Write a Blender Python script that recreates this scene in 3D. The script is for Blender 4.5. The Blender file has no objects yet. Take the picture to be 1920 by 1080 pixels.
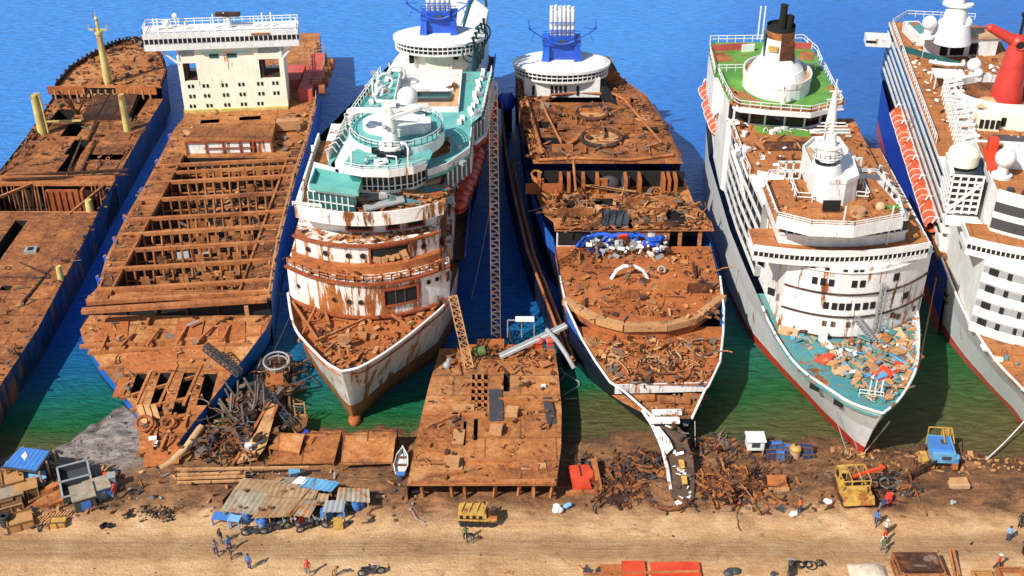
import bpy, math, random
from mathutils import Vector, Matrix
R=random.Random(7)
scene=bpy.context.scene
col=scene.collection
# ------------------------------------------------------------------ camera, sky, sun, exposure
H=90.0; PITCH=math.radians(32); F=2250.0
cam_d=bpy.data.cameras.new("camera"); cam=bpy.data.objects.new("camera",cam_d); col.objects.link(cam)
cam.location=(0,0,H); cam.rotation_euler=(math.radians(90)-PITCH,0,0)
cam_d.sensor_width=36; cam_d.lens=36*F/1920; cam_d.clip_end=6000; cam_d.clip_start=1
scene.camera=cam
SUN_AZ=math.atan2(-0.72,-0.70); SUN_EL=math.radians(44)
w=bpy.data.worlds.new("World"); scene.world=w; w.use_nodes=True
nt=w.node_tree; sky=nt.nodes.new("ShaderNodeTexSky"); sky.sky_type='NISHITA'; sky.sun_disc=False
sky.sun_elevation=SUN_EL; sky.sun_rotation=SUN_AZ; sky.dust_density=0.6
nt.links.new(sky.outputs[0],nt.nodes["Background"].inputs[0]); nt.nodes["Background"].inputs[1].default_value=0.10
sd=bpy.data.lights.new("sun",'SUN'); sd.energy=4.2; sd.angle=math.radians(0.5); sd.color=(1,0.965,0.90)
so=bpy.data.objects.new("sun",sd); col.objects.link(so)
to_sun=Vector((math.sin(SUN_AZ)*math.cos(SUN_EL),math.cos(SUN_AZ)*math.cos(SUN_EL),math.sin(SUN_EL)))
so.rotation_euler=(-to_sun).to_track_quat('-Z','Y').to_euler(); so.location=to_sun*400
scene.view_settings.view_transform='Standard'; scene.view_settings.look='None'
scene.view_settings.exposure=0.45; scene.view_settings.gamma=1

cp,sp=math.cos(PITCH),math.sin(PITCH)
def at(px,py,z=0.0):
    u=(px-960)/F; v=(py-540)/F
    dx,dy,dz=u,cp-v*sp,-sp-v*cp
    t=(z-H)/dz
    return Vector((dx*t,dy*t,z))
# ------------------------------------------------------------------ materials
def lin(r,g,b):
    f=lambda c:(c/255/12.92 if c<=10 else ((c/255+.055)/1.055)**2.4)
    return (f(r),f(g),f(b))
RUSTS=[lin(38,24,16),lin(88,48,24),lin(144,84,39),lin(178,110,55),lin(202,148,94)]
class NB:
    def __init__(s,name):
        s.m=bpy.data.materials.new(name); s.m.use_nodes=True; s.t=s.m.node_tree; s.n=s.t.nodes
        s.b=s.n["Principled BSDF"]; s.tc=s.n.new("ShaderNodeTexCoord")
    def new(s,t,**k):
        n=s.n.new(t)
        for a,v in k.items(): setattr(n,a,v)
        return n
    def l(s,a,b): s.t.links.new(a,b)
    def coord(s,sc=(1,1,1),loc=(0,0,0),src='Object'):
        mp=s.new("ShaderNodeMapping"); mp.inputs['Scale'].default_value=sc; mp.inputs['Location'].default_value=loc
        s.l(s.tc.outputs[src],mp.inputs[0]); return mp.outputs[0]
    def noise(s,scale,detail=4,vec=None,rough=.55,dist=0):
        n=s.new("ShaderNodeTexNoise"); n.inputs['Scale'].default_value=scale; n.inputs['Detail'].default_value=detail
        n.inputs['Roughness'].default_value=rough; n.inputs['Distortion'].default_value=dist
        s.l(vec if vec is not None else s.tc.outputs['Object'],n.inputs['Vector']); return n.outputs['Fac']
    def ramp(s,fac,stops,interp='LINEAR'):
        r=s.new("ShaderNodeValToRGB"); cr=r.color_ramp; cr.interpolation=interp
        while len(cr.elements)<len(stops): cr.elements.new(.5)
        for e,(p,c) in zip(cr.elements,stops):
            e.position=p; e.color=(c,c,c,1) if isinstance(c,(int,float)) else (*c,1)
        s.l(fac,r.inputs[0]); return r.outputs[0]
    def mix(s,fac,a,b,mode='MIX'):
        m=s.new("ShaderNodeMix",data_type='RGBA',blend_type=mode)
        for i,v in ((0,fac),(6,a),(7,b)):
            if hasattr(v,'is_linked') or hasattr(v,'links'): s.l(v,m.inputs[i])
            elif i==0: m.inputs[0].default_value=v
            else: m.inputs[i].default_value=(*v,1)
        return m.outputs[2]
    def math(s,op,a,b=0.0,c=None):
        m=s.new("ShaderNodeMath",operation=op)
        for i,v in enumerate((a,b) if c is None else (a,b,c)):
            if hasattr(v,'links'): s.l(v,m.inputs[i])
            else: m.inputs[i].default_value=v
        return m.outputs[0]
    def bump(s,h,st=.3,d=.1):
        b=s.new("ShaderNodeBump"); b.inputs['Strength'].default_value=st; b.inputs['Distance'].default_value=d
        s.l(h,b.inputs['Height']); s.l(b.outputs[0],s.b.inputs['Normal'])
    def done(s,c,rough=.7,metal=0.0):
        if hasattr(c,'links'): s.l(c,s.b.inputs['Base Color'])
        else: s.b.inputs['Base Color'].default_value=(*c,1)
        s.b.inputs['Roughness'].default_value=rough; s.b.inputs['Metallic'].default_value=metal
        return s.m
def rustcol(n,seed=0,shift=0.0):
    v=n.coord(loc=(seed*13.7,seed*7.1,seed*3.3))
    a=n.noise(.16,5,v,.6,.4); b=n.noise(1.6,6,v,.72); c=n.noise(.55,4,v,.6,1.5); e=n.noise(5.5,3,v,.6)
    f=n.math('ADD',n.math('MULTIPLY',a,.42),n.math('ADD',n.math('MULTIPLY',b,.32),n.math('ADD',n.math('MULTIPLY',c,.2),n.math('MULTIPLY',e,.13))))
    f=n.math('ADD',f,shift)
    return n.ramp(f,[(.36,RUSTS[0]),(.455,RUSTS[1]),(.54,RUSTS[2]),(.62,RUSTS[3]),(.73,RUSTS[4])])
def rust(name,seed=0,shift=0.0,seam=0.0,tint=None,tintf=.4,bump=.5):
    n=NB(name); c=rustcol(n,seed,shift)
    if tint: c=n.mix(tintf,c,tint)
    if seam:
        br=n.new("ShaderNodeTexBrick"); n.l(n.coord(),br.inputs['Vector'])
        br.inputs['Scale'].default_value=1/seam; br.inputs['Mortar Size'].default_value=.018; br.inputs['Brick Width'].default_value=1.6; br.inputs['Row Height'].default_value=.8
        br.inputs['Color1'].default_value=(1,1,1,1); br.inputs['Color2'].default_value=(.74,.74,.78,1); br.inputs['Mortar'].default_value=(.3,.26,.22,1)
        c=n.mix(.75,c,br.outputs[0],'MULTIPLY')
    sp_=n.ramp(n.noise(2.3,2),[(.63,1.0),(.70,.25)]); c=n.mix(.8,c,sp_,'MULTIPLY')
    bt=n.ramp(n.noise(.33,5,n.coord(loc=(seed*3.1,9,2)),.62,.6),[(.56,0.0),(.68,1.0)]); c=n.mix(n.math('MULTIPLY',bt,.55),c,lin(58,44,36))
    gp=n.ramp(n.noise(.4,5,n.coord(loc=(seed*7.7,31,5)),.65,.4),[(.64,0.0),(.70,1.0)]); c=n.mix(n.math('MULTIPLY',gp,.35),c,lin(176,158,136))
    n.bump(n.noise(2.2,5,None,.7),bump,.15)
    return n.done(c,.85)
def paint(name,c1,c2=None,rustiness=0.0,rough=.45,nscale=.4,streak=True,dirt=.25,seed=0,bands=None,stain=None,tilt=0.0):
    """painted steel: patchy colour, dirt, rust streaks running down; bands = [(z,colour)..] of hull colour, low to high"""
    n=NB(name)
    if bands:
        sx=n.new("ShaderNodeSeparateXYZ"); n.l(n.tc.outputs['Object'],sx.inputs[0])
        z=n.math('ADD',sx.outputs[2],n.math('MULTIPLY',n.math('SUBTRACT',n.noise(.8,3),.5),.35))
        if tilt: z=n.math('ADD',z,n.math('MULTIPLY',n.math('ADD',sx.outputs[1],8.0),tilt))
        c=bands[0][1]
        for zz,cc in bands[1:]: c=n.mix(n.math('GREATER_THAN',z,zz),c,cc)
        c=n.mix(n.math('MULTIPLY',n.noise(.25,4),.30),c,(.8,.8,.8),'MULTIPLY')
    else:
        c=n.mix(n.ramp(n.noise(nscale,5),[(.35,0.0),(.65,1.0)]),c1,c2 or tuple(x*.8 for x in c1))
    v=n.coord((1.1,1.1,.16),(seed*5.1,seed*3.7,0)) if streak else n.coord(loc=(seed,seed*2,0))
    if dirt:
        d=n.ramp(n.noise(1.4,4,v,.65),[(.4,0.0),(.75,1.0)])
        c=n.mix(n.math('MULTIPLY',d,dirt),c,stain or (.10,.075,.05))
    if rustiness:
        r=n.noise(.75,6,v,.7,.3); r2=n.noise(.13,3)
        r=n.math('ADD',n.math('MULTIPLY',r,.75),n.math('MULTIPLY',r2,.35))
        t=.70-.25*rustiness
        m=n.ramp(r,[(t,0.0),(t+.045,1.0)])
        c=n.mix(m,c,rustcol(n,seed,.03))
    c=n.mix(.5,c,n.ramp(n.noise(3.5,3),[(.35,.78),(.6,1.0)]),'MULTIPLY')
    return n.done(c,rough)
def plain(name,c,rough=.6,metal=0.0,var=.25,sc=.9):
    n=NB(name); k=n.mix(n.noise(sc,4),tuple(x*(1-var) for x in c),tuple(min(1,x*(1+var)) for x in c))
    return n.done(k,rough,metal)
M={}
M['rust']=rust('rust_deck',1,.0,4.5); M['rust2']=rust('rust_plate',4,.03,6.0); M['rust3']=rust('rust_tan',9,.075,5.0)
M['rustd']=rust('rust_dark',2,-.11); M['rustbar']=rust('rust_beam',3,.05,0,lin(176,106,62),.35); M['rustred']=rust('rust_red',5,0,0,lin(150,52,28),.5)
M['rustor']=rust('rust_orange',6,.02,0,lin(184,98,44),.45)
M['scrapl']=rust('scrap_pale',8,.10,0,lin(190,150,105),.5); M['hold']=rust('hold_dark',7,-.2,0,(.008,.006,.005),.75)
WH=lin(243,240,232)
M['soot']=rust('sooty_plate',12,-.06,0,lin(84,74,64),.65)
M['rooft']=paint('tan_tin',lin(178,146,110),lin(148,112,76),.4,.7,.7,False,.3,seed=4)
M['scrapm']=paint('weathered_grey_steel',lin(128,116,104),lin(96,84,74),.5,.6)
M['white']=paint('white_paint',WH,lin(225,224,218),0.16,.5,dirt=.24)
M['whiter']=paint('white_paint_rusting',WH,lin(226,218,205),.66,.5,dirt=.25,seed=2)
M['whitem']=paint('white_paint_spotted',WH,lin(230,226,218),.38,.5,dirt=.18,seed=3)
M['cream']=paint('cream_paint',lin(252,246,222),lin(244,236,206),.22,.5,dirt=.12,seed=5)
M['creamy']=paint('yellow_cream_paint',lin(222,200,120),lin(196,172,100),.3,.5,seed=6)
M['teal']=paint('teal_deck_paint',lin(112,184,174),lin(90,164,156),.2,.6,.3,False,.2,seed=1)
M['teald']=paint('teal_deck_worn',lin(60,140,150),lin(88,150,140),.5,.7,.5,False,.4,seed=4)
M['green']=paint('green_turf',lin(104,158,62),lin(76,130,50),.28,.9,.35,False,.15,seed=3)
M['tan']=paint('tan_deck',lin(206,170,128),lin(184,142,98),.15,.8,.4,False,.2,seed=7)
M['brown']=rust('brown_deck',11,.05,3.2,lin(190,118,62),.5)
M['glass']=plain('dark_glass',(.012,.016,.02),.12); M['tglass']=plain('teal_glass',lin(40,88,88),.15)
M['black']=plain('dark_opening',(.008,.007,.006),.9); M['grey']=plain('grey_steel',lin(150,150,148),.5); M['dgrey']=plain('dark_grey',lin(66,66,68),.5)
M['blue']=paint('blue_paint',lin(40,98,205),lin(30,76,180),.12,.4,dirt=.15); M['bblue']=paint('bright_blue_sheet',lin(110,172,208),lin(80,142,184),.1,.5,streak=False)
M['orange']=paint('orange_paint',lin(226,106,62),lin(204,84,44),.0,.45,streak=False,dirt=.25); M['orangered']=paint('lifeboat_red',lin(226,82,44),lin(206,62,32),0,.4,streak=False,dirt=.2)
M['red']=paint('red_paint',lin(220,66,52),lin(196,52,42),.10,.45,dirt=.28); M['salmon']=paint('salmon_deck',lin(206,96,84),lin(184,76,66),.3,.7,streak=False)
M['yellow']=paint('yellow_paint',lin(212,170,84),lin(186,140,62),.5,.5,1.2,streak=False,dirt=.4); M['roofg']=paint('grey_tin',lin(172,158,136),lin(140,122,98),.45,.6,.8,False,.3,seed=8)
M['wood']=plain('weathered_wood',lin(176,128,76),.85,0,.4); M['woodd']=plain('dark_wood',lin(110,74,44),.85,0,.4); M['tarp']=plain('tarpaulin',lin(200,182,158),.7,0,.2)
M['rubber']=plain('black_rubber',(.015,.015,.015),.7); M['skin']=plain('skin',lin(140,92,66),.6); M['hair']=plain('hair',(.012,.01,.008),.6)
for k,c in dict(cl_blue=(62,116,182),cl_navy=(40,58,98),cl_red=(205,58,42),cl_white=(222,214,200),cl_grey=(120,120,122),cl_orange=(222,110,40),cl_green=(90,110,60),cl_black=(28,28,32),cl_lblue=(120,168,208),cl_tan=(170,130,90)).items():
    M[k]=plain(k,lin(*c),.85)
M['hull1']=paint('hull_blue_black',lin(26,40,66),None,.42,.5,bands=[(-9,lin(60,34,26)),(.6,lin(20,32,56)),(2.5,lin(24,42,80))],dirt=.45,seed=2,stain=lin(120,128,140))
M['hull2']=paint('hull_blue',lin(28,72,160),None,.18,.45,bands=[(-9,lin(24,44,90)),(.8,lin(40,108,196)),(5,lin(48,120,212))],dirt=.25,seed=4,stain=lin(20,36,70))
M['hull3']=paint('hull_white_rusty',WH,None,.46,.5,bands=[(-9,lin(110,70,30)),(.9,lin(150,96,50)),(3.0,lin(208,202,190))],dirt=.4,seed=6)
M['hull4']=paint('hull_blue_worn_shaded',lin(28,72,170),None,.22,.5,bands=[(-9,lin(16,20,32)),(3.6,lin(22,34,66)),(5.6,lin(46,112,208))],dirt=.3,seed=1,stain=lin(18,30,60))  # dark low bands put the shade of the hull side into the colour
M['hull5']=paint('hull_white_red_foot',WH,None,.16,.4,bands=[(-9,lin(196,44,36)),(2.0,lin(222,220,214))],dirt=.22,seed=8,tilt=.03)
M['hull6']=paint('hull_blue_red_foot',WH,None,.05,.4,bands=[(-9,lin(198,84,76)),(2.4,lin(24,62,176))],dirt=.15,seed=9,stain=(.02,.02,.05))
M['hull6w']=paint('hull_white_bow',WH,None,.10,.4,bands=[(-9,lin(196,80,72)),(1.2,lin(226,228,226))],dirt=.15,seed=3)
# ------------------------------------------------------------------ mesh builder
class MB:
    def __init__(s): s.v=[]; s.f=[]; s.k=[]; s.starts=[]; s.sm=[]; s.mi=0; s.smooth=False
    def add(s,vs,fs,sm=None):
        o=len(s.v); s.starts.append(o); s.v+= [tuple(p) for p in vs]
        for f in fs: s.f.append([i+o for i in f]); s.k.append(s.mi); s.sm.append(s.smooth if sm is None else sm)
    def poly(s,pts): s.add(pts,[list(range(len(pts)))])
    def frame(s,c,X,Y,Z):
        c,X,Y,Z=Vector(c),Vector(X),Vector(Y),Vector(Z)
        vs=[c+X*a+Y*b+Z*d for d in (-1,1) for b in (-1,1) for a in (-1,1)]
        s.add(vs,[(0,2,3,1),(4,5,7,6),(0,1,5,4),(2,6,7,3),(0,4,6,2),(1,3,7,5)])
    def box(s,x0,x1,y0,y1,z0,z1): s.frame(((x0+x1)/2,(y0+y1)/2,(z0+z1)/2),((x1-x0)/2,0,0),(0,(y1-y0)/2,0),(0,0,(z1-z0)/2))
    def obox(s,c,sx,sy,sz,rz=0,tilt=0,roll=0):
        m=Matrix.Rotation(rz,3,'Z')@Matrix.Rotation(tilt,3,'X')@Matrix.Rotation(roll,3,'Y')
        s.frame(c,m@Vector((sx/2,0,0)),m@Vector((0,sy/2,0)),m@Vector((0,0,sz/2)))
    def bar(s,p,q,wd,h=None,up=(0,0,1)):
        p,q=Vector(p),Vector(q); d=q-p
        if d.length<1e-5: return
        X=d.cross(Vector(up))
        if X.length<1e-4: X=d.cross(Vector((0,1,0)))
        X.normalize(); Z=X.cross(d).normalized()
        s.frame((p+q)/2,X*wd/2,d/2,Z*(h or wd)/2)
    def ringpts(s,c,d,r,n):
        d=Vector(d).normalized(); X=d.cross(Vector((0,0,1)))
        if X.length<1e-3: X=Vector((1,0,0))
        X.normalize(); Y=X.cross(d)
        return [Vector(c)+X*r*math.cos(6.28319*i/n)+Y*r*math.sin(6.28319*i/n) for i in range(n)]
    def cone(s,p,q,r0,r1,n=10,cap=True):
        p,q=Vector(p),Vector(q); a=s.ringpts(p,q-p,r0,n); b=s.ringpts(q,q-p,r1,n)
        s.add(a+b,[(i,(i+1)%n,n+(i+1)%n,n+i) for i in range(n)],True)
        if cap: s.add(a,[list(range(n))[::-1]],False); s.add(b,[list(range(n))],False)
    def cyl(s,p,q,r,n=10,cap=True): s.cone(p,q,r,r,n,cap)
    def tube(s,pts,r,n=5):
        pts=[Vector(p) for p in pts]; rings=[]
        for i,p in enumerate(pts):
            d=pts[min(i+1,len(pts)-1)]-pts[max(i-1,0)]
            rings.append(s.ringpts(p,d,r,n))
        vs=[v for g in rings for v in g]; fs=[]
        for k in range(len(pts)-1):
            for i in range(n): fs.append((k*n+i,k*n+(i+1)%n,(k+1)*n+(i+1)%n,(k+1)*n+i))
        s.add(vs,fs,True)
    def sphere(s,c,r,sc=(1,1,1),n=14,m=8):
        c=Vector(c); vs=[];fs=[]
        for j in range(m+1):
            t=math.pi*j/m
            for i in range(n):
                a=6.28319*i/n; vs.append(c+Vector((r*sc[0]*math.sin(t)*math.cos(a),r*sc[1]*math.sin(t)*math.sin(a),r*sc[2]*math.cos(t))))
        for j in range(m):
            for i in range(n): fs.append((j*n+i,(j+1)*n+i,(j+1)*n+(i+1)%n,j*n+(i+1)%n))
        s.add(vs,fs,True)
    def torus(s,c,Rr,r,tilt=0,rz=0,n=16,m=6,arc=6.28319):
        mt=Matrix.Rotation(rz,3,'Z')@Matrix.Rotation(tilt,3,'X')
        k=n if arc>6.2 else n+1
        s.tube([Vector(c)+mt@Vector((Rr*math.cos(arc*i/n),Rr*math.sin(arc*i/n),0)) for i in range(n+1)],r,m)
    def prism(s,o,z0,z1,cap=True,o2=None):
        n=len(o); o2=o2 or o
        vs=[(p[0],p[1],z0) for p in o]+[(p[0],p[1],z1) for p in o2]
        s.add(vs,[(i,(i+1)%n,n+(i+1)%n,n+i) for i in range(n)])
        if cap: s.add(vs,[list(range(n,2*n)),list(range(n))[::-1]])
    def ellprism(s,c,rx,ry,z0,z1,n=40,rx2=None,ry2=None,cap=True):
        e=lambda a,b:[(c[0]+a*math.cos(6.28319*i/n),c[1]+b*math.sin(6.28319*i/n)) for i in range(n)]
        s.prism(e(rx,ry),z0,z1,cap,e(rx2 or rx,ry2 or ry))
    def strip(s,a,b):
        n=len(a); s.add(list(a)+list(b),[(i,i+1,n+i+1,n+i) for i in range(n-1)])
    def wall(s,pts,z0,z1,t=.12):
        for p,q in zip(pts,pts[1:]): s.bar((p[0],p[1],(z0+z1)/2),(q[0],q[1],(z0+z1)/2),t,z1-z0)
    def rail(s,pts,h=1.0,sp=1.6,r=.07):
        pts=[Vector(p) for p in pts]
        for p,q in zip(pts,pts[1:]):
            L=(q-p).length; n=max(1,int(L/sp))
            for k in range(n+1):
                c=p.lerp(q,k/n); s.bar(c,c+Vector((0,0,h)),r)
            for hh in (h,h*.55): s.bar(p+Vector((0,0,hh)),q+Vector((0,0,hh)),r)
    def lattice(s,p,q,wd,n,r=.09,side=None,w2=None):
        p,q=Vector(p),Vector(q); d=(q-p).normalized(); X=Vector(side) if side else d.cross(Vector((0,0,1)))
        if X.length<.1: X=Vector((1,0,0))
        X=(X-d*X.dot(d)).normalized(); Y=X.cross(d)
        w2=w2 or wd
        C=[(-1,-1),(1,-1),(1,1),(-1,1)]
        pt=lambda k,c:p.lerp(q,k/n)+(X*c[0]+Y*c[1])*(wd+(w2-wd)*k/n)/2
        for c in C: s.bar(pt(0,c),pt(n,c),r*1.5)
        for k in range(n+1):
            for i in range(4):
                s.bar(pt(k,C[i]),pt(k,C[(i+1)%4]),r)
                if k<n: s.bar(pt(k,C[i]),pt(k+1,C[(i+1)%4]),r)
    def mesh(s,name,mats,off=(0,0,0)):
        me=bpy.data.meshes.new(name)
        me.from_pydata([(a-off[0],b-off[1],c-off[2]) for a,b,c in s.v],[],s.f)
        for m in (mats if isinstance(mats,(list,tuple)) else [mats]): me.materials.append(M[m])
        me.polygons.foreach_set('material_index',s.k); me.polygons.foreach_set('use_smooth',s.sm); me.update()
        return me
    def build(s,name,mats,root=None,parent=None,off=None):
        """root: thing whose position the author coordinates are measured from; parent: a part when this is a sub-part"""
        if off is None: off=tuple(root.location) if root is not None else (0,0,0)
        ob=bpy.data.objects.new(name,s.mesh(name,mats,off)); col.objects.link(ob)
        ob.parent=parent or root
        return ob
def each(mb,name,mats,root,parent=None):
    """every added piece becomes a part of its own"""
    out=[]; i=0; starts=mb.starts+[len(mb.v)]
    fi=0
    for a,b in zip(starts,starts[1:]):
        if b<=a: continue
        m=MB(); m.v=mb.v[a:b]
        while fi<len(mb.f) and mb.f[fi] and mb.f[fi][0]<b:
            m.f.append([q-a for q in mb.f[fi]]); m.k.append(mb.k[fi]); m.sm.append(mb.sm[fi]); fi+=1
        out.append(m.build(name,mats,root,parent))
    return out
def tag(o,label,cat=None,group=None,kind=None):
    o['label']=label
    if cat: o['category']=cat
    if group: o['group']=group
    if kind: o['kind']=kind
    return o
def thing(name,label,cat,loc,rz=0,group=None):
    o=bpy.data.objects.new(name,None); o.empty_display_size=.5; col.objects.link(o); o.location=loc; o.rotation_euler=(0,0,rz)
    return tag(o,label,cat,group)
def solo(name,mb,mats,label,cat,loc=None,group=None,kind=None):
    """one-mesh thing; author coordinates are world, origin moved to loc"""
    loc=loc or mb.v[0]; o=mb.build(name,mats,off=tuple(loc)); o.location=loc
    return tag(o,label,cat,group,kind)
def copytree(o,loc,rz,label,parent=None):
    c=o.copy(); col.objects.link(c); c.location=loc; c.rotation_euler=(0,0,rz)
    if label: c['label']=label
    for ch in o.children:
        d=ch.copy(); col.objects.link(d); d.parent=c
        for g in ch.children:
            e=g.copy(); col.objects.link(e); e.parent=d
    return c
_wc={}
def win(root,p,ang,wd,h,mat='glass',name='window',frame='white'):
    """one window: recessed-looking pane in a proud frame, facing local -Y turned by ang"""
    k=(round(wd,2),round(h,2),mat,name,frame)
    if k not in _wc:
        b=MB(); b.mi=0; b.box(-wd/2,wd/2,-.06,.1,-h/2,h/2)
        b.mi=1
        if frame:
            t=.1
            b.box(-wd/2-t,wd/2+t,-.12,.05,h/2,h/2+t); b.box(-wd/2-t,wd/2+t,-.12,.05,-h/2-t,-h/2)
            b.box(-wd/2-t,-wd/2,-.12,.05,-h/2,h/2); b.box(wd/2,wd/2+t,-.12,.05,-h/2,h/2)
        _wc[k]=b.mesh(name,[mat,frame or mat])
    o=bpy.data.objects.new(name,_wc[k]); col.objects.link(o); o.parent=root
    o.location=Vector(p)-Vector(root.location); o.rotation_euler=(0,0,ang)
    return o
def port(root,p,ang,r=.28):
    k=('port',r)
    if k not in _wc:
        b=MB(); b.mi=0; b.cyl((0,-.06,0),(0,.1,0),r,12); b.mi=1; b.torus((0,-.05,0),r,.06,math.pi/2,0,12,5); _wc[k]=b.mesh('porthole',['black','rustd'])
    o=bpy.data.objects.new('porthole',_wc[k]); col.objects.link(o); o.parent=root
    o.location=Vector(p)-Vector(root.location); o.rotation_euler=(0,0,ang); return o
def lerp_list(pts,y,i=0):
    """value of coordinate i at station y in a list of points sorted by y"""
    if y<=pts[0][1]: return pts[0][i]
    for a,b in zip(pts,pts[1:]):
        if y<=b[1]:
            t=(y-a[1])/max(1e-6,b[1]-a[1]); return a[i]+(b[i]-a[i])*t
    return pts[-1][i]
def arc3(l,m,r,n=18):
    x0,x1,x2=l[0],m[0],r[0]
    def f(x): return l[1]*(x-x1)*(x-x2)/((x0-x1)*(x0-x2))+m[1]*(x-x0)*(x-x2)/((x1-x0)*(x1-x2))+r[1]*(x-x0)*(x-x1)/((x2-x0)*(x2-x1))
    return f,[(x0+(x2-x0)*i/n,f(x0+(x2-x0)*i/n)) for i in range(n+1)]
def deck(mb,L,Rr,ya,yb,z,holes=(),depth=3,thick=.25,hm=1,inset=0):
    """plated deck between edge lists L and R from station ya to yb, with real rectangular holes (x0,x1,y0,y1) that have walls going down"""
    zf=z if callable(z) else (lambda y:z)
    ys=sorted(set([ya,yb]+[p[1] for p in list(L)+list(Rr) if ya<p[1]<yb]+[y for h in holes for y in h[2:4] if ya<y<yb]))
    for a,b in zip(ys,ys[1:]):
        if b-a<1e-4: continue
        mid=(a+b)/2; act=sorted([h for h in holes if h[2]<mid<h[3]],key=lambda h:h[0])
        cuts=[(lerp_list(L,a)+inset,lerp_list(L,b)+inset)]
        for h in act: cuts+= [(h[0],h[0]),(h[1],h[1])]
        cuts.append((lerp_list(Rr,a)-inset,lerp_list(Rr,b)-inset))
        for i in range(0,len(cuts),2):
            p,q=cuts[i],cuts[i+1]
            if q[0]-p[0]<.02 and q[1]-p[1]<.02: continue
            mb.poly([(p[0],a,zf(a)),(q[0],a,zf(a)),(q[1],b,zf(b)),(p[1],b,zf(b))])
    o=mb.mi; mb.mi=hm
    for x0,x1,y0,y1 in [h[:4] for h in holes]:
        c=[(x0,y0),(x1,y0),(x1,y1),(x0,y1)]
        for p,q in zip(c,c[1:]+c[:1]): mb.poly([(p[0],p[1],zf(p[1])),(q[0],q[1],zf(q[1])),(q[0],q[1],zf(q[1])-depth),(p[0],p[1],zf(p[1])-depth)])
        mb.poly([(p[0],p[1],zf(p[1])-depth) for p in c])
    mb.mi=o
def spline(pts,n=4):
    out=[]; P=[Vector(p) for p in pts]
    for i in range(len(P)-1):
        a,b,c,d=P[max(i-1,0)],P[i],P[i+1],P[min(i+2,len(P)-1)]
        for k in range(n):
            t=k/n; out.append(tuple(.5*((2*b)+(c-a)*t+(2*a-5*b+4*c-d)*t*t+(3*b-a-3*c+d)*t**3)))
    out.append(tuple(P[-1])); return out
def hullsides(mb,L,Rr,foot=None,zb=-2.0,kb=.93,fl=22.0,close=True,k0=.30):
    """hull shell below the deck edge; foot=(x,y): where the stem meets the ground, the sides flare from there"""
    sm0=mb.smooth; mb.smooth=True
    y0=L[0][1]; xc=lambda y:(lerp_list(L,y)+lerp_list(Rr,y))/2
    for E in (L,Rr):
        rings=[]
        for p in E:
            x,y,z=p; t=min(1,max(0,(y-y0)/fl)); t2=t*t*(3-2*t)
            k=kb if not foot else (k0+(kb-k0)*t2)
            yb=y if not foot else y+(foot[1]-y0)*(1-t)**1.5
            c=xc(y); c2=c if not foot else c*t+foot[0]*(1-t)
            col_=[]
            for u in (0,.35,.7,1):
                zz=z+(zb-z)*u; uu=u**.8
                col_.append((x+(c2+(x-c)*k-x)*uu,y+(yb-y)*uu,zz))
            rings.append(col_)
        for u in range(3): mb.strip([r[u] for r in rings],[r[u+1] for r in rings])
    mb.smooth=sm0
    if close:
        a,b=L[-1],Rr[-1]; mb.poly([a,b,(b[0],b[1],zb),(a[0],a[1],zb)])
def scrap(mb,sampler,n,s0=.5,s1=1.8,kinds='pbtrcxx',nm=3,lift=.25):
    """n cut pieces of steel: plates, beams, pipes, rings, curled strips"""
    for _ in range(n):
        x,y,z=sampler(); S=s0+(s1-s0)*R.random()**1.7; a=R.uniform(0,6.28); k=R.choice(kinds); mb.mi=R.randrange(nm); z+=R.uniform(0,lift)
        if R.random()<.05:
            q=Vector((x,y,z+.15)); d=Vector((math.cos(a),math.sin(a),0)); P=[q]
            for _i in range(7): P.append(P[-1]+d*S*.6+Vector((0,0,R.uniform(-.03,.03)))); d=(d+Vector((R.uniform(-.5,.5),R.uniform(-.5,.5),0))).normalized()
            mb.tube(P,R.uniform(.04,.09),5)
        elif k=='p': mb.obox((x,y,z+.1),S,S*R.uniform(.4,.9),.08,a,R.uniform(-.5,.5),R.uniform(-.5,.5))
        elif k=='x': mb.obox((x,y,z+S*.12),S*R.uniform(.5,1),S*R.uniform(.3,.6),S*R.uniform(.15,.45),a,R.uniform(-.2,.2),R.uniform(-.2,.2))
        elif k=='b':
            d=Vector((math.cos(a),math.sin(a),R.uniform(-.1,.35)))*S*1.5; mb.bar(Vector((x,y,z+.1)),Vector((x,y,z+.15))+d,R.uniform(.1,.28),R.uniform(.1,.3))
        elif k=='t':
            pts=[Vector((x,y,z))]; d=Vector((math.cos(a),math.sin(a),.3))
            for _i in range(4):
                pts.append(pts[-1]+d*S*.4); d=(d+Vector((R.uniform(-.7,.7),R.uniform(-.7,.7),R.uniform(-.5,.25)))).normalized()
            mb.tube(pts,R.uniform(.05,.14),5)
        elif k=='r': mb.torus((x,y,z+.15),S*.35,S*.08,R.uniform(0,1.2),a,10,5)
        elif k=='c':
            pts=[]; 
            for i in range(6):
                t=i/5*R.uniform(1.5,3); pts.append((x+math.cos(a)*math.sin(t)*S*.5,y+math.sin(a)*math.sin(t)*S*.5,z+(1-math.cos(t))*S*.3))
            wv=Vector((-math.sin(a),math.cos(a),0))*S*.35
            mb.strip(pts,[tuple(Vector(p)+wv) for p in pts])
def area(px,z,jit=0):
    """sampler over a polygon given as ground points at height z (number or function of x,y)"""
    xs=[p[0] for p in px]; ys=[p[1] for p in px]
    def ins(x,y):
        c=False; j=len(px)-1
        for i in range(len(px)):
            if (px[i][1]>y)!=(px[j][1]>y) and x<(px[j][0]-px[i][0])*(y-px[i][1])/(px[j][1]-px[i][1])+px[i][0]: c=not c
            j=i
        return c
    def f():
        for _ in range(200):
            x,y=R.uniform(min(xs),max(xs)),R.uniform(min(ys),max(ys))
            if ins(x,y): return x,y,(z(x,y) if callable(z) else z)
        return x,y,(z(x,y) if callable(z) else z)
    return f
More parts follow.
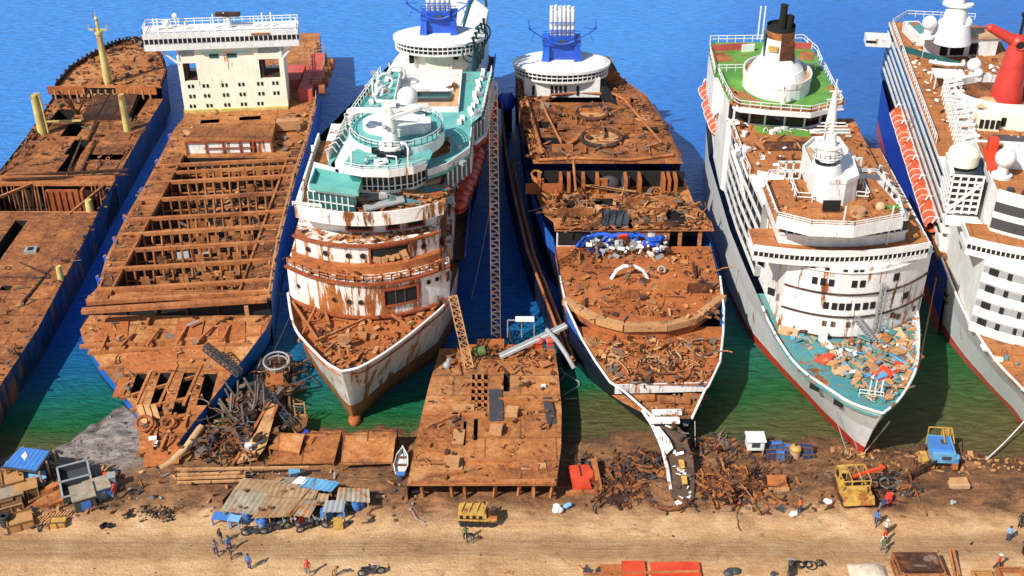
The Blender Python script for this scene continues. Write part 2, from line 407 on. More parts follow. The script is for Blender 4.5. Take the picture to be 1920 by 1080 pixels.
def between(L,Rr,ya,yb,z,inset=.5,avoid=()):
    def f():
        for _ in range(50):
            y=R.uniform(ya,yb); x=R.uniform(lerp_list(L,y)+inset,lerp_list(Rr,y)-inset)
            if not any(h[0]<x<h[1] and h[2]<y<h[3] for h in avoid): break
        return x,y,(z(y) if callable(z) else z)
    return f
def A2(px,py,z): p=at(px,py,z); return (p.x,p.y)
def rect(px0,py0,px1,py1,z):
    """world rectangle (x0,x1,y0,y1) under the image rectangle py0 (far) .. py1 (near)"""
    m=(py0+py1)/2; return (at(px0,m,z).x,at(px1,m,z).x,at(px0,py1,z).y,at(px0,py0,z).y)
# ------------------------------------------------------------------ setting: seabed/beach sheet, sea
SHORE=[(-400,104),(-90,106),(-62,107.2),(-53.4,108.8),(-50,113),(-47.5,117.5),(-44,119),(-40,116),(-33,113),(-25.3,112),(-13.4,112.6),(-6,110.5),(5.6,109.8),(12,111.5),(16.5,112.6),(22,109.8),(30,110.3),(37.8,110.8),(45,109),(52,108.2),(59,106.6),(75,105),(400,104)]
def shore(x):
    for a,b in zip(SHORE,SHORE[1:]):
        if x<=b[0]: return a[1]+(b[1]-a[1])*(x-a[0])/(b[0]-a[0])
    return 104
def sn(x,y): return math.sin(x*1.7+math.sin(y*1.3)*1.5)*.5+math.sin(y*2.1+x*.6)*.3+math.sin(x*.43-y*.37)*.6
def gz(x,y):
    d=shore(x)+.5*math.sin(x*1.1)+.3*math.sin(x*2.7)-y
    if d<0: z=max(-4,d*.10)
    else: z=min(1.1,d*.10)
    if d>0:
        k=min(1,d/2)*max(0,min(1,(y-93.5)/3)); z+=k*(.16*sn(x,y)+.10*sn(x*2.3+5,y*2.1)+.10*abs(sn(x*.7,y*.8+3)))
        z+=.03*sn(x*3,y*.6)
    return z
def G(px,py):
    z=0.8
    for _ in range(4): p=at(px,py,z); z=gz(p.x,p.y)
    return Vector((p.x,p.y,z))
mb=MB(); mb.smooth=True
xs=[-600,-300,-160]+[-90+i*.45 for i in range(401)]+[160,300,600]; ys=[-200,0,60,78]+[84+i*.35 for i in range(110)]+[130,200,400,1500]
n=len(xs)
mb.add([(x,y,gz(x,y) if 60<=y<=130 else (1.1 if y<60 else -4)) for y in ys for x in xs],[(j*n+i,j*n+i+1,(j+1)*n+i+1,(j+1)*n+i) for j in range(len(ys)-1) for i in range(n-1)])
def mat_ground():
    n=NB('beach_sand'); v=n.coord()
    a=n.noise(.22,6,v,.66,.6); b=n.noise(1.3,6,n.coord((.4,1.6,1)),.68); c=n.noise(5,4,v,.75)
    f=n.math('ADD',n.math('MULTIPLY',a,.42),n.math('ADD',n.math('MULTIPLY',b,.30),n.math('MULTIPLY',c,.30)))
    sand=n.ramp(f,[(.36,lin(150,108,70)),(.48,lin(194,148,100)),(.56,lin(212,170,122)),(.68,lin(230,200,160))])
    rsty=n.ramp(f,[(.38,lin(54,38,27)),(.47,lin(102,68,41)),(.55,lin(146,100,62)),(.63,lin(176,126,80)),(.75,lin(200,156,112))])
    sx=n.new("ShaderNodeSeparateXYZ"); n.l(n.tc.outputs['Object'],sx.inputs[0])
    yy=n.math('ADD',sx.outputs[1],n.math('MULTIPLY',n.math('SUBTRACT',n.noise(.14,4,v),.5),9))
    def band(lo,hi,soft):
        m=n.new("ShaderNodeMapRange",interpolation_type='SMOOTHSTEP'); n.l(yy,m.inputs[0]); m.inputs[1].default_value=lo; m.inputs[2].default_value=hi; return m.outputs[0]
    c1=n.mix(band(94.5,99,0),sand,rsty)
    # the wheel-worn track along the beach
    y2=n.math('ADD',sx.outputs[1],n.math('MULTIPLY',n.math('SUBTRACT',n.noise(.06,3,v),.5),3))
    d=n.math('ABSOLUTE',n.math('SUBTRACT',y2,91.3)); tr=n.ramp(d,[(0,.0),(1,1.0)])
    tm=n.new("ShaderNodeMapRange",interpolation_type='SMOOTHSTEP'); n.l(d,tm.inputs[0]); tm.inputs[1].default_value=.6; tm.inputs[2].default_value=2.8; tm.inputs[3].default_value=1; tm.inputs[4].default_value=0
    ruts=n.ramp(n.noise(1.6,6,n.coord((.035,2.4,1)),.7),[(.38,1.0),(.5,.5),(.6,.95)])
    c1=n.mix(n.math('MULTIPLY',n.math('MULTIPLY',tm.outputs[0],ruts),.72),c1,lin(116,84,56))
    # grey mud by the left-hand creek and wet edge at the water
    mx=n.new("ShaderNodeMapRange",interpolation_type='SMOOTHSTEP'); n.l(sx.outputs[0],mx.inputs[0]); mx.inputs[1].default_value=-38; mx.inputs[2].default_value=-43; mx.inputs[3].default_value=0; mx.inputs[4].default_value=1
    mud=n.ramp(n.noise(1.2,6,n.coord((.5,1.2,1)),.68,1.0),[(.35,lin(70,62,58)),(.5,lin(136,124,114)),(.65,lin(170,156,142))])
    c1=n.mix(n.math('MULTIPLY',mx.outputs[0],band(102.5,106,0)),c1,mud)
    wz=n.new("ShaderNodeMapRange",interpolation_type='SMOOTHSTEP'); n.l(sx.outputs[2],wz.inputs[0]); wz.inputs[1].default_value=.0; wz.inputs[2].default_value=.35; wz.inputs[3].default_value=.62; wz.inputs[4].default_value=1
    c1=n.mix(1.0,c1,n.mix(wz.outputs[0],(.0,.0,.0),(1,1,1)),'MULTIPLY')
    st=n.ramp(n.noise(.35,5,n.coord(loc=(40,9,0)),.6,.8),[(.62,0.0),(.72,1.0)])
    c1=n.mix(n.math('MULTIPLY',st,.55),c1,lin(52,40,32))
    tr1=n.ramp(n.math('ABSOLUTE',n.math('SINE',n.math('MULTIPLY',n.math('ADD',sx.outputs[1],n.math('MULTIPLY',n.noise(.05,3,n.coord(loc=(3,77,0))),7)),2.6))),[(.03,1.0),(.14,0.0)])
    trm=n.math('MULTIPLY',tr1,n.math('SUBTRACT',1.0,band(95,97.5,0)))
    c1=n.mix(n.math('MULTIPLY',trm,n.math('MULTIPLY',n.noise(.3,3,v),.75)),c1,lin(128,94,62))
    n.bump(n.noise(3,6,v,.75),.8,.25)
    return n.done(c1,.95)
M['ground']=mat_ground()
g=mb.build('ground','ground'); g['kind']='structure'; g['label']='sandy beach with a dark wheel-worn track and rusty, oily ground near the ships'
def mat_water():
    n=NB('sea'); sx=n.new("ShaderNodeSeparateXYZ"); n.l(n.tc.outputs['Object'],sx.inputs[0])
    k=n.math('SUBTRACT',1.0,n.math('MULTIPLY',n.math('MINIMUM',n.math('MAXIMUM',sx.outputs[0],-80),70),.0085))
    d=n.math('MULTIPLY',n.math('SUBTRACT',sx.outputs[1],106),k)
    vm=n.new("ShaderNodeVectorMath",operation='DISTANCE'); n.l(n.tc.outputs['Object'],vm.inputs[0]); vm.inputs[1].default_value=(11,113,0)
    mk=n.new("ShaderNodeMapRange",interpolation_type='SMOOTHSTEP'); n.l(vm.outputs['Value'],mk.inputs[0]); mk.inputs[1].default_value=3.5; mk.inputs[2].default_value=11; mk.inputs[3].default_value=.35; mk.inputs[4].default_value=1
    d=n.math('MULTIPLY',d,mk.outputs[0])
    y=n.math('ADD',n.math('ADD',d,106),n.math('MULTIPLY',n.math('SUBTRACT',n.noise(.07,4,n.coord((.45,.8,1)),.6),.5),n.math('MINIMUM',n.math('MULTIPLY',d,.8),26)))
    mr=n.new("ShaderNodeMapRange"); n.l(y,mr.inputs[0]); mr.inputs[1].default_value=106; mr.inputs[2].default_value=206
    c=n.ramp(mr.outputs[0],[(.0,lin(104,88,54)),(.05,lin(84,92,50)),(.10,lin(26,98,50)),(.18,lin(18,108,92)),(.26,lin(18,100,140)),(.38,lin(22,98,174)),(.65,lin(34,116,202)),(1,lin(64,144,222))])
    c=n.mix(n.math('MULTIPLY',n.noise(.5,4,n.coord((.35,1.4,1)),.65),.5),c,n.mix(1.0,c,(.72,.78,.85),'MULTIPLY'))
    b1=n.noise(.9,6,n.coord((.5,1.5,1)),.7,.5); b2=n.noise(.16,3,n.coord((.5,1.3,1)))
    n.bump(n.math('ADD',b1,n.math('MULTIPLY',b2,1.0)),.9,.75)
    rp=n.ramp(n.noise(1.1,5,n.coord((.4,1.7,1),(5,3,0)),.65,.3),[(.36,.62),(.52,1.0),(.68,1.18)]); c=n.mix(.8,c,rp,'MULTIPLY')
    n.b.inputs['IOR'].default_value=1.33; n.b.inputs['Specular IOR Level'].default_value=.35
    return n.done(c,.22)
M['sea']=mat_water()
mb=MB(); mb.poly([(-900,60,0),(900,60,0),(900,2500,0),(-900,2500,0)])
g=mb.build('sea','sea'); g['kind']='structure'; g['label']='blue sea turning green and brown in the shallows'
# ------------------------------------------------------------------ far-left bulk carrier
def ship1():
    s=thing('bulk_carrier','rusty bulk carrier hulk with blue-black hull, yellow mast and cream posts, at the left edge','ship',(-71,120,0))
    Rr=[(-62.5,86,4),(-61,94,4),(-61,116,4),(-60.6,127,4),(-60.9,145,4.6),(-61.6,162,5),(-62.1,184,5),(-62.1,199,5)]
    L=[(-79,86,4),(-81,94,4),(-81,127,4),(-81,145,4.6),(-80.8,162,5),(-81,184,5),(-82,199,5)]
    P=lambda a:[tuple(at(x,y,7)) for x,y in a]
    Rp=P([(307,158),(313,140),(306,115),(292,96),(275,86),(255,79)]); Lp=P([(107,162),(135,130),(168,110),(200,92),(228,82),(255,79)])
    Rp[0]=(Rp[0][0],200,7); Lp[0]=(Lp[0][0],200,7)
    R2=Rr[:-1]+[(-62.1,199.9,5)]; L2=L[:-1]+[(-82,199.9,5)]
    mb=MB(); hullsides(mb,L2,R2,zb=-2,kb=.97,close=False); hullsides(mb,Lp,Rp,zb=-2,kb=.95)
    for E in (L2,R2): mb.strip([(p[0],p[1],p[2]) for p in E],[(p[0],p[1],p[2]+.35) for p in E])
    mb.build('hull','hull1',s)
    y1=at(100,345,5).y; y2=at(100,392,5).y
    Hs=[rect(120,262,150,322,5),rect(120,232,152,258,5),rect(247,180,268,222,5),rect(100,205,140,228,5)]
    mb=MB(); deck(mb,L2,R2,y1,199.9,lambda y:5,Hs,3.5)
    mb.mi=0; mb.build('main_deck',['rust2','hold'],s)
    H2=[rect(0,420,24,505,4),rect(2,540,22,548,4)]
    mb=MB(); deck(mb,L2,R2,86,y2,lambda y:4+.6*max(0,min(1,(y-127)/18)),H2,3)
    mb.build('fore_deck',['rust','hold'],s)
    mb=MB(); mb.box(-81,-61.8,y2,y1,.6,.8); mb.box(-80.9,-80.7,y2-2,y1,.8,4.6); mb.box(-61.9,-61.7,y2-2,y1,.8,4.4); mb.box(-80.9,-61.7,y1+.3,y1+.5,.8,4.9); each(mb,'hold_lining','hold',s)
    # cut-open hold: bulkhead, frames
    mb=MB(); x0,x1=at(88,368,4).x,at(147,368,4).x
    mb.box(x0,x1,y1-2.2,y1-1.8,.7,5); mb.box(x1+.4,x1+.8,y1-2.4,y1-1.2,.7,5)
    for i in range(6): mb.box(x0+i*(x1-x0)/5-.1,x0+i*(x1-x0)/5+.1,y1-2.4,y1-2.2,.7,4.9)
    mb.build('bulkhead','rustred',s)
    mb=MB()
    for k in range(26):
        x=-80.5+k*.72
        if x0-.3<x<x1+.6: continue
        mb.bar((x,y1-.6-R.random(),.7),(x+R.uniform(-.4,.4),y1-.4,5),.16)
    mb.box(-81,-61.8,y1-.5,y1+.1,4.9,5.35); mb.box(-80.5,-62,y1+1.6,y1+2,5,5.5)
    a=at(0,345,5); b=at(90,345,5)
    mb.bar((-81,y1-8,4.9),(-74,y1,5.2),.4); mb.bar((-66,y2-1,4.6),(-63,y1,5),.35); mb.bar((-80,y2,4.4),(-62,y2-.3,4.5),.25,.4)
    mb.build('cut_frames','rustbar',s)
    mb=MB(); deck(mb,Lp,Rp,200,Lp[-1][1]-.3,7); mb.build('poop_deck','rust3',s)
    mb=MB(); xa,xb=-82.6,-63.3; yb=199.6
    mb.box(xa,xa+6.6,yb,200.1,5.9,7.35); mb.box(xb-7.2,xb,yb,200.1,5.9,7.35); each(mb,'poop_front','rustor',s)
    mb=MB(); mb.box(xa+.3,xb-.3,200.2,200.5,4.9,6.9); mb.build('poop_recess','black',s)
    mb=MB()
    for k in range(14): x=xa+1.2+k*1.3; mb.box(x-.12,x+.12,199.5,199.8,5,6.8)
    for k in range(7): mb.obox((xa+6+k*1.2,199.3,5.9),.5,.2,.6,R.uniform(-.3,.3))
    each(mb,'poop_frame','scrapl',s)
    mb=MB(); e=Lp+Rp[::-1]
    mb.strip([(p[0],p[1],7) for p in e],[(p[0],p[1],7.8) for p in e])
    for p,q in zip(e,e[1:]):
        for t in (.15,.4,.65,.9):
            c=Vector(p).lerp(Vector(q),t); mb.obox((c.x,c.y,7.6),.35,.35,.9+R.random()*.4,R.random())
    mb.build('bulwark','rustd',s)
    # hatch cover
    q=[at(157,226,5),at(244,226,5),at(266,173,5),at(190,173,5)]
    mb=MB(); mb.prism([(p.x,p.y) for p in q],5,6.1); 
    for t in (.33,.68):
        a=q[0].lerp(q[1],t);b=q[3].lerp(q[2],t); mb.bar((a.x,a.y,6.15),(b.x,b.y,6.15),.15)
    mb.build('hatch_cover',['rustd'],s)
    # deck plates lying a little proud, seams, pipes
    mb=MB()
    for (a,b,c,d) in [(20,322,118,290),(40,290,130,262),(150,318,225,290),(170,300,240,270),(165,262,245,250),(62,262,150,256)]:
        r=rect(a,d,c,b,5.1); mb.obox(((r[0]+r[1])/2,(r[2]+r[3])/2,5.08),r[1]-r[0],r[3]-r[2],.12,R.uniform(-.02,.02))
    each(mb,'deck_plate','rust',s)
    mb=MB()
    for (a,b,z) in [((128,322),(153,262),5),((152,322),(178,262),5),((10,330),(240,318),5),((5,337),(235,327),5),((60,262),(100,218),5),((180,225),(165,262),5),((160,418),(115,472),4),((172,418),(128,472),4),((0,520),(95,522),4),((40,570),(100,500),4),((20,486),(95,518),4)]:
        p,q=at(*a,z+.4),at(*b,z+.4); mb.bar(p,q,.3,.3)
    p=at(145,215,5);
    for d in ((-2.5,0),(2.6,1),(-.3,-2)): mb.bar((p.x,p.y,5),(p.x+d[0],p.y+d[1],9.5),.3)
    each(mb,'deck_pipe','rustd',s)
    # yellow mast, cream posts
    b=at(203,156,7); mb=MB(); mb.cone((b.x,b.y,7),(b.x,b.y,16.5),.75,.5,12); mb.cone((b.x,b.y,16.5),(b.x,b.y,18.6),.35,.25,8); mb.bar((b.x-1.6,b.y,17.0),(b.x+1.6,b.y,17.0),.25)
    for d in (-1.6,1.6): mb.bar((b.x+d,b.y,17),(b.x+d,b.y,17.9),.12)
    mb.cyl((b.x,b.y,18.6),(b.x,b.y,20.2),.1,6); mb.sphere((b.x,b.y,19),.35); mb.cyl((b.x,b.y,16.2),(b.x,b.y,16.7),.7,10); mb.build('mast','creamy',s)
    for (px,py,h,r) in [(80,251,7.0,.75),(239,245,6.6,.62),(170,400,2.3,.6),(115,525,2.2,.45)]:
        b=at(px,py,5 if py<300 else 4.2); mb=MB(); mb.cone((b.x,b.y,b.z-.1),(b.x,b.y,b.z+h),r,r*.82,12,False); mb.cyl((b.x,b.y,b.z+h-.06),(b.x,b.y,b.z+h-.05),r*.8,12)
        if h>6.8: mb.bar((b.x+r*1.3,b.y,b.z+.2),(b.x+r*1.1,b.y,b.z+h+.3),.25); mb.bar((b.x,b.y,b.z+h+.2),(b.x+r*1.4,b.y,b.z+h+.25),.25)
        mb.build('post','creamy',s)
    p,q=at(86,228,6),at(152,226,6); mb=MB(); mb.bar(p,q,.25); mb.build('derrick_boom','creamy',s)
    mb=MB(); p=at(60,478,4); mb.obox((p.x,p.y,4.5),1.6,1.5,1.0,.2); mb.mi=1; mb.obox((p.x,p.y,5.02),.8,.9,.08,.2); mb.build('deck_box',['grey','black'],s)
    mb=MB()
    for p,q in [((20,484,4.3),(90,520,4.3)),]: mb.bar(at(*p),at(*q),.28,.2)
    mb.build('deck_plank','white',s)
    mb=MB(); av=Hs+H2
    scrap(mb,between(L2,R2,y1+2,199,5,.6,av),190,.3,1.4,'xprcbt'); scrap(mb,between(Lp,Rp,201,225,7,1,()),190,.35,1.7,'xtrcbtx'); scrap(mb,between(L2,R2,112,y2,4.15,.7,av),170,.25,1.3,'xpbtrc')
    scrap(mb,between(L2,R2,y2+.5,y1-3,.8,1),90,.5,2)
    scrap(mb,lambda:(lambda y:(lerp_list(R2,y)-.5,y,4.6))(R.uniform(112,198)),70,.3,.9,'xb'); scrap(mb,lambda:(lambda y:(lerp_list(L2,y)+.5,y,5))(R.uniform(165,198)),50,.3,1,'xb')
    solo('scrap_metal',mb,['rustd','rust','scrapm'],'cut scrap and fittings strewn over the far-left hulk','scrap',kind='stuff')
ship1()
# ------------------------------------------------------------------ container ship hulk, cream deckhouse
def ship2():
    s=thing('container_ship','rusty cut-open container ship hulk with a tall cream deckhouse and bright blue side','ship',(-44,108,0))
    k=.12; xc=-44; T=lambda x,y:y+k*(x-xc)
    zf=lambda y:7 if y>=131 else max(1.6,4.7-(129.9-y)*.13)
    zl_=lambda y:max(1.6,min(4.7,4.7-(129.9-y)*.13))
    def edge(px,zfix=None):
        out=[]
        for x,y in px:
            z=7.0
            for _ in range(6): p=at(x,y,z); z=zfix if zfix else zl_(p.y)
            out.append((p.x,p.y,z))
        return sorted(out,key=lambda p:p[1])
    Rr=edge([(597,160),(595,200),(575,280),(555,340),(540,400),(525,460),(515,520),(509,563)],7.0)
    Rl=edge([(498,618),(470,655),(444,689),(389,759),(345,815),(318,852)])
    L=edge([(344,205),(345,220),(325,245),(300,295),(270,350),(240,400),(200,480),(182,540),(159,563)],7.0)
    Ll=edge([(150,618),(156,640),(170,662),(192,690),(226,733),(252,765),(262,790),(259,848)])
    ystern=228; Rr.append((-35.5,210,7)); Rr.append((-38,ystern,7)); L.append((-55.5,210,7)); L.append((-52,ystern,7))
    yc=Rr[0][1]
    Rl.append((Rr[0][0],yc,5)); Ll.append((L[0][0],yc,5)); 
    mb=MB(); hullsides(mb,L,Rr,zb=-2,kb=.95); 
    hullsides(mb,Ll,Rl,zb=-2,kb=.9,close=False); mb.poly([Ll[0],Rl[0],(Rl[0][0],Rl[0][1],-2),(Ll[0][0],Ll[0][1],-2)])
    mb.strip(Rr,[(p[0],p[1],p[2]+.5) for p in Rr]); mb.build('hull','hull2',s)
    x0,x1=-51.9,-35.3; dk=T
    yw=at(430,288,7).y
    Hs=[(x0,x1,yc+.01+2.5,yw-1.5)]
    mb=MB(); deck(mb,L,Rr,yc,ystern,7,Hs,4.2); mb.build('main_deck',['rust3','hold'],s)
    # lower fore deck, with slot openings
    Hl=[]
    for a in ((246,692,268,730),(286,690,311,752),(330,690,356,758),(374,692,398,742)): Hl.append(rect(*a,4))
    mb=MB(); deck(mb,Ll,Rl,Ll[0][1],yc-.01,zl_,Hl,2.2); mb.build('fore_deck',['rust3','hold'],s)
    mb=MB()
    for px,py,qx,qy,wd in [(150,650,490,628,.5),(165,662,470,645,.3),(185,690,440,668,.35),(225,748,420,690,.3),(245,770,380,742,.45),(262,800,350,788,.3),(262,846,316,850,.35)]:
        z=zf(at(px,py,4).y)+.25; mb.bar(at(px,py,z),at(qx,qy,z),wd,.4)
    for a in (276,320,366):
        mb.bar(at(a+12,684,zf(119)+.2),at(a-22,760,zf(112)+.2),.35,.3)
    for (a,b,c,d) in [(400,612,370,640),(300,615,275,648),(350,612,330,645),(250,625,225,650),(430,610,415,640),(200,630,190,655),(330,775,300,845),(300,785,285,840),(355,770,345,800)]:
        z=zf(at(a,b,4).y)+.2; mb.bar(at(a,b,z),at(c,d,z),.3,.3)
    each(mb,'fore_deck_beam','rustbar',s)
    mb=MB()
    for (a,b,c,d) in [(235,660,330,690),(285,760,345,790),(265,800,330,840),(400,700,440,668),(330,610,380,640),(180,612,240,640),(410,612,460,640),(215,700,235,730)]:
        r=rect(a,b,c,d,4); z=zf((r[2]+r[3])/2)+.12; mb.obox(((r[0]+r[1])/2,(r[2]+r[3])/2,z),r[1]-r[0],max(.8,r[3]-r[2]),.14,R.uniform(-.1,.25),.16)
    each(mb,'fore_deck_plate','rustor',s)
    p=at(287,826,2); mb=MB(); mb.obox((p.x,p.y,p.z+.35),.9,.7,.08,.2); mb.obox((p.x+.5,p.y-.9,p.z+.3),.5,1.0,.08,.1); each(mb,'white_mark_plate','whitem',s)
    p=at(272,800,2.6); mb=MB(); mb.torus((p.x,p.y,p.z+.5),.9,.22,.5,.4); mb.torus((p.x+2.6,p.y+.4,p.z+.3),.7,.18,.4,.4); each(mb,'cut_ring','rustor',s)
    mb=MB(); a,c=at(258,850,1.6),at(318,852,1.6)
    for j in range(9): t=j/8; q_=a.lerp(c,t); mb.bar((q_.x,q_.y-.1,-.2),(q_.x+R.uniform(-.2,.2),q_.y+.1,1.7),R.uniform(.2,.5),.3)
    each(mb,'torn_frame','rust',s)
    # step between main and fore deck: black sheet stands for the void's shade
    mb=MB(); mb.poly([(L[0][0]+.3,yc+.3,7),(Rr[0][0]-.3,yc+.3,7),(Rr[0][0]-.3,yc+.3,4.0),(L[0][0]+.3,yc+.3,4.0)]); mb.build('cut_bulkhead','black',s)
    mb=MB(); 
    for x in (-53,-50,-46,-42,-38,-34): mb.bar((x,yc+.1,4.8),(x+R.uniform(-.3,.3),yc,7),.25)
    mb.build('cut_frames','rustd',s)
    # transverse beams over the open hold, each with its hanging frames
    for i,(py,wd) in enumerate([(308,.55),(322,.35),(340,.5),(372,.5),(408,.5),(436,.5),(466,.5),(501,.55),(540,.6),(562,.5),(577,.9)]):
        p=at(400,py,7); y=p.y; xl=lerp_list(L,y)+.6; xr=lerp_list(Rr,y)-.5
        b=MB(); ex=0 if i<9 else 0
        b.bar((xl,T(xl,y),7.3),(xr,T(xr,y),7.3),wd,.5)
        nx=13
        if i not in (1,9,10):
            for j in range(nx+1):
                x=x0+.2+(x1-x0-.4)*j/nx; x2=x+R.uniform(-.2,.2)
                b.bar((x,T(x,y)-.05,7.2),(x2,T(x2,y)-.3,3.4),.24,.3)
            for zz in (5.4,): b.bar((x0,T(x0,y)-.1,zz),(x1,T(x1,y)-.1,zz),.18)
        b.build('deck_beam','rustbar',s)
    # longitudinal coaming
    mb=MB()
    for x in (x0,x1): mb.box(x-.15,x+.15,yc+1,yw-1,6.9,7.5)
    each(mb,'hatch_coaming','rust2',s)
    # partial plates between frames
    mb=MB()
    for py,xs_ in [(318,(-48,-46,-44,-42,-40,-38)),(352,(-40,)),(418,(-46,-45,-41,-39)),(448,(-44,-42,-39,-37.5)),(482,(-48,-43,-40,-38)),(518,(-49,-47,-44,-41,-38)),(530,(-46,-42,-40))]:
        y=at(400,py,6).y
        for x in xs_: mb.obox((x,T(x,y)-.3,5.2),1.15,.1,2.6,k,R.uniform(-.15,.15))
    each(mb,'frame_plate','rust3',s)
    # side decks: raised plates
    mb=MB(); y=yc+1
    while y<yw:
        xl,xr=lerp_list(L,y+1)+.4,lerp_list(Rr,y+1)-.4
        mb.obox(((xl+x0)/2,T((xl+x0)/2,y+1.3),7.15),x0-xl-.4,2.6,.16,k,R.uniform(-.02,.03)); mb.obox(((xr+x1)/2,T((xr+x1)/2,y+1.3),7.15),xr-x1-.4,2.6,.16,k,R.uniform(-.02,.03))
        y+=3.3
    each(mb,'side_deck_plate','rust',s)
    # torn shell edge along the left side
    mb=MB(); mb.mi=0
    for py,px in [(245,325),(293,301),(345,272),(398,242),(436,222),(470,205),(508,186),(545,172)]:
        p=at(px,py,7); x=lerp_list(L,p.y)-.1
        pts=[(x-.9*math.sin(t)*1.1,p.y+t*1.0-1.2,7-.9*t) for t in (0,.5,1,1.5,2,2.6)]
        mb.strip(pts,[(a,b,c-1.2) for a,b,c in pts]); mb.mi=1; mb.tube([(a,b,c+.05) for a,b,c in pts],.09,4); mb.mi=0
    p=at(255,760,3); 
    for dx in (0,.8,1.6): 
        pts=[(p.x+dx+i*.35,p.y-i*.7,3.0-i*.25+.3*math.sin(i)) for i in range(6)]; mb.mi=1; mb.strip(pts,[(a+.7,b,c+.2) for a,b,c in pts])
    mb.build('torn_shell',['blue','scrapl'],s)
    # raised hatch block with white panelled front
    q=[at(352,288,7),at(512,284,7),at(522,236,7),at(372,240,7)]
    mb=MB(); mb.prism([(p.x,p.y) for p in q],7,9.0); mb.build('hatch_block','rust2',s)
    a,b=Vector((q[0].x,q[0].y-.12,0)),Vector((q[1].x,q[1].y-.12,0)); lerp=lambda t,z,o=0:Vector((a.x+(b.x-a.x)*t,a.y+(b.y-a.y)*t-o,z))
    mb=MB()
    for t0,t1 in [(.0,.22),(.24,.42),(.44,.62),(.64,.74),(.82,.98)]: mb.bar((lerp((t0),8)),lerp(t1,8),.12,1.9)
    each(mb,'white_panel','whitem',s)
    mb=MB()
    for t in (0,.23,.43,.63,.78,1): mb.bar(lerp(t,7,.2),lerp(t,9.2,.2),.25)
    mb.bar(lerp(0,9.1,.2),lerp(1,9.1,.2),.3); mb.bar(lerp(.2,8,.3),lerp(.8,8,.3),.15)
    mb.build('panel_frame','rustred',s)
    mb=MB(); 
    for px,py,wd in [(470,232,3.5),(540,235,4),(395,238,3)]: p=at(px,py,8); mb.obox((p.x,p.y,8.2),wd,1.4,1.6,.15)
    each(mb,'deck_locker','scrapl',s)
    # ---- deckhouse
    f0,f1=at(347,211,7),at(541,203,7); ang=math.atan2(f1.y-f0.y,f1.x-f0.x); W=(f1-f0).length
    U=Vector((math.cos(ang),math.sin(ang),0)); V=Vector((-math.sin(ang),math.cos(ang),0))
    def hb(m,x0,x1,y0,y1,z0,z1):
        c=f0+U*(x0+x1)/2+V*(y0+y1)/2; m.frame((c.x,c.y,(z0+z1)/2),U*(x1-x0)/2,V*(y1-y0)/2,(0,0,(z1-z0)/2))
    ztop=18.4; zl=12.6
    dh=MB(); hb(dh,.0,W,0,6,7,zl); hb(dh,W*.17,W*.765,0,6,zl,ztop); hb(dh,0,W*.045,0,6,zl,ztop-1.2); hb(dh,W*.955,W,0,6,zl,ztop-1.2)
    hb(dh,W*.045,W*.17,0,5.5,ztop-2.6,ztop-1.5); hb(dh,W*.765,W*.955,0,5.5,ztop-2.4,ztop-1.4); hb(dh,W*.17+1.2,W*.765-1.2,-.25,0,ztop-1.0,ztop-.15)
    D=dh.build('deckhouse','cream',s)
    b=MB(); hb(b,-.2,W+.2,-.5,-.05,5.9,7.0); hb(b,0,W,-.45,.0,7.0,7.5); b.build('deckhouse_base','creamy',s)
    b=MB(); hb(b,W*.05,W*.17,4.5,4.8,zl,ztop-2.7); hb(b,W*.06,W*.165,.2,.5,zl,zl+.5); b.bar(f0+U*W*.055+V*.4+Vector((0,0,zl-7)),f0+U*W*.055+V*.4+Vector((0,0,ztop-9.5)),.25); hb(b,W*.77,W*.80,.3,4,zl,ztop-2.5); hb(b,W*.80,W*.95,.3,.7,zl,zl+.6)
    b=MB(); hb(b,W*.045,W*.07,.3,4,zl,ztop-2.6); hb(b,W*.045,W*.165,.3,4,zl,zl+.25); hb(b,W*.765,W*.80,.3,4,zl,ztop-2.4); hb(b,W*.765,W*.955,.3,4,zl,zl+.25); each(b,'opening_lining','rustd',s)
    b=MB(); hb(b,-4.8,W+2.9,-.8,3.5,ztop,ztop+2.9); BR=b.build('bridge','white',s)
    b=MB(); hb(b,-4.9,W+3.0,-.88,-.78,ztop+1.25,ztop+2.0); b.build('bridge_window_band','black',s,BR)
    b=MB(); 
    for i in range(33): x=-4.6+i*(W+7.2)/32; hb(b,x-.07,x+.07,-.95,-.88,ztop+1.25,ztop+2.0)
    b.build('window_mullions','white',s,BR)
    b=MB(); hb(b,W*.17+1.2,W*.765-1.2,-.45,-.3,ztop-.9,ztop-.7); b.build('teal_band','teald',s,D)
    b=MB()
    for x0_,x1_ in ((-3.4,.4),(W-.4,W+2.2)): pass
    b.bar(f0+U*-2.6+Vector((0,0,ztop-7)),f0+U*.2+Vector((0,0,ztop-9.6)),.3); b.bar(f0+U*(W+2)+Vector((0,0,ztop-7)),f0+U*(W-.2)+Vector((0,0,ztop-9.4)),.3)
    b.bar(f0+U*.3+Vector((0,0,ztop-9)),f0+U*.3+Vector((0,0,ztop-7)),.3); b.bar(f0+U*(W-.3)+Vector((0,0,ztop-9)),f0+U*(W-.3)+Vector((0,0,ztop-7)),.3)
    each(b,'bridge_strut','white',s)
    b=MB(); c=[f0+U*x+V*y+Vector((0,0,ztop+2.9-7)) for x,y in ((-4.7,-.7),(W+2.8,-.7),(W+2.8,3.4),(-4.7,3.4),(-4.7,-.7))]; b.rail(c,1.0,1.3,.1)
    for x,h in ((-3,2),(-2.4,2),(2,1.4),(6.6,2.4),(8.4,2.6),(13.2,1.6),(14.6,2.4),(16,2.4),(20,1.4)): p=f0+U*x+V*1; b.bar((p.x,p.y,ztop+2.9),(p.x,p.y,ztop+2.9+h),.22)
    b.build('roof_railing','white',s,BR)
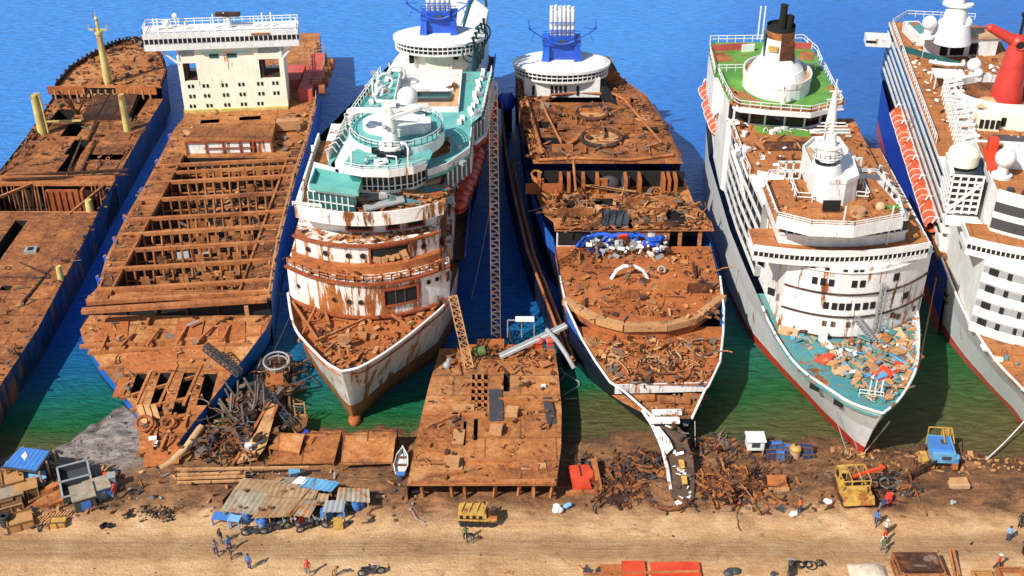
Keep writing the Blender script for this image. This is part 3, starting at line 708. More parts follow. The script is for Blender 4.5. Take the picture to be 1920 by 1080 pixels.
    b=MB(); p=f0+U*(W*.52)+V*1.2; b.cone((p.x,p.y,ztop+2.9),(p.x,p.y,ztop+5),.6,.35,8); b.mi=1; b.box(p.x-2,p.x+2,p.y-.6,p.y+.6,ztop+4.9,ztop+5.4); b.build('radar_mast',['white','rustd'],s,BR)
    b=MB(); p=f0+U*-1+V*1.5; b.sphere((p.x,p.y,ztop+3.9),.6); b.cyl((p.x,p.y,ztop+2.9),(p.x,p.y,ztop+3.6),.2,6); b.sphere((p.x+1.2,p.y+1,ztop+4.8),.45); b.cyl((p.x+1.2,p.y+1,ztop+2.9),(p.x+1.2,p.y+1,ztop+4.5),.12,6); b.build('radome','white',s,BR)
    b=MB(); hb(b,1.6,9,-.7,-.62,ztop+2.3,ztop+2.55); hb(b,W*.73,W*.9,-.98,-.8,ztop+2.2,ztop+2.5); b.build('rusty_pipe','rustor',s,BR)
    for z,xs_ in ((11.7,(.07,.21,.39,.55,.73,.875)),(9.9,(.07,.21,.39,.55,.73,.875)),(8.1,(.06,.22,.39,.55,.71))):
        for t in xs_:
            for d in (-.32,.32):
                p=f0+U*(W*t+d+.4); win(s,(p.x-V.x*.02,p.y-V.y*.02,z),ang,.36,.62,'black','window',None)
    for t in (.3,.33,.36,.47,.5,.53): p=f0+U*(W*(t+.02))-V*.02; win(s,(p.x,p.y,ztop-1.5),ang,.5,.7,'tglass','window',None)
    # red casing and salmon stern deck behind
    q=rect(500,122,562,192,7); b=MB(); b.box(-37.0,-34.6,194,206,7,9.2); b.build('engine_casing','salmon',s)
    b=MB(); b.box(-54,-37.6,200,207,7,8.6); b.build('stern_casing','salmon',s)
    b=MB(); 
    p=[at(583,160,9),at(606,158,9),at(610,100,9),at(580,104,9)]; b.prism([(v.x,v.y) for v in p],8.6,9.2); b.build('stern_platform','salmon',s)
    b=MB(); b.rail([tuple(v+Vector((0,0,.2))) for v in p]+[tuple(p[0]+Vector((0,0,.2)))],1.1,1.8,.12); 
    for v in p: b.bar((v.x,v.y,6.5),(v.x,v.y,9),.4)
    b.build('platform_railing','scrapl',s)
    b=MB()
    for i in range(4): y=196+i*4; b.cyl((-33.6,y,8.4),(-32.6,y,8.4),1.0,10)
    each(b,'ventilator','rustor',s)
    b=MB(); b.rail([(p[0]-.2,p[1],7.4) for p in Rr[:-1]],1.1,2.2,.12); b.build('side_railing','scrapl',s)
    mb=MB()
    scrap(mb,between([(x0+.5,100,0),(x0+.5,300,0)],[(x1-.5,100,0),(x1-.5,300,0)],yc+3,yw-2,2.9,.3),330,.5,2.2,'ppbbtxcx',4)
    scrap(mb,between(Ll,Rl,106,yc-.5,lambda y:zf(y)+.1,.8,Hl),110,.25,1.1,'xpbtcr',4)
    scrap(mb,between(L,Rr,yc,yw,7.1,.3,[(x0-.3,x1+.3,0,400)]),160,.25,.8,'xbtr',4); scrap(mb,between(L,Rr,yw,188,7.1,.6,[]),130,.35,1.5,'xbpt',4)
    scrap(mb,lambda:(lambda y:(lerp_list(Rr,y)-.7,y,7.2))(R.uniform(185,222)),70,.4,1.3,'xbr',4)
    solo('scrap_metal',mb,['rust3','scrapm','rustd','scrapl'],'cut plates and beams heaped inside the open container ship','scrap',kind='stuff')
    b=MB(); p=at(465,588,6); b.obox((p.x,p.y-.5,6.6),.5,.3,1.7,.2); b.mi=1; p=at(345,490,3); b.obox((p.x,p.y,4),1.6,1.2,.1,.3,.5); p=at(385,482,3); b.obox((p.x,p.y,4.2),1.4,1.4,.1,.1,.5); p=at(360,596,6); b.obox((p.x,p.y,5.2),1.6,.3,.1,.7,.3)
    each(b,'loose_panel',['scrapl','grey'],s)
ship2()
# ------------------------------------------------------------------ shared helpers for the passenger ships
def front(sh,l,m,r,z0,z1,zr=None,n=18):
    """curved front: three image points on its foot at height z0 -> arc function, arc points"""
    zr=z0 if zr is None else zr
    return arc3(A2(*l,zr),A2(*m,zr),A2(*r,zr),n)
def tierprism(mb,pts,yback,z0,z1,xl=None,xr=None):
    o=list(pts)+[(xr if xr is not None else pts[-1][0],yback),(xl if xl is not None else pts[0][0],yback)]
    mb.prism(o,z0,z1); return o
def off(pts,d):
    out=[]
    for i,p in enumerate(pts):
        a=pts[max(i-1,0)]; b=pts[min(i+1,len(pts)-1)]; tx,ty=b[0]-a[0],b[1]-a[1]; l=math.hypot(tx,ty) or 1
        out.append((p[0]+ty/l*d,p[1]-tx/l*d))
    return out
def wins(root,f,xs_,z,wd,h,mat='black',frame='white',name='window',o=.03):
    for x in xs_:
        d=(f(x+.1)-f(x-.1))/.2; a=math.atan(d); win(root,(x+math.sin(a)*o,f(x)-math.cos(a)*o,z),a,wd,h,mat,name,frame)
def ports(root,f,xs_,z,r=.3):
    for x in xs_:
        d=(f(x+.1)-f(x-.1))/.2; a=math.atan(d); port(root,(x,f(x),z),a,r)
def P3(l,z): return [tuple(at(x,y,z)) for x,y in l]
def P2(l,z): return [A2(x,y,z) for x,y in l]
def bandwall(mb,pts,z0,z1,d=.06,t=.1):
    q=off(pts,d)
    for a,b in zip(q,q[1:]): mb.bar((a[0],a[1],(z0+z1)/2),(b[0],b[1],(z0+z1)/2),t,z1-z0)
def mull(mb,pts,z0,z1,sp,d=.14,wd=.14):
    q=off(pts,d)
    for a,b in zip(q,q[1:]):
        L=math.hypot(b[0]-a[0],b[1]-a[1]); k=max(1,round(L/sp))
        for i in range(k):
            t=i/k; x,y=a[0]+(b[0]-a[0])*t,a[1]+(b[1]-a[1])*t; mb.box(x-wd/2,x+wd/2,y-wd/2,y+wd/2,z0,z1)
# lifeboat, built once per colour, then copied
def lifeboat(mat,L_=6.0,W=2.3,blunt=False):
    s=thing('lifeboat','x','lifeboat',(0,0,-50))
    b=MB(); secs=[(-.5,.02,.55),(-.42,.55,.3),(-.25,.92,.08),(0,1,.0),(.25,.95,.06),(.42,.7,.22),(.5,.25,.45)]
    if blunt: secs=[(-.5,.8,.18),(-.47,.97,.06),(-.2,1,0),(.2,1,0),(.47,.97,.06),(.5,.8,.18)]
    rings=[]
    for y,wd,k in secs:
        rings.append([(wd*W/2*math.cos(t)*(1),y*L_,.0+.95*(-math.sin(t))*(1-k)+(0)) for t in [math.pi*i/8 for i in range(9)]])
    for a,c in zip(rings,rings[1:]): b.strip(a,c)
    b.smooth=True; h=b.build('hull',mat if isinstance(mat,str) else mat[0],parent=s)
    b=MB(); rings=[[(wd*W/2*.96*math.cos(t),y*L_*.97,.02+(1.0-k*.8)*math.sin(t)) for t in [math.pi*i/8 for i in range(9)]] for y,wd,k in secs]
    for a,c in zip(rings,rings[1:]): b.add(list(a)+list(c),[(i,i+1,9+i+1,9+i) for i in range(8)],True)
    c=b.build('canopy',mat,parent=s)
    b=MB(); b.box(-.45,.45,L_*.18,L_*.36,.9,1.35); b.build('hatch_cabin',mat,parent=s)
    b=MB()
    for y in (-.3,0,.3): b.tube([(W/2*1.0*math.cos(t),y*L_,.03+1.0*math.sin(t)) for t in [math.pi*i/8 for i in range(9)]],.05,4)
    b.tube([(W/2*1.02*wd,y*L_,.05) for y,wd,k in secs],.07,4); b.tube([(-W/2*1.02*wd,y*L_,.05) for y,wd,k in secs],.07,4)
    b.build('strap','white' if mat!='orangered' else 'rustd',parent=s)
    return s
LBR=lifeboat('orangered',6.2,2.5); LBO=lifeboat('orange',6.2,2.5); LBF=lifeboat('orange',6.35,2.0,True)
_used=set()
def place_boat(src,loc,rz,label,group):
    if src.name not in _used:
        _used.add(src.name); src.location=loc; src.rotation_euler=(0,0,rz); src['label']=label; src['group']=group; return src
    c=copytree(src,loc,rz,label); c['group']=group; return c
def disc_funnel(s,cx,cy,z,rx,ry,zf,hf,ww,npipe,ptop,rustline=False):
    """round lounge disc with the blue funnel and white pipes on top"""
    b=MB(); b.ellprism((cx,cy),rx,ry,z-.45,z,56); b.ellprism((cx,cy),rx*.985,ry*.985,z,z+.25,56,rx*.9,ry*.9); D=b.build('disc_roof','white',s)
    b=MB(); b.ellprism((cx,cy),rx*.95,ry*.95,z-.95,z-.45,56,cap=False); b.ellprism((cx,cy),rx*.94,ry*.94,z-1.6,z-1.1,56,cap=False); b.build('disc_window_band','glass',s,D)
    b=MB(); b.ellprism((cx,cy),rx*.97,ry*.97,z-1.1,z-.95,56); b.ellprism((cx,cy),rx*.96,ry*.96,z-1.95,z-1.6,56,); b.build('disc_rim','white',s,D)
    b=MB(); 
    for i in range(56):
        a=6.283*i/56; x,y=cx+rx*.955*math.cos(a),cy+ry*.955*math.sin(a); b.box(x-.06,x+.06,y-.06,y+.06,z-1.6,z-.45)
    b.build('mullions','white',s,D)
    # funnel: stepped blue block with buttresses
    W=ww/2; b=MB()
    b.prism([(cx-W*.82,cy+.2),(cx+W*.82,cy+.2),(cx+W*.72,cy+4.5),(cx-W*.72,cy+4.5)],z+.2,z+hf*.62)
    for sx in (-1,1): b.prism([(cx+sx*W*.62,cy-.9),(cx+sx*W,cy-.6),(cx+sx*W*.9,cy+3.8),(cx+sx*W*.6,cy+3.8)][::sx],z+.2,z+hf*.60,o2=[(cx+sx*W*.62,cy-.55),(cx+sx*W*.9,cy-.4),(cx+sx*W*.84,cy+3.6),(cx+sx*W*.6,cy+3.6)][::sx])
    b.box(cx-W*.95,cx+W*.95,cy-.3,cy+4.6,z+hf*.62,z+hf*.68); b.prism([(cx-W*.62,cy-.4),(cx+W*.62,cy-.4),(cx+W*.6,cy+4.3),(cx-W*.6,cy+4.3)],z+hf*.68,z+hf,o2=[(cx-W*.58,cy-.6),(cx+W*.58,cy-.6),(cx+W*.58,cy+4.2),(cx-W*.58,cy+4.2)])
    b.tube([(cx-W*.6+W*1.2*i/8,cy-.7,z+hf*.84-abs(math.sin(math.pi*i/8))*hf*.12) for i in range(9)],.16,5)
    f=b.build('funnel','blue',s)
    b=MB(); b.box(cx-W*.2,cx+W*.2,cy-.75,cy-.35,z+hf*.68,z+hf*.85); b.build('louvre','dgrey',s,f)
    for i in range(npipe):
        b=MB(); x=cx-W*.52+W*1.04*i/(npipe-1)
        for yy in (0,1.5): b.cyl((x,cy+yy,z+hf*.98),(x,cy+yy,ptop+yy*.15+R.uniform(-.2,.2)),W*.52/(npipe-1)*.82,8)
        b.build('exhaust_pipe','white',s,f)
    b=MB()
    for zz in (.25,.55): b.bar((cx-W*.62,cy-.55,z+hf+(ptop-z-hf)*zz),(cx+W*.62,cy-.55,z+hf+(ptop-z-hf)*zz),.14)
    b.rail([(cx-W*.9,cy-.5,z+hf),(cx+W*.9,cy-.5,z+hf)],.8,.9,.08)
    for sx in (-1,1):
        p=Vector((cx+sx*W*.7,cy,z+hf*.8)); q=Vector((cx+sx*W*1.6,cy-.6,z+hf+1.2)); b.bar(p,q,.2); b.bar(q,q+Vector((sx*.1,0,1.5)),.14); b.bar(q,q-Vector((sx*1.8,0,-.3)),.1); b.bar(q-Vector((sx*.9,0,.6)),q+Vector((-sx*.3,0,-2)),.1); b.sphere(q+Vector((0,0,.3)),.25,n=8,m=5)
    b.build('funnel_platform','blue',s,f)
    return D
# ------------------------------------------------------------------ white and teal cruise ship
def ship3():
    s=thing('cruise_ship','white cruise ship with teal decks, rust-streaked bow and a blue funnel on a white disc','ship',(-19,112,0))
    Rf=P3([(640,696),(670,690),(705,672),(738,650),(770,626),(798,603),(825,580),(841,564)],9.6); Lf=P3([(640,696),(612,680),(589,658),(570,638),(555,618),(546,590),(540,550)],9.6)
    Lf,Rf=spline(Lf),spline(Rf)
    xr=[(-7.0,135),(-6.9,151.4),(-4.8,178.6),(-3.2,208),(-6,216)]; 
    Rs=Rf+[(x,y,9) for x,y in xr]; Ls=Lf+[(-28.2,140,9),(-27,152,9),(-23.5,170,9),(-20,190,9),(-17,208,9),(-11,216,9)]
    yfo=136
    ft=at(666,786,0)
    mb=MB(); cut=lambda E:[p for p in E if p[1]<=yfo+16]
    hullsides(mb,[p for p in Ls if p[1]<140.5],[p for p in Rs if p[1]<135.5],foot=(ft.x,ft.y),zb=-2,kb=.93,fl=22,close=False); mb.build('bow_hull','hull3',s)
    mb=MB(); hullsides(mb,[p for p in Ls if p[1]>139],[p for p in Rs if p[1]>134.9],zb=-2,kb=.93); mb.build('aft_hull','hull4',s)
    mb=MB(); mb.sphere((ft.x,ft.y-.3,.2),.8,(1,1.5,.9)); mb.build('bulb','rustor',s)
    mb=MB(); deck(mb,[(p[0],p[1],9) for p in Ls],[(p[0],p[1],9) for p in Rs],Ls[0][1]+.6,139,8.6,(),1,inset=.15); mb.build('forecastle_deck','rustor',s)
    mb=MB(); e=Lf[::-1]+Rf[1:]; e2=[(p[0],p[1],p[2]) for p in e]; mb.tube(e2,.17,6); mb.build('bow_rail','whitem',s)
    # ragged superstructure tiers at the front
    XR=-8.2; XL=-27.6
    TI=[]
    def tier(l,m,r,z0,z1,yb,mat,name,ins=0):
        f,pts=front(s,l,m,r,z0,z1); b=MB(); tierprism(b,pts,yb,z0,z1); o=b.build(name,mat,s); TI.append((f,pts,o)); return f,pts,o
    f1,p1,o1=tier((545,560),(655,594),(843,560),9,13.9,150,'whiter','front_tier')
    f2,p2,o2=tier((557,487),(668,508),(824,480),13.9,17.5,152,'whiter','front_tier')
    f3,p3,o3=tier((575,425),(690,436),(818,420),17.5,19.9,156,'whitem','front_tier')
    for p,z in ((p1,9.15),(p1,13.9),(p2,14.0),(p2,17.5)):
        b=MB(); bandwall(b,p,z-.12,z+.15,.2,.5); b.build('rusty_ledge','rustred',s)
    b=MB(); b.rail([(x,y,14.0) for x,y in off(p1,-.1)],.9,1.5,.12); b.build('ledge_railing','rustor',s)
    # rusty middle storey between tier 1 and tier 2
    b=MB(); q=off(p2,.9); tierprism(b,q,140,13.9,15.0); b.build('ledge_storey','rustor',s)
    # big openings
    def opening(f,xa,xb,z0,z1,mat='black',o=.07):
        b=MB(); n=5; xs_=[xa+(xb-xa)*i/n for i in range(n+1)]
        for a,c in zip(xs_,xs_[1:]): b.bar((a,f(a)-o,(z0+z1)/2),(c,f(c)-o,(z0+z1)/2),.12,z1-z0)
        w_=b.build('large_window',mat,s)
        b=MB()
        for z in (z0,z1): 
            for a,c in zip(xs_,xs_[1:]): b.bar((a,f(a)-o-.1,z),(c,f(c)-o-.1,z),.25,.25)
        for a in (xa,xb): b.box(a-.13,a+.13,f(a)-o-.25,f(a)-o+.1,z0,z1)
        b.build('frame','rustred',s,w_); return w_
    X=lambda px,z,f=f1:at(px,545,z).x
    xa,xb=at(722,560,11).x,at(784,560,11).x; w1=opening(f1,xa,xb,10.6,12.9)
    b=MB()
    for t in (.35,.62): x=xa+(xb-xa)*t; b.box(x-.06,x+.06,f1(x)-.2,f1(x)-.1,10.6,12.9)
    b.build('mullion','dgrey',s,w1)
    xa,xb=at(694,480,16).x,at(766,480,16).x; w2=opening(f2,xa,xb,14.9,17.2); b=MB()
    for i in range(9): x=R.uniform(xa+.3,xb-.5); b.obox((x,f2(x)-.2,15.0+R.random()*.9),R.uniform(.5,1.2),.2,R.uniform(.4,1.0),0,0,R.uniform(-.4,.4))
    b.build('debris','scrapl',s,w2)
    for px in (629,657,679): ports(s,f1,[at(px,562,11).x],11.2,.33)
    for px in (805,820): ports(s,f1,[at(px,528,12).x],12.6,.27)
    for px in (560,): ports(s,f1,[at(px,548,11).x],11.6,.27)
    for px in (576,611,655,682,793): ports(s,f2,[at(px,475,16).x],16.0,.36)
    b=MB()
    for px in (690,715): 
        x=at(px,440,18).x
    b=MB(); xa,xb=at(645,440,18.5).x,at(694,440,18.5).x
    for xa,xb in ((xa,xb),(at(722,440,18.5).x,at(745,440,18.5).x),(at(760,440,18.5).x,at(792,440,18.5).x)): opening(f3,xa,xb,17.9,19.6)
    for px in (610,634,707,): ports(s,f3,[at(px,440,18.7).x],18.8,.33)
    # bridge fascia with wings
    f4,p4=front(s,(556,408),(690,424),(832,402),19.9,21.6)
    b=MB(); tierprism(b,p4,149,19.9,20.2); bandwall(b,p4,19.9,21.7,-.1,.25); b.bar((p4[0][0],p4[0][1],20.8),(p4[0][0],149,20.8),.25,1.7); b.build('bridge_fascia','whitem',s)
    b=MB(); tierprism(b,off(p4,-.5),149,20.2,20.5); b.build('bridge_deck','rust3',s)
    b=MB(); b.cyl((p4[0][0]+.3,p4[0][1]+.6,21),(p4[0][0]+.3,p4[0][1]+3,21.8),.35,8); b.rail([(p4[0][0]-.3,p4[0][1],21.6),(p4[0][0]+3.3,p4[0][1]-.8,21.6)],.5,.8,.12); b.build('wing_rail','white',s)
    # main body
    b=MB(); lw=[A2(590,337,20.5),A2(657,219,20.5),A2(712,138,20.5),A2(738,100,20.5)]; b.prism([(XL,150),(XR-.8,150),(-5.6,178),(-4.2,206),(-7,212),(-12,213)]+lw[::-1],9,19.4); b.build('main_house','white',s)
    # side glazing at right
    # level 4: teal block lower left
    b=MB(); q=P2([(580,384),(666,397),(676,362),(592,338)],21); b.prism(q,20.4,23.6); o4=b.build('lower_lounge','white',s)
    b=MB(); bandwall(b,q[:2],20.9,22.9,.03,.12); b.build('window_band','tglass',s,o4); b=MB(); mull(b,q[:2],20.9,22.9,.75); bandwall(b,q[:2],21.75,21.85,.14,.1); b.build('mullions','white',s,o4)
    b=MB(); q2=P2([(581,355),(672,367),(679,345),(592,325)],23.7); b.prism(q2,23.6,23.75); b.wall(q2+q2[:1],23.7,24.5,.1); b.build('teal_roof','teal',s,o4)
    # cut-open right-hand bridge roof with wreckage
    b=MB(); q=P2([(672,398),(835,386),(838,352),(676,360)],21); b.prism(q,20.4,21.2); b.build('cut_roof','rust3',s)
    b=MB(); 
    for px,py,wd,mt in ((760,380,4,0),(720,385,5,1),(790,366,4.5,2),(700,372,3.5,1),(740,362,6,2),(810,358,4,0)):
        p=at(px,py,21.6); b.mi=mt; b.obox((p.x,p.y,21.8),wd,1.2,.25,R.uniform(-.1,.3),R.uniform(-.3,.3),R.uniform(-.2,.2))
    b.build('torn_plating',['teald','grey','rust3'],s)
    # tan decks either side of the lounge
    b=MB(); q=P2([(604,355),(634,352),(655,300),(640,285),(622,305)],22.2); b.prism(q,21.5,22.2); q=P2([(794,346),(824,336),(838,300),(800,318)],22.2); b.prism(q,21.5,22.2); each(b,'side_deck','tan',s)
    # observation lounge
    b=MB(); zl0,zl1=22.0,25.6; q=P2([(632,352),(680,362),(730,363),(775,357),(797,346)],22.0); back=P2([(806,298),(660,300)],22.0)
    b.prism(q+back,zl0,zl1); o5=b.build('observation_lounge','white',s)
    b=MB(); bandwall(b,q,22.5,24.6,.03,.12); b.build('window_band','glass',s,o5); b=MB(); mull(b,q,22.5,24.6,.72); bandwall(b,q,23.0,23.1,.14,.1); b.build('mullions','white',s,o5)
    q5=P2([(636,322),(680,330),(730,331),(775,325),(798,316),(812,285),(790,270),(690,268),(660,285)],25.7); b=MB(); b.prism(q5,25.6,25.75); b.build('teal_roof','teal',s,o5)
    b=MB(); b.wall(q5[:5],25.6,26.6,.14); b.rail([(x,y,26.4) for x,y in q5[:5]],.7,1.5,.07); b.build('roof_parapet','white',s,o5)
    # teal wings beside (right)
    b=MB(); q=P2([(802,330),(838,318),(880,288),(884,250),(868,234),(845,245),(846,285),(806,300)],23.4); b.prism(q,22.9,23.4); o6=b.build('wing_deck','teal',s)
    b=MB(); e=q[:4]; b.wall(e,23.4,24.3,.12); b.build('wing_parapet','white',s,o6)
    b=MB(); b.wall(P2([(838,322),(880,292),(884,255)],23),20.6,22.9,.2); b.build('wing_glazing','tglass',s,o6); b=MB(); mull(b,P2([(838,322),(880,292),(884,255)],23),20.6,22.9,1.0,.16,.2); b.wall(P2([(838,322),(880,292),(884,255)],20.4),20.3,20.7,.4); b.build('mullions','white',s,o6)
    b=MB(); q=P2([(612,345),(655,262),(662,232),(650,232),(616,300)],22.2); b.prism(q,21.2,22.2); o6=b.build('wing_deck','teal',s); b=MB(); b.wall(q[1:],22.2,23.4,.12); 
    for k in range(9):
        p=Vector((*q[2],22)).lerp(Vector((*q[4],22)),k/8) if k else Vector((*q[3],22)); b.tube([(p.x,p.y,22),(p.x-.2,p.y,23.6),(p.x+.6,p.y+.2,24.0),(p.x+1.1,p.y+.3,23.2)],.1,5)
    b.build('wing_screen','white',s,o6)
    # round teal deck with white drum and radar mast
    zc=26.6; c=at(744,240,zc); rx=(at(833,240,zc).x-at(655,240,zc).x)/2
    b=MB(); b.ellprism((c.x,c.y),rx,6.3,zc-1.6,zc-.1,48); o7=b.build('round_deck_rim','white',s)
    b=MB(); b.ellprism((c.x,c.y),rx*.985,6.2,zc-.1,zc,48); b.build('round_deck','teal',s,o7)
    b=MB(); b.rail([(c.x+rx*.97*math.cos(6.283*i/40),c.y+6.1*math.sin(6.283*i/40),zc) for i in range(41)],.9,2,.08); b.build('round_railing','white',s,o7)
    b=MB(); b.ellprism((c.x-.4,c.y+.2),3.9,2.9,zc,zc+.9,40); b.ellprism((c.x-.4,c.y+.2),3.5,2.5,zc+.9,zc+1.1,40,3.2,2.3); b.prism([(c.x+1.0,c.y-1.8),(c.x+3.6,c.y-1.8),(c.x+4.4,c.y-.6),(c.x+4.2,c.y+1.2),(c.x+1,c.y+2)],zc,zc+1.0); b.build('drum','white',s)
    p=at(734,283,25.8); b=MB(); b.cone((p.x,p.y,25.7),(p.x,p.y,26.8),1.9,1.6,20); b.cone((p.x,p.y,26.8),(p.x-.2,p.y+.6,31.6),1.05,.65,14)
    b.prism([(p.x-.9,p.y-.4),(p.x+3.2,p.y+1.0),(p.x+3.2,p.y+1.6),(p.x-.9,p.y+.6)],29,29.5,o2=[(p.x-.9,p.y-.4),(p.x+1.0,p.y+.4),(p.x+1.0,p.y+1.0),(p.x-.9,p.y+.6)])
    b.bar((p.x,p.y,30.2),(p.x+3.6,p.y+1.4,31.0),.8,.4); b.bar((p.x-4.6,p.y+2,30.4),(p.x-.2,p.y+.6,30.9),.9,.4); b.bar((p.x,p.y+.6,31.2),(p.x+4.6,p.y+2,30.9),1.1,.4); b.sphere((p.x-4.6,p.y+2,30.2),.9,(1,1,.5)); b.box(p.x-.8,p.x+.8,p.y+.1,p.y+1.1,31.6,31.9)
    b.bar((p.x-1.6,p.y+.6,32.2),(p.x+1.2,p.y+.6,32.1),.3); b.build('radar_mast','white',s)
    b=MB(); b.sphere((p.x-.5,p.y-.9,29.4),.3); b.sphere((p.x+.5,p.y-1.1,28.9),.3); b.build('mast_lights','grey',s)
    b=MB(); 
    for i in range(8): a=-2.7+i*.33; b.box(p.x+2.2*math.cos(a)-.35,p.x+2.2*math.cos(a)+.35,p.y+2.2*math.sin(a)-.25,p.y+2.2*math.sin(a)+.1,26.0,26.7)
    b.build('mast_base_windows','glass',s)
    p=at(764,182,29.4); b=MB(); b.sphere((p.x,p.y,29.4),1.35,n=20,m=12); b.cyl((p.x,p.y,26),(p.x,p.y,28.3),.8,10); b.ellprism((p.x,p.y),2.2,1.6,26.6,26.9,20); b.build('radome','white',s)
    # deck emblem: white fan of deck chairs frame
    p=at(715,305,25.8); b=MB(); b.obox((p.x,p.y,26.0),1.6,1.0,.3,.3); b.obox((p.x-.1,p.y-.8,26.0),1.2,.8,.3,.7); 
    for dx in (-2,2): b.tube([(p.x+dx,p.y-1.0,25.8),(p.x+dx*.9,p.y+.4,26.4),(p.x+dx*.3,p.y+.5,26.5)],.12,5)
    b.build('deck_frame','white',s)
    for px,py in ((661,318),(767,318)): p=at(px,py,25.8); b=MB(); b.tube([(p.x,p.y,25.8),(p.x,p.y,28.6),(p.x-.3,p.y+.1,29.2),(p.x-.9,p.y+.2,29.2)],.15,6); b.build('davit','white',s)
    # sun deck ring round the sunken pool court
    zr=22.0
    outer=P2([(657,219),(714,138),(760,128),(830,124),(890,126),(922,136),(904,215),(884,232),(850,250),(690,262),(656,240)],zr)
    hole=P2([(728,205),(762,142),(880,138),(845,212)],zr)
    LL=sorted([outer[i] for i in (10,0,1)],key=lambda p:p[1]); RR=sorted([outer[i] for i in (7,6,5)],key=lambda p:p[1])
    hx0=at(742,185,zr).x; hx1=at(862,185,zr).x; y0_=at(800,210,zr).y; y1_=at(800,140,zr).y
    b=MB(); L4=[(p[0],p[1]) for p in LL]; R4=[(p[0],p[1]) for p in RR]; ya=min(L4[0][1],R4[0][1])-3
    deck(b,L4,R4,ya,L4[-1][1]+.8,zr,[(hx0,hx1,y0_,y1_)],2.2)
    b.build('sun_deck',['teal','white'],s)
    b=MB(); b.box(hx0+.02,hx1-.02,y0_+.02,y1_-.02,zr-2.2,zr-1.9); pc=b.build('pool_court','tan',s)
    b=MB(); p=at(795,166,20); b.ellprism((p.x,p.y),4.3,2.3,20.1,20.9,28); b.ellprism((p.x+2.5,p.y-1.4),2.0,1.2,20.1,20.6,20); b.build('pool_cover','white',s,pc)
    b=MB(); p=at(815,185,20); b.box(p.x-2.6,p.x+2.4,p.y-1.3,p.y+1.2,20.1,20.25); b.build('pool','tglass',s,pc); b=MB(); b.wall([(p.x-2.6,p.y-1.3),(p.x+2.4,p.y-1.3),(p.x+2.4,p.y+1.2),(p.x-2.6,p.y+1.2),(p.x-2.6,p.y-1.3)],20.1,20.6,.25); b.build('pool_rim','dgrey',s,pc)
    b=MB(); 
    for k in range(26): b.obox((R.uniform(hx0+1,hx1-1),y1_-R.uniform(.4,1.8),20.4),.6,.5,R.uniform(.5,1.1),R.random())
    each(b,'lounge_chair','woodd',s,pc)
    b=MB(); 
    for k,(px,py) in enumerate(((744,150),(722,165),(718,190),(712,180))): p=at(px,py,22); b.torus((p.x,p.y,23.0),1.2,.2,math.pi/2,.4*k); b.bar((p.x-1,p.y,22),(p.x-1,p.y,24.6),.2)
    each(b,'deck_hoop','white',s)
    b=MB(); 
    b.rail([(x,y,zr) for x,y in L4],1.1,1.3,.10); b.rail([(x,y,zr) for x,y in R4],1.1,1.3,.10); b.wall([(hx0,y0_),(hx0,y1_),(hx1,y1_),(hx1,y0_),(hx0,y0_)],zr,zr+.8,.16)
    b.build('deck_railing','white',s)
    b=MB(); e=sorted(R4+[A2(884,255,zr)],key=lambda p:p[1])
    b.wall([(x+.2,y) for x,y in R4],19.2,21.6,.2); b.build('side_glazing','tglass',s); b=MB(); mull(b,R4,19.2,21.6,1.2,.25,.25); b.wall([(x+.35,y) for x,y in R4],18.8,19.3,.5); b.build('side_frames','white',s)
    b=MB()
    for k in range(14):
        t=k/13; x=lerp_list(R4,R4[0][1]+(R4[-1][1]-R4[0][1])*t)-1.2; y=R4[0][1]+(R4[-1][1]-R4[0][1])*t; b.obox((x-R.random()*1.0,y,zr+.25),.6,1.3,.35,R.uniform(-.2,.2))
    for k in range(8):
        t=k/7; x=lerp_list(L4,L4[0][1]+(L4[-1][1]-L4[0][1])*t)+1.2; y=L4[0][1]+(L4[-1][1]-L4[0][1])*t; b.obox((x+R.random()*.8,y,zr+.25),.6,1.3,.35,R.uniform(-.2,.2))
    each(b,'sun_bed','white',s)
    b=MB()
    for px,py in ((690,345),(700,300),(775,300),(860,270),(868,300),(850,300),(690,165),(700,140),(905,150),(900,180),(895,205)): p=at(px,py,24 if py>200 else 22); b.obox((p.x,p.y,(25.9 if py>290 and px<800 else 23.6 if py>200 else 22.3)),.7,.7,.5,R.random())
    each(b,'deck_vent','grey',s)
    # under-disc house, then disc
    zd=25.8; c=at(823,66,zd); rx=(at(909,64,zd).x-at(737,64,zd).x)/2
    b=MB(); b.ellprism((c.x,c.y+1.2),rx*.62,3.4,20.4,zd-1.6,30,rx*.66,3.6); b.box(c.x-2,c.x+2,c.y-2.6,c.y-1.6,20.4,23.8); b.build('disc_house','cream',s)
    b=MB(); 
    for x,z_ in ((-4.2,22.6),(2.6,23.2)): b.box(c.x+x-.35,c.x+x+.35,c.y-1.9,c.y-.9,z_-.6,z_+.6)
    each(b,'doorway','black',s)
    disc_funnel(s,c.x,c.y,zd,rx,4.3,zd,3.9,5.8,5,zd+9)
    b=MB()
    for k in range(5):
        x=c.x+rx*(.72+.05*k); y=c.y-4+2.0*k; b.tube([(x,y,20.5),(x+.5,y,25),(x+.3,y,27)],.3,6); b.torus((x,y,24.6),1.5,.15,math.pi/2,.5,14,5)
    b.tube([(-8.6,190,20.4),(-7.0,192,25),(-5.6,196,26.5),(-5,202,24),(-4.6,206,20)],.35,8); each(b,'aft_duct','tglass',s)
    # promenade, davits on the right
    b=MB(); b.wall([(-6.2,136.5),(-6.0,151.4),(-4.4,178.6),(-3.0,209)],9,10.1,.14); b.build('promenade_bulwark','blue',s)
    b=MB(); b.poly([(-9,136,9.4),(-6,136,9.4),(-5.8,151.4,9.4),(-4.2,178.6,9.4),(-2.9,209,9.4),(-6,209,9.4)]); b.build('promenade_deck','rustd',s)
    n=0
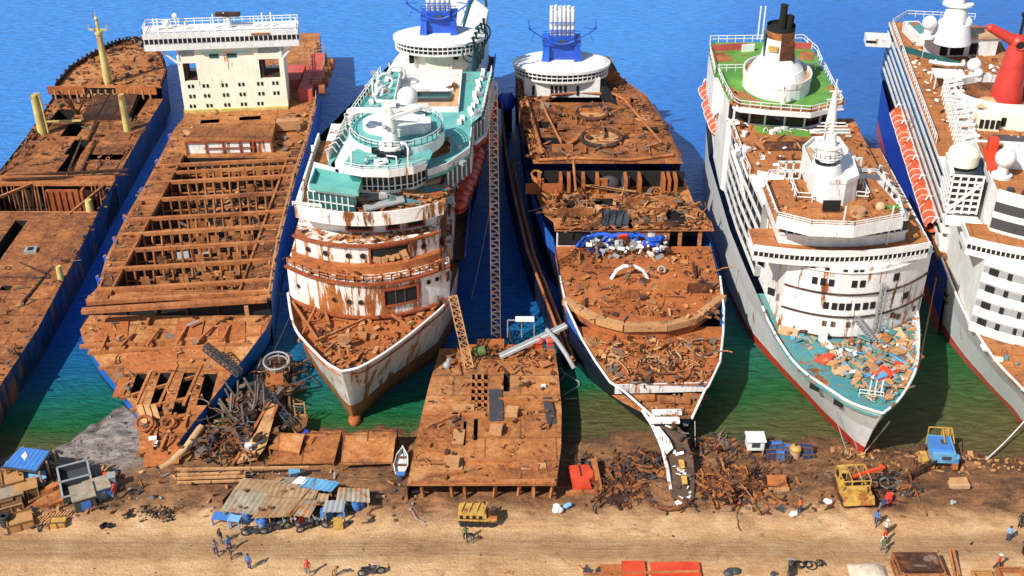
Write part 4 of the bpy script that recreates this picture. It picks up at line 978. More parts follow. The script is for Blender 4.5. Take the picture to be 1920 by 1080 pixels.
    for px,py in ((857,380),(866,358),(875,338),(882,318),(888,300),(897,262),(904,243),(909,225),(914,200)):
        p=at(px,py,12.3); n+=1
        nm=['nearest the bow','second from the bow','third from the bow','fourth from the bow','fifth from the bow, beside the gap','sixth from the bow, just past the gap','third from the stern','second from the stern','nearest the stern'][n-1]
        place_boat(LBR,(p.x+.5,p.y,12.6),-.06,'red-orange lifeboat on the teal-decked cruise ship, '+nm,'red lifeboats of the teal-decked ship')
        b=MB(); 
        for d in (-2.2,2.2): b.tube([(p.x-2.0,p.y+d,9.4),(p.x-2.0,p.y+d,13.6),(p.x-.6,p.y+d,14.6),(p.x-.2,p.y+d,13.1)],.16,5)
        b.build('boat_davit','white',s)
    # bow wreckage
    b=MB(); p=at(655,615,9); 
    for a,c_ in (((548,566),(604,650)),((600,560),(560,640)),((590,640),(690,595)),((735,590),(770,615)),((605,570),(618,610))):
        b.bar(at(*a,9.4),at(*c_,9.0),.25,.3)
    each(b,'fallen_beam','rustbar',s)
    b=MB(); p=at(646,650,9); b.mi=0; b.obox((p.x,p.y,10.2),1.4,.5,1.0,.2); b.bar((p.x-.4,p.y-1.6,8.6),(p.x-.4,p.y-1.6,10.6),.22); b.bar((p.x+.6,p.y-1.6,8.6),(p.x+.6,p.y-1.6,10.6),.22); b.bar((p.x-.5,p.y-1.6,10.5),(p.x+.7,p.y-1.6,10.5),.22); b.build('bow_post','scrapl',s)
    mb=MB(); scrap(mb,between([(p[0],p[1]) for p in Lf],[(p[0],p[1]) for p in Rf],112,128,8.6,1.2),200,.35,1.5,'xptrcxb',4)
    def ledge(pts,z,d):
        def f():
            i=R.randrange(len(pts)-1); a,b_=pts[i],pts[i+1]; t=R.random(); return a[0]+(b_[0]-a[0])*t,a[1]+(b_[1]-a[1])*t+R.uniform(.3,d),z
        return f
    scrap(mb,ledge(p1,13.95,2),50,.3,1.0,'xpbc',4); scrap(mb,ledge(p2,17.5,2),40,.3,.9,'xpb',4)
    scrap(mb,area(P2([(672,398),(835,386),(838,350),(676,352)],21.2),21.25),150,.4,1.8,'xpbtcr',5)
    solo('scrap_metal',mb,['rustd','rust3','rustor','scrapl','grey'],'loose scrap on the bow and ledges of the teal-decked ship','scrap',kind='stuff')
    # torn right side of the bow: hanging plates
    b=MB(); 
    for k in range(26):
        p=at(R.uniform(815,858),R.uniform(430,580),R.uniform(9,17)); x=R.uniform(-9.2,-7.4); y=R.uniform(124,142)
        b.obox((x,y,R.uniform(9.5,18)),.15,R.uniform(.5,1.6),R.uniform(.5,1.8),R.uniform(-.4,.4),R.uniform(-.4,.4))
    each(b,'torn_plate','rustd',s)
ship3()
# ------------------------------------------------------------------ stripped hulk with white disc
def ship4():
    s=thing('stripped_cruise_ship','half-scrapped cruise ship cut down to brown rusty decks, white disc lounge aft','ship',(15,110,0))
    zA,zB,zC,zD,zE,zF=13.0,10.0,10.6,8,6,4.4
    R13=P3([(1164,165),(1211,196),(1242,240),(1266,292)],zA); L13=P3([(968,128),(972,190),(980,260),(990,292)],zA)
    R13=R13[::-1]; L13=L13[::-1]
    Ra=[(25.7,139.2),(25.5,150),(24.9,160),(24.3,165),(23.6,172),(21.9,182),(18.3,190),(17.0,200)]; La=[(5.4,139.2),(4.6,146),(3.0,156),(1.9,168),(1.0,184),(.6,200)]
    hl=[(p[0],p[1],9) for p in La]; hr=[(p[0],p[1],9) for p in Ra]
    Lf=P3([(1091,637),(1117,680),(1144,718),(1170,735)],zE)[::-1]; Rf=P3([(1356,624),(1350,680),(1328,726),(1322,732)],zE)[::-1]
    Lm=P3([(1038,448),(1050,520),(1062,575)],zD)[::-1]; Rm=P3([(1330,448),(1350,520),(1357,580)],zD)[::-1]
    bow=[(16.6,108.4,4.4),(20.0,108.4,4.4)]
    Ls=[(16.4,108.6,4.4)]+[(p[0],p[1],6) for p in Lf]+[(p[0],p[1],8) for p in Lm]+[p for p in hl if p[1]>141]
    Rs=[(20.6,108.6,4.4)]+[(p[0],p[1],6) for p in Rf]+[(p[0],p[1],8) for p in Rm]+[p for p in hr if p[1]>141]
    Ls.sort(key=lambda p:p[1]); Rs.sort(key=lambda p:p[1])
    b=MB(); hullsides(b,Ls,Rs,foot=(19.5,110.5),zb=-2,kb=.92,fl=16); b.poly([Ls[0],Rs[0],(19.6,110.4,-1),(19.4,110.4,-1)]); b.build('hull','hull4',s)
    LX=[(p[0],p[1]) for p in Ls]; RX=[(p[0],p[1]) for p in Rs]
    b=MB(); e=[(p[0],p[1],p[2]+.12) for p in Ls if p[1]<135]; b.tube(e,.16,5); e=[(p[0],p[1],p[2]+.12) for p in Rs if p[1]<135]; b.tube(e,.16,5); b.build('shell_edge','whitem',s)
    yE0=at(1240,722,zE).y; yD0=at(1230,600,zD).y; yB0=at(1200,462,zD).y; yA0=at(1150,300,zA).y
    # mini deck at the cut bow, white step
    b=MB(); deck(b,LX,RX,108.7,yE0+.2,zF); b.build('bow_stub_deck','rust3',s)
    b=MB(); xl,xr=lerp_list(LX,yE0)+.2,lerp_list(RX,yE0)-.2; b.bar((xl,yE0,5.4),(xr,yE0+.5,5.4),.15,1.3); b.build('white_step','whitem',s)
    b=MB()
    for px,py,wd,mt in ((1250,775,3.4,0),(1205,748,2.8,1),(1265,752,3.6,1),(1300,745,2.4,1),(1245,790,3.5,0)):
        p=at(px,py,4.6); b.mi=mt; b.obox((p.x,p.y,4.75),wd,.9,.3,R.uniform(-.1,.1),R.uniform(-.1,.1))
    each(b,'bow_plate',['whitem','rust3'],s)
    b=MB(); deck(b,LX,RX,yE0,yD0+1.5,zE,inset=.1); b.build('lower_deck','rustor',s)
    lipx=[(1060,562),(1120,598),(1170,611),(1250,610),(1300,598),(1355,556)]
    lip=P2(lipx,zD)
    Hm=[rect(1080,520,1110,535,zD)]
    b=MB(); o=lip+[(lerp_list(RX,yB0)-.1,yB0),(lerp_list(LX,yB0)+.1,yB0)]; b.prism(o,zE+.1,zD); b.build('middle_deck','rustor',s)
    b=MB(); q=off(lip,.1); 
    for a,c in zip(q,q[1:]): b.bar((a[0],a[1],zD-.1),(c[0],c[1],zD-.1),.9,.9)
    b.build('deck_lip','creamy' if 0 else 'scrapl',s)
    # wall at y=462 : forward face of the upper decks with an open right-hand room
    b=MB(); xl,xr=lerp_list(LX,yB0)+.2,lerp_list(RX,yB0)-.2
    x1=at(1255,480,9).x; b.box(xl,x1,yB0,yB0+.3,zD,zC); b.build('cut_bulkhead','whiter',s)
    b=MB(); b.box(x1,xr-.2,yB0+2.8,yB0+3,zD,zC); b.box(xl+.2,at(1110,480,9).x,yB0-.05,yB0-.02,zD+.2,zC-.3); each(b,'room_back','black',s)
    b=MB()
    for px in (1258,1282,1320): x=at(px,480,9).x; b.box(x-.25,x+.25,yB0,yB0+.4,zD,zC)
    each(b,'stanchion','rustbar',s)
    # white and blue wreck heap at the bulkhead
    b=MB()
    for k in range(110):
        x=R.uniform(at(1105,490,8).x,at(1255,490,8).x); y=yB0-R.uniform(.1,3.4); b.mi=R.choice((0,0,1,2,2,5,5)); b.obox((x,y,zD+R.uniform(.1,1.7)),R.uniform(.2,1.1),R.uniform(.1,.4),R.uniform(.2,.7),R.uniform(-.6,.6),R.uniform(-.5,.5),R.uniform(-.5,.5))
    for k in range(7):
        p=at(R.uniform(1110,1180),490,9); b.mi=3; b.tube([(p.x-2,yB0-.4,zD+.2),(p.x-1,yB0-.6,zD+1.8),(p.x+1,yB0-.5,zD+2.3),(p.x+2.6,yB0-.6,zD+1.9)],.22,6)
    c=at(1177,520,8); b.mi=0; b.tube([(c.x-2.2,c.y-.4,zD),(c.x-1.5,c.y-.2,zD+1.2),(c.x-.6,c.y,zD+1.7),(c.x+.8,c.y,zD+1.7),(c.x+1.9,c.y-.2,zD+1.2),(c.x+2.6,c.y-.4,zD)],.26,7)
    p=at(1238,490,9); b.mi=1
    for k in range(9): b.obox((p.x+R.uniform(-.7,.7),yB0-1.0-R.random(),zD+.5+R.random()*1.6),1,.6,.8,R.random(),R.random(),R.random())
    p=at(1170,478,9); b.mi=4; b.obox((p.x,yB0-.8,zD+1.8),1.2,.4,1.1,.2,.3)
    p=at(1240,512,8); b.mi=2; b.torus((p.x,p.y,zD+.5),.45,.16,1.0)
    solo('wreckage_heap',b,['whitem','blue','grey','blue','orangered','rustd'],'tangle of white, blue and red wreckage piled on the half-scrapped ship','wreckage',kind='stuff')
    # upper deck (forward), with hatches
    yBm=at(1200,372,zC).y
    Hs=[rect(1130,398,1185,428,zC),rect(1250,395,1285,420,zC),rect(1060,375,1085,392,zC),rect(1110,372,1150,384,zC)]
    b=MB(); deck(b,LX,RX,yB0-.4,yBm+6,zC,Hs,1.8,inset=-.1); b.build('upper_deck',['rust3','hold'],s)
    b=MB()
    for k in range(4): p=at(1137+k*13,410,zC); b.bar((p.x-.4,p.y-2,zC+.1),(p.x+.3,p.y+2,zC+.1),.8,.5)
    b.build('grey_boxes','dgrey',s)
    # cliff with cut rooms
    yc=at(1160,365,zC).y; 
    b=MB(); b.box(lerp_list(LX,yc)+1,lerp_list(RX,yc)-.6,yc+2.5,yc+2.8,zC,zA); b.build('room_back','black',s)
    b=MB()
    for px in (1010,1050,1065,1092,1118,1170,1196,1240,1250,1262): x=at(px,335,11.5).x; b.box(x-.22,x+.22,yc,yc+2.5,zC,zA)
    b.box(at(985,335,11).x,at(1055,335,11).x,yc+.2,yc+.4,zC,zA-.8); b.box(at(1120,335,11).x-.3,at(1135,335,11).x,yc+.3,yc+.5,zC,zA); each(b,'cut_partition','rustor',s)
    b=MB(); p=at(1140,345,11); b.sphere((p.x,yc+1.3,zC+1),1.3,(1.2,.7,1)); b.cyl((p.x+2.4,yc+1.5,zC),(p.x+2.4,yc+1.5,zA-.3),.6); b.build('tank','dgrey',s)
    b=MB(); 
    for a,c in (((1095,322),(1168,312)),((1105,335),(1168,308)),((1100,305),(1190,335))): b.bar((at(*a,12).x,yc-.2,12.2),(at(*c,12).x,yc-.2,R.uniform(11,12.6)),.18)
    b.build('hanging_cable','scrapl',s)
    # aft upper deck
    HA=[rect(1030,176,1155,192,zA),rect(1010,228,1045,240,zA),rect(1010,258,1050,270,zA),rect(1205,238,1235,250,zA),rect(1180,185,1196,192,zA)]
    L4=[(lerp_list(LX,y)+.0,y) for y in range(160,201,4)]; R4=[(lerp_list(RX,y)-.0,y) for y in range(160,201,4)]
    b=MB(); deck(b,LX,RX,yA0-1.2,199.9,zA,HA,2.2,inset=.2); b.build('aft_deck',['rust','hold'],s)
    b=MB(); E=[(x,y) for x,y in LX if y>yA0]; E2=[(x,y) for x,y in RX if y>yA0]
    for e in (E,E2): b.strip([(x,y,8.8) for x,y in e],[(x,y,zA+.1) for x,y in e])
    b.build('side_shell','rust2',s)
    for px,py,rr in ((1127,262,3.0),(1110,216,2.4)):
        p=at(px,py,zA); b=MB(); b.torus((p.x,p.y,zA+.35),rr,.35,0,0,26,6); o=b.build('round_coaming','rustd',s); b=MB(); b.ellprism((p.x,p.y),rr,rr,zA+.05,zA+.25,26); b.build('round_floor','scrapl',s,o)
    p=at(1207,222,zA); b=MB(); b.ellprism((p.x,p.y),1.3,1.0,zA,zA+.15,16); b.build('round_plate','scrapl',s)
    b=MB()
    q=[(1020,190),(1035,178),(1085,174),(1150,176),(1170,186),(1240,268),(1210,275)]
    pts=P3(q,zA+.5); b.tube(pts,.22,6); b.tube(P3([(1016,190),(1026,215),(1055,272)],zA+.4),.2,5); b.tube(P3([(985,180),(1000,230),(1018,290)],zA+.5),.3,5)
    b.tube(P3([(1010,300),(1080,296),(1180,300),(1262,290)],zA+.3),.28,5); b.tube(P3([(1075,300),(1080,360)],zA),.2,5); b.tube(P3([(1082,262),(1060,278),(1090,250),(1110,245)],zA+.4),.3,5)
    each(b,'deck_pipe','rustbar',s)
    b=MB(); 
    for k in range(30):
        t=k/29; y=150+t*40; x=lerp_list(LX,y)+.9; b.torus((x,y,zA+.1 if y>yA0 else zC+.1),.8,.22,R.uniform(0,1),R.random()*3,10,5,4.0)
    each(b,'side_frame','rust3',s)
    # disc and funnel
    zd=17.6; c=at(1053,119,zd); rx=(at(1145,119,zd).x-at(961,119,zd).x)/2
    b=MB(); b.prism([(c.x-6,c.y-2.6),(c.x+6.2,c.y-2.6),(c.x+6.5,c.y+5),(c.x-6.5,c.y+5)],12.8,zd-1.5); b.build('disc_house','white',s)
    b=MB(); 
    for x in (-1.6,-.9,-.2,.6,2.6,-4.6): b.box(c.x+x-.2,c.x+x+.2,c.y-2.75,c.y-2.5,13.2,14.8)
    each(b,'doorway','black',s)
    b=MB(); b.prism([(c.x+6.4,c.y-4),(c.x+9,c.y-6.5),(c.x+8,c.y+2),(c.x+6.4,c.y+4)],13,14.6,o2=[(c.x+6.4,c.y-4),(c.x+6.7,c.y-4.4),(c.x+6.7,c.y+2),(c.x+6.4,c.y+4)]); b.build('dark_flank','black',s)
    disc_funnel(s,c.x,c.y+.8,zd,rx,5.0,zd,4.5,6.6,6,zd+8.6)
    # outboard hull shelf with standing blue shell plate on the left
    b=MB(); sh=[(x,y,z) for x,y,z in [(-1.8,196,7.5),(-1.8,186,8),(-1.0,172,7),(.5,158,6),(2.0,146,5),(4.5,134,4),(6.6,124,3.0)]]
    b.strip(sh,[(x+.2,y,-2) for x,y,z in sh]); b.strip([(x+.35,y,z) for x,y,z in sh],[(x+.55,y,-2) for x,y,z in sh]); b.poly([sh[0],(sh[0][0]+1.8,197,7.5),(sh[0][0]+1.8,197,-2),(sh[0][0],196,-2)]); b.build('outer_shell','hull4',s)
    b=MB(); b.tube([(x+.15,y,z+.05) for x,y,z in sh],.22,5); b.tube([(x+1.2,y,z-1.2) for x,y,z in sh[2:]],.3,5); b.build('shell_edge','rustbar',s)
    b=MB(); b.sphere((-1.0,193.5,7.2),1.7,(1,1.6,.9)); b.build('shell_cap','blue',s)
    # stumps of cut cabin walls across the decks
    b=MB()
    for (ya,yb_,z,n_) in ((yB0+.8,yc-.6,zC,26),(yA0+1,194,zA,22),(yD0+2,yB0-2.5,zD,7)):
        for k in range(n_):
            y=R.uniform(ya,yb_); xl,xr=lerp_list(LX,y)+.8,lerp_list(RX,y)-.8; x=R.uniform(xl,xr-2); h=R.uniform(.4,1.5); L_=R.uniform(1.5,5)
            if any(g[0]-1<x<g[1]+1 and g[2]-1<y<g[3]+1 for g in Hs+HA): continue
            b.mi=R.choice((0,1,2,3))
            if k%2: b.box(x,min(xr,x+L_),y-.07,y+.07,z,z+h)
            else: b.box(x-.07,x+.07,y,min(yb_,y+L_),z,z+h)
    each(b,'cut_wall',['rustd','rust','rustbar','rust3'],s)
    for k in range(16):
        y=R.uniform(yB0+1.5,yc-2); x=R.uniform(lerp_list(LX,y)+1.5,lerp_list(RX,y)-3); b=MB(); b.box(x,x+R.uniform(.8,2.2),y,y+R.uniform(.6,1.6),zC+.02,zC+.06); b.build('floor_opening','hold',s)
    for k in range(8):
        y=R.uniform(yA0+2,190); x=R.uniform(lerp_list(LX,y)+1.5,lerp_list(RX,y)-3); b=MB(); b.box(x,x+R.uniform(.8,1.8),y,y+R.uniform(.6,1.6),zA+.02,zA+.06); b.build('floor_opening','hold',s)
    mb=MB()
    AV=Hs+HA
    scrap(mb,between(LX,RX,yE0+.3,yD0-1.5,zE,.6),330,.35,1.7,'xptrctcr',5)
    scrap(mb,between(LX,RX,yD0,yB0-.5,zD,.6),330,.15,1.3,'xrbctp',5)
    scrap(mb,between(LX,RX,yB0,yc-.2,zC,.4,AV),300,.4,1.9,'xptrcbt',5); scrap(mb,between(LX,RX,yA0,197,zA,.6,AV),330,.4,1.9,'xptrcbt',4)
    scrap(mb,between(LX,RX,yc,yc+2.2,zC,1.5),50,.4,1.4,'xtrc',4); scrap(mb,between(LX,RX,109,yE0,zF,.4),30,.3,1.0,'xpb',5)
    solo('scrap_metal',mb,['rustd','rust3','scrapm','rust2','scrapl'],'cut steel, coils and pipes strewn across the half-scrapped ship','scrap',kind='stuff')
    # bow tongue of hanging shell plate
    b=MB(); L_=[]; 
    tg=[((1222,786),(1262,790),4.3),((1238,815),(1285,812),3.4),((1252,850),(1292,838),2.6),((1256,880),(1300,862),2.2),((1258,910),(1303,900),1.9),((1266,935),(1300,938),1.5)]
    b.strip([tuple(at(*a,z+.1)) for a,c,z in tg],[tuple(at(*c,z-.1)) for a,c,z in tg]); b.strip([tuple(at(*a,z+.1)) for a,c,z in tg],[(at(*a,z).x-.3,at(*a,z).y+.2,z-1.4) for a,c,z in tg]); b.strip([tuple(at(*c,z-.1)) for a,c,z in tg],[(at(*c,z).x+.2,at(*c,z).y+.2,z-1.8) for a,c,z in tg]); b.build('hanging_plate','soot',s)
    b=MB(); b.tube([tuple(at(x,y,z)) for x,y,z in ((1205,770,4.6),(1225,800,4),(1242,840,3.2),(1252,880,2.6),(1258,920,1.9))],.22,6); b.strip([tuple(at(x,y,z)) for x,y,z in ((1222,800,4.2),(1235,830,3.5),(1246,856,3))],[tuple(at(x,y,z)) for x,y,z in ((1236,800,4.6),(1256,825,3.9),(1262,840,3.3))]); b.build('torn_strip','whitem',s)
    mb=MB()
    for k in range(70):
        a,c,z=tg[R.randrange(6)]; u=R.random(); w_=at(a[0]+(c[0]-a[0])*u,(a[1]+(c[1]-a[1])*u)+R.uniform(-18,18),z); S=R.uniform(.3,1.1); mb.mi=R.randrange(4); mb.obox((w_.x+R.uniform(-.5,.5),w_.y,w_.z+R.uniform(-.1,.15)),S,S*R.uniform(.2,.7),.1,R.random()*3,R.uniform(-.6,.6),R.uniform(-.6,.6))
    o=mb.build('torn_scrap',['rustd','soot','scrapm','whitem'],s); o['kind']='stuff'
    b=MB()
    for px,py,z in ((1278,872,2.4),(1283,902,2.2)): p=at(px,py,z); b.obox((p.x,p.y,z+.15),.6,1.1,.12,.05,.3)
    each(b,'yellow_plate','yellow',s)
    p=at(1265,940,1.6); b=MB(); b.torus((p.x-.3,p.y+.6,1.0),1.9,.28,.35,3.4,16,6,2.4); b.build('curled_foot','rustd',s)
ship4()
# ------------------------------------------------------------------ white cruise ship with green upper decks
def ship5():
    s=thing('cruise_ship','white cruise ship with green upper decks, black-topped funnel and red-footed white bow','ship',(41,112,0))
    zf=10.0
    Lf=P3([(1655,775),(1600,757),(1560,733),(1500,690),(1465,645),(1440,600),(1430,575)],zf); Rf=P3([(1655,775),(1680,755),(1700,728),(1718,690),(1723,640),(1722,600),(1719,575)],zf)
    Lf,Rf=spline(Lf),spline(Rf)
    Lb=[(30.2,132,10),(29.7,143,10),(29.9,165,10),(31.0,176,10),(32.2,184,10),(35,190,10)]; Rb=[(49.4,132,10),(50,143,10),(51,165,10),(51,176,10),(50,184,10),(47,190,10)]
    Ls=sorted(Lf,key=lambda p:p[1])[0:]+Lb; Rs=sorted(Rf,key=lambda p:p[1])+Rb
    ft=at(1613,847,0)
    b=MB(); hullsides(b,Ls,Rs,foot=(ft.x,ft.y),zb=-2,kb=.93,fl=36,k0=.12); b.build('hull','hull5',s)
    b=MB(); b.tube([p for p in Lf[::-1]]+[p for p in Rf[1:]],.16,6); b.build('bow_rail','whitem',s)
    b=MB(); deck(b,[(p[0],p[1]) for p in Ls],[(p[0],p[1]) for p in Rs],Ls[0][1]+.5,128,9.2,inset=.12); b.build('forecastle_deck','teald',s)
    b=MB()
    for px,py in ((1530,715),(1575,745)): p=at(px,py+8,8.2); b.obox((p.x-.2,p.y-.2,8.2),1.1,.3,.8,-.75)
    each(b,'anchor_pocket','black',s)
    # curved white front with four open deck lines
    f,pt=front(s,(1460,612),(1565,633),(1722,590),9.2,19)
    fs=lambda d:off(pt,d)
    yb=190
    b=MB(); tierprism(b,pt,150,9.2,18.8,30.8,50.6); W=b.build('front_house','whitem',s)
    for z in (9.3,12.2,15.3,18.3):
        b=MB(); bandwall(b,pt,z-.06,z+.06,.1,.3); b.build('deck_ledge','rustd' if z<18 else 'white',s,W)
    def zrow(px,z): return at(px,560,z).x
    wins(s,f,[zrow(px,17.0) for px in (1451,)],17.0,.9,.9)
    for px in (1543,1558,1573,1616,1632): wins(s,f,[zrow(px,16.9)],16.75,.62,.9,'black',None)
    for px in (1545,1560,1573,1586,1602,1618,1632): wins(s,f,[zrow(px,13.8)],13.6,.62,.9,'black',None)
    for px in (1452,1703): wins(s,f,[zrow(px,17)],16.9,.8,1.0,'black',None); wins(s,f,[zrow(px,13.8)],13.6,.9,.9,'black',None)
    for px in (1527,1538,1552,1578,1612,1632,1644): wins(s,f,[zrow(px,18.8)],18.4,.5,.5,'black',None)
    for px in (1668,1704,1525,1540,1567,1660,1652): wins(s,f,[zrow(px,10.8)],10.8+.3*(px%3),.5,.7,'rustd',None,'rust_patch' if 0 else 'door')
    # bridge with wings
    fb,pb=front(s,(1411,487),(1580,499),(1738,482),18.9,20.2)
    b=MB(); o=pb+[(pb[-1][0],pb[-1][1]+4.2),(pb[0][0],pb[0][1]+4.2)]; b.prism(o,18.8,19.5); B=b.build('bridge','white',s)
    b=MB(); bandwall(b,off(pb,-.1),19.5,20.2,0,.2); b.build('bridge_windows','black',s,B); b=MB(); mull(b,off(pb,-.1),19.45,20.25,.6,.14,.12); b.build('bridge_mullions','white',s,B)
    b=MB(); b.prism(off(o,.12)[:len(pb)]+o[len(pb):],20.2,20.6); bandwall(b,pb,20.2,21.0,.1,.2); b.build('bridge_roof','white',s,B)
    b=MB(); b.prism([(x,y+.3) for x,y in pb]+o[len(pb):],20.6,20.68); b.build('bridge_roof_deck','brown',s,B)
    # storey above bridge, dark glazing, brown monkey deck
    f2,p2=front(s,(1458,455),(1580,463),(1696,450),20.7,24.6)
    b=MB(); tierprism(b,p2,130,20.7,24.2,A2(1442,337,24.4)[0],A2(1642,337,24.4)[0]); U=b.build('upper_house','white',s)
    b=MB(); bandwall(b,p2,22.2,23.3,.04,.12); b.build('dark_glazing','glass',s,U); b=MB(); mull(b,p2,22.2,23.3,2.2,.12,.14); bandwall(b,p2,22.05,22.2,.2,.3); b.build('mullions','whitem',s,U)
    q=P2([(1456,416),(1520,432),(1600,435),(1692,418),(1680,380),(1640,335),(1440,337),(1432,352)],24.6)
    b=MB(); b.prism(q,24.2,24.6); mk=b.build('top_deck','brown',s); b=MB(); b.wall(q[:4],23.9,25.4,.15); b.rail([(x,y,25.3) for x,y in q+q[:1]],.6,1.5,.09); b.build('top_rail','white',s,mk)
    # mast house on the top deck
    hq=P2([(1523,372),(1550,383),(1580,384),(1602,374),(1590,335),(1565,300),(1520,300),(1500,318)],24.7)
    b=MB(); b.prism(hq,24.6,27.4); b.wall(hq+hq[:1],27.4,27.9,.18); h=b.build('mast_house','white',s)
    b=MB(); p=at(1560,379,26); b.box(p.x-1,p.x+1,p.y-.15,p.y+.1,24.9,26.2); each(b,'doorway','black',s,h)
    b=MB(); a,c_=Vector((*hq[6],0)),Vector((*hq[7],0)); e=Vector((*hq[0],0)); b.prism([(hq[7][0]+.3,hq[7][1]),(hq[0][0]+.3,hq[0][1]+.6),(hq[0][0]+1.2,hq[0][1]+1),(hq[7][0]+1.1,hq[7][1]+.6)],27.35,27.5); b.build('walkway','tan',s,h)
    p=at(1548,318,27.6); b=MB(); b.cone((p.x,p.y,27.4),(p.x,p.y,28.6),1.9,1.6,20); b.cone((p.x,p.y,28.6),(p.x,p.y+.2,30.6),1.3,1.1,18); b.ellprism((p.x,p.y+.1),1.75,1.4,29.3,29.5,20); b.ellprism((p.x,p.y+.2),1.6,1.3,30.5,30.7,20); b.cone((p.x,p.y+.2,30.7),(p.x,p.y+.3,32.2),.9,.75,12)
    b.box(p.x-2.4,p.x+2.2,p.y,p.y+.7,32.2,32.4)
    for k in range(3): b.bar((p.x-2.2+k*.4,p.y-.2,32.8+k*.4),(p.x+2.0-k*.3,p.y-.2,32.8+k*.4),.11)
    b.cone((p.x-.1,p.y+.3,32.3),(p.x-.1,p.y+.5,37.2),.75,.25,4)
    for z,w_ in ((35.0,1.2),(36.2,.9),(37.2,.7)): b.bar((p.x-.1-w_,p.y+.4,z),(p.x-.1+w_,p.y+.4,z),.12)
    b.bar((p.x-.1,p.y+.5,37),(p.x-.1,p.y+.5,38.6),.12); b.rail([(p.x+1.7*math.cos(t/3),p.y+1.3*math.sin(t/3),29.5) for t in range(20)],.6,.9,.06); b.build('radar_mast','white',s)
    b=MB(); b.ellprism((p.x,p.y-.1),1.42,1.2,28.5,29.0,20); b.build('mast_glazing','glass',s)
    b=MB(); b.prism([(31.6,128),(49.6,128),(50.5,150),(31.2,150)],18.8,18.9); b.build('bridge_deck','brown',s)
    # deck kit on the monkey deck
    p=at(1607,402,24.6); b=MB(); b.cyl((p.x,p.y,24.6),(p.x,p.y,25.3),.9,16); b.mi=1; b.cyl((p.x,p.y,25.3),(p.x,p.y,25.36),.8,16); b.build('deck_hatch',['tan','scrapl'],s)
    p=at(1650,392,24.6); b=MB(); b.sphere((p.x,p.y,24.9),.6); b.mi=1
    for k in range(7): b.obox((p.x+.9+R.random()*1.2,p.y+R.uniform(-.4,.4),24.8),1.2,.25,.1,R.uniform(-.8,.8),.2)
    b.build('covered_bundle',['tan','green'],s)
    p=at(1580,425,24.6); b=MB(); b.bar((p.x,p.y,23),(p.x,p.y,27.2),.16); b.bar((at(1660,430,22).x,f2(at(1660,430,22).x)-.3,20.7),(at(1660,430,22).x,f2(at(1660,430,22).x)-.3,25.8),.16); b.build('flag_pole','white',s)
    b=MB(); b.rail(P3([(1478,338),(1493,378),(1522,380)],24.6),1.2,1.2,.1); b.rail(P3([(1612,345),(1628,378),(1604,376)],24.6),1.2,1.2,.1); b.build('house_railing','white',s)
    # lower brown pool deck amidships
    zl=21.0
    ql=P2([(1428,338),(1655,332),(1640,300),(1600,222),(1368,222),(1385,262)],zl)
    b=MB(); b.prism(ql,20.4,zl); L=b.build('pool_deck','brown',s)
    b=MB(); p=at(1505,275,zl); b.box(p.x-5.2,p.x+4.6,p.y-1.3,p.y+1.4,zl,zl+.12); b.build('pool_pit','rustd',s,L)
    b=MB(); 
    q=P2([(1422,248),(1520,256),(1510,232),(1410,233)],zl+.1); b.prism(q,zl,zl+.14); b.build('green_patch','green',s,L)
    b=MB()
    for px,py,wd in ((1458,248,.8),(1470,245,.7),(1448,252,.6),(1380,290,.8),(1400,285,.9),(1376,232,1.4),(1395,255,.9)): p=at(px,py,zl); b.obox((p.x,p.y,zl+.35),wd,.7,.6,R.random())
    each(b,'deck_locker','white',s,L)
    b=MB(); 
    q=P2([(1458,308),(1492,306),(1530,303),(1660,306)],zl); 
    for a,c_ in (((1458,325),(1500,325)),((1585,320),(1612,318))):
        u,v=at(*a,22),at(*c_,22)
        for zz in (21.2,22.4,23.6): b.bar((u.x,u.y,zz),(v.x,v.y,zz),.22)
        for t in (0,.33,.66,1): w_=u.lerp(v,t); b.bar((w_.x,w_.y,21),(w_.x,w_.y,23.7),.22)
    u,v=at(1420,325,23),at(1470,335,23); b.wall([(u.x,u.y),(v.x,v.y)],21.6,23.4,.14); u,v=at(1610,330,23),at(1660,335,23); b.wall([(u.x,u.y),(v.x,v.y)],21.6,23.4,.14)
    each(b,'screen_frame','white',s)
    mb=MB(); scrap(mb,area(ql,zl),190,.3,1.2,'xpbrc',5); scrap(mb,area(q if 0 else P2([(1440,345),(1456,410),(1690,410),(1640,345)],24.6),24.6),50,.2,.6,'xp',4)
    scrap(mb,area(P2([(1455,575),(1650,765),(1715,700),(1720,600)],9.3),9.3),60,.4,1.2,'xpb',4)
    sc=solo('deck_litter',mb,['rustd','rust3','brown','scrapl','white'],'loose fittings and rubbish lying on the decks of the green-topped ship','rubbish',kind='stuff')
    # green decks
    zg=24.6
    qa=P2([(1375,194),(1386,201),(1445,207),(1520,212),(1579,197),(1562,165),(1545,130),(1345,134),(1358,165)],zg)
    b=MB(); b.prism(qa,zg-.5,zg); g=b.build('green_deck','green',s)
    # brown border strips
    b=MB(); q=qa
    for a,c_ in zip(q[:5],q[1:6]): b.bar((a[0],a[1]+.7,zg+.03),(c_[0],c_[1]+.7,zg+.03),1.3,.1)
    b.bar((q[8][0]+.6,q[8][1],zg+.03),(q[0][0]+.9,q[0][1]+.4,zg+.03),1.2,.1); p=at(1400,182,zg); b.obox((p.x,p.y,zg+.03),1.3,4.5,.1,.5); b.build('brown_margin','brown',s,g)
    b=MB(); b.wall(q[:5],zg-.7,zg+.05,.2); b.build('deck_fascia','white',s,g); b=MB(); b.rail([(x,y,zg) for x,y in q+q[:1]],1.0,1.3,.09); b.build('green_railing','white',s,g)
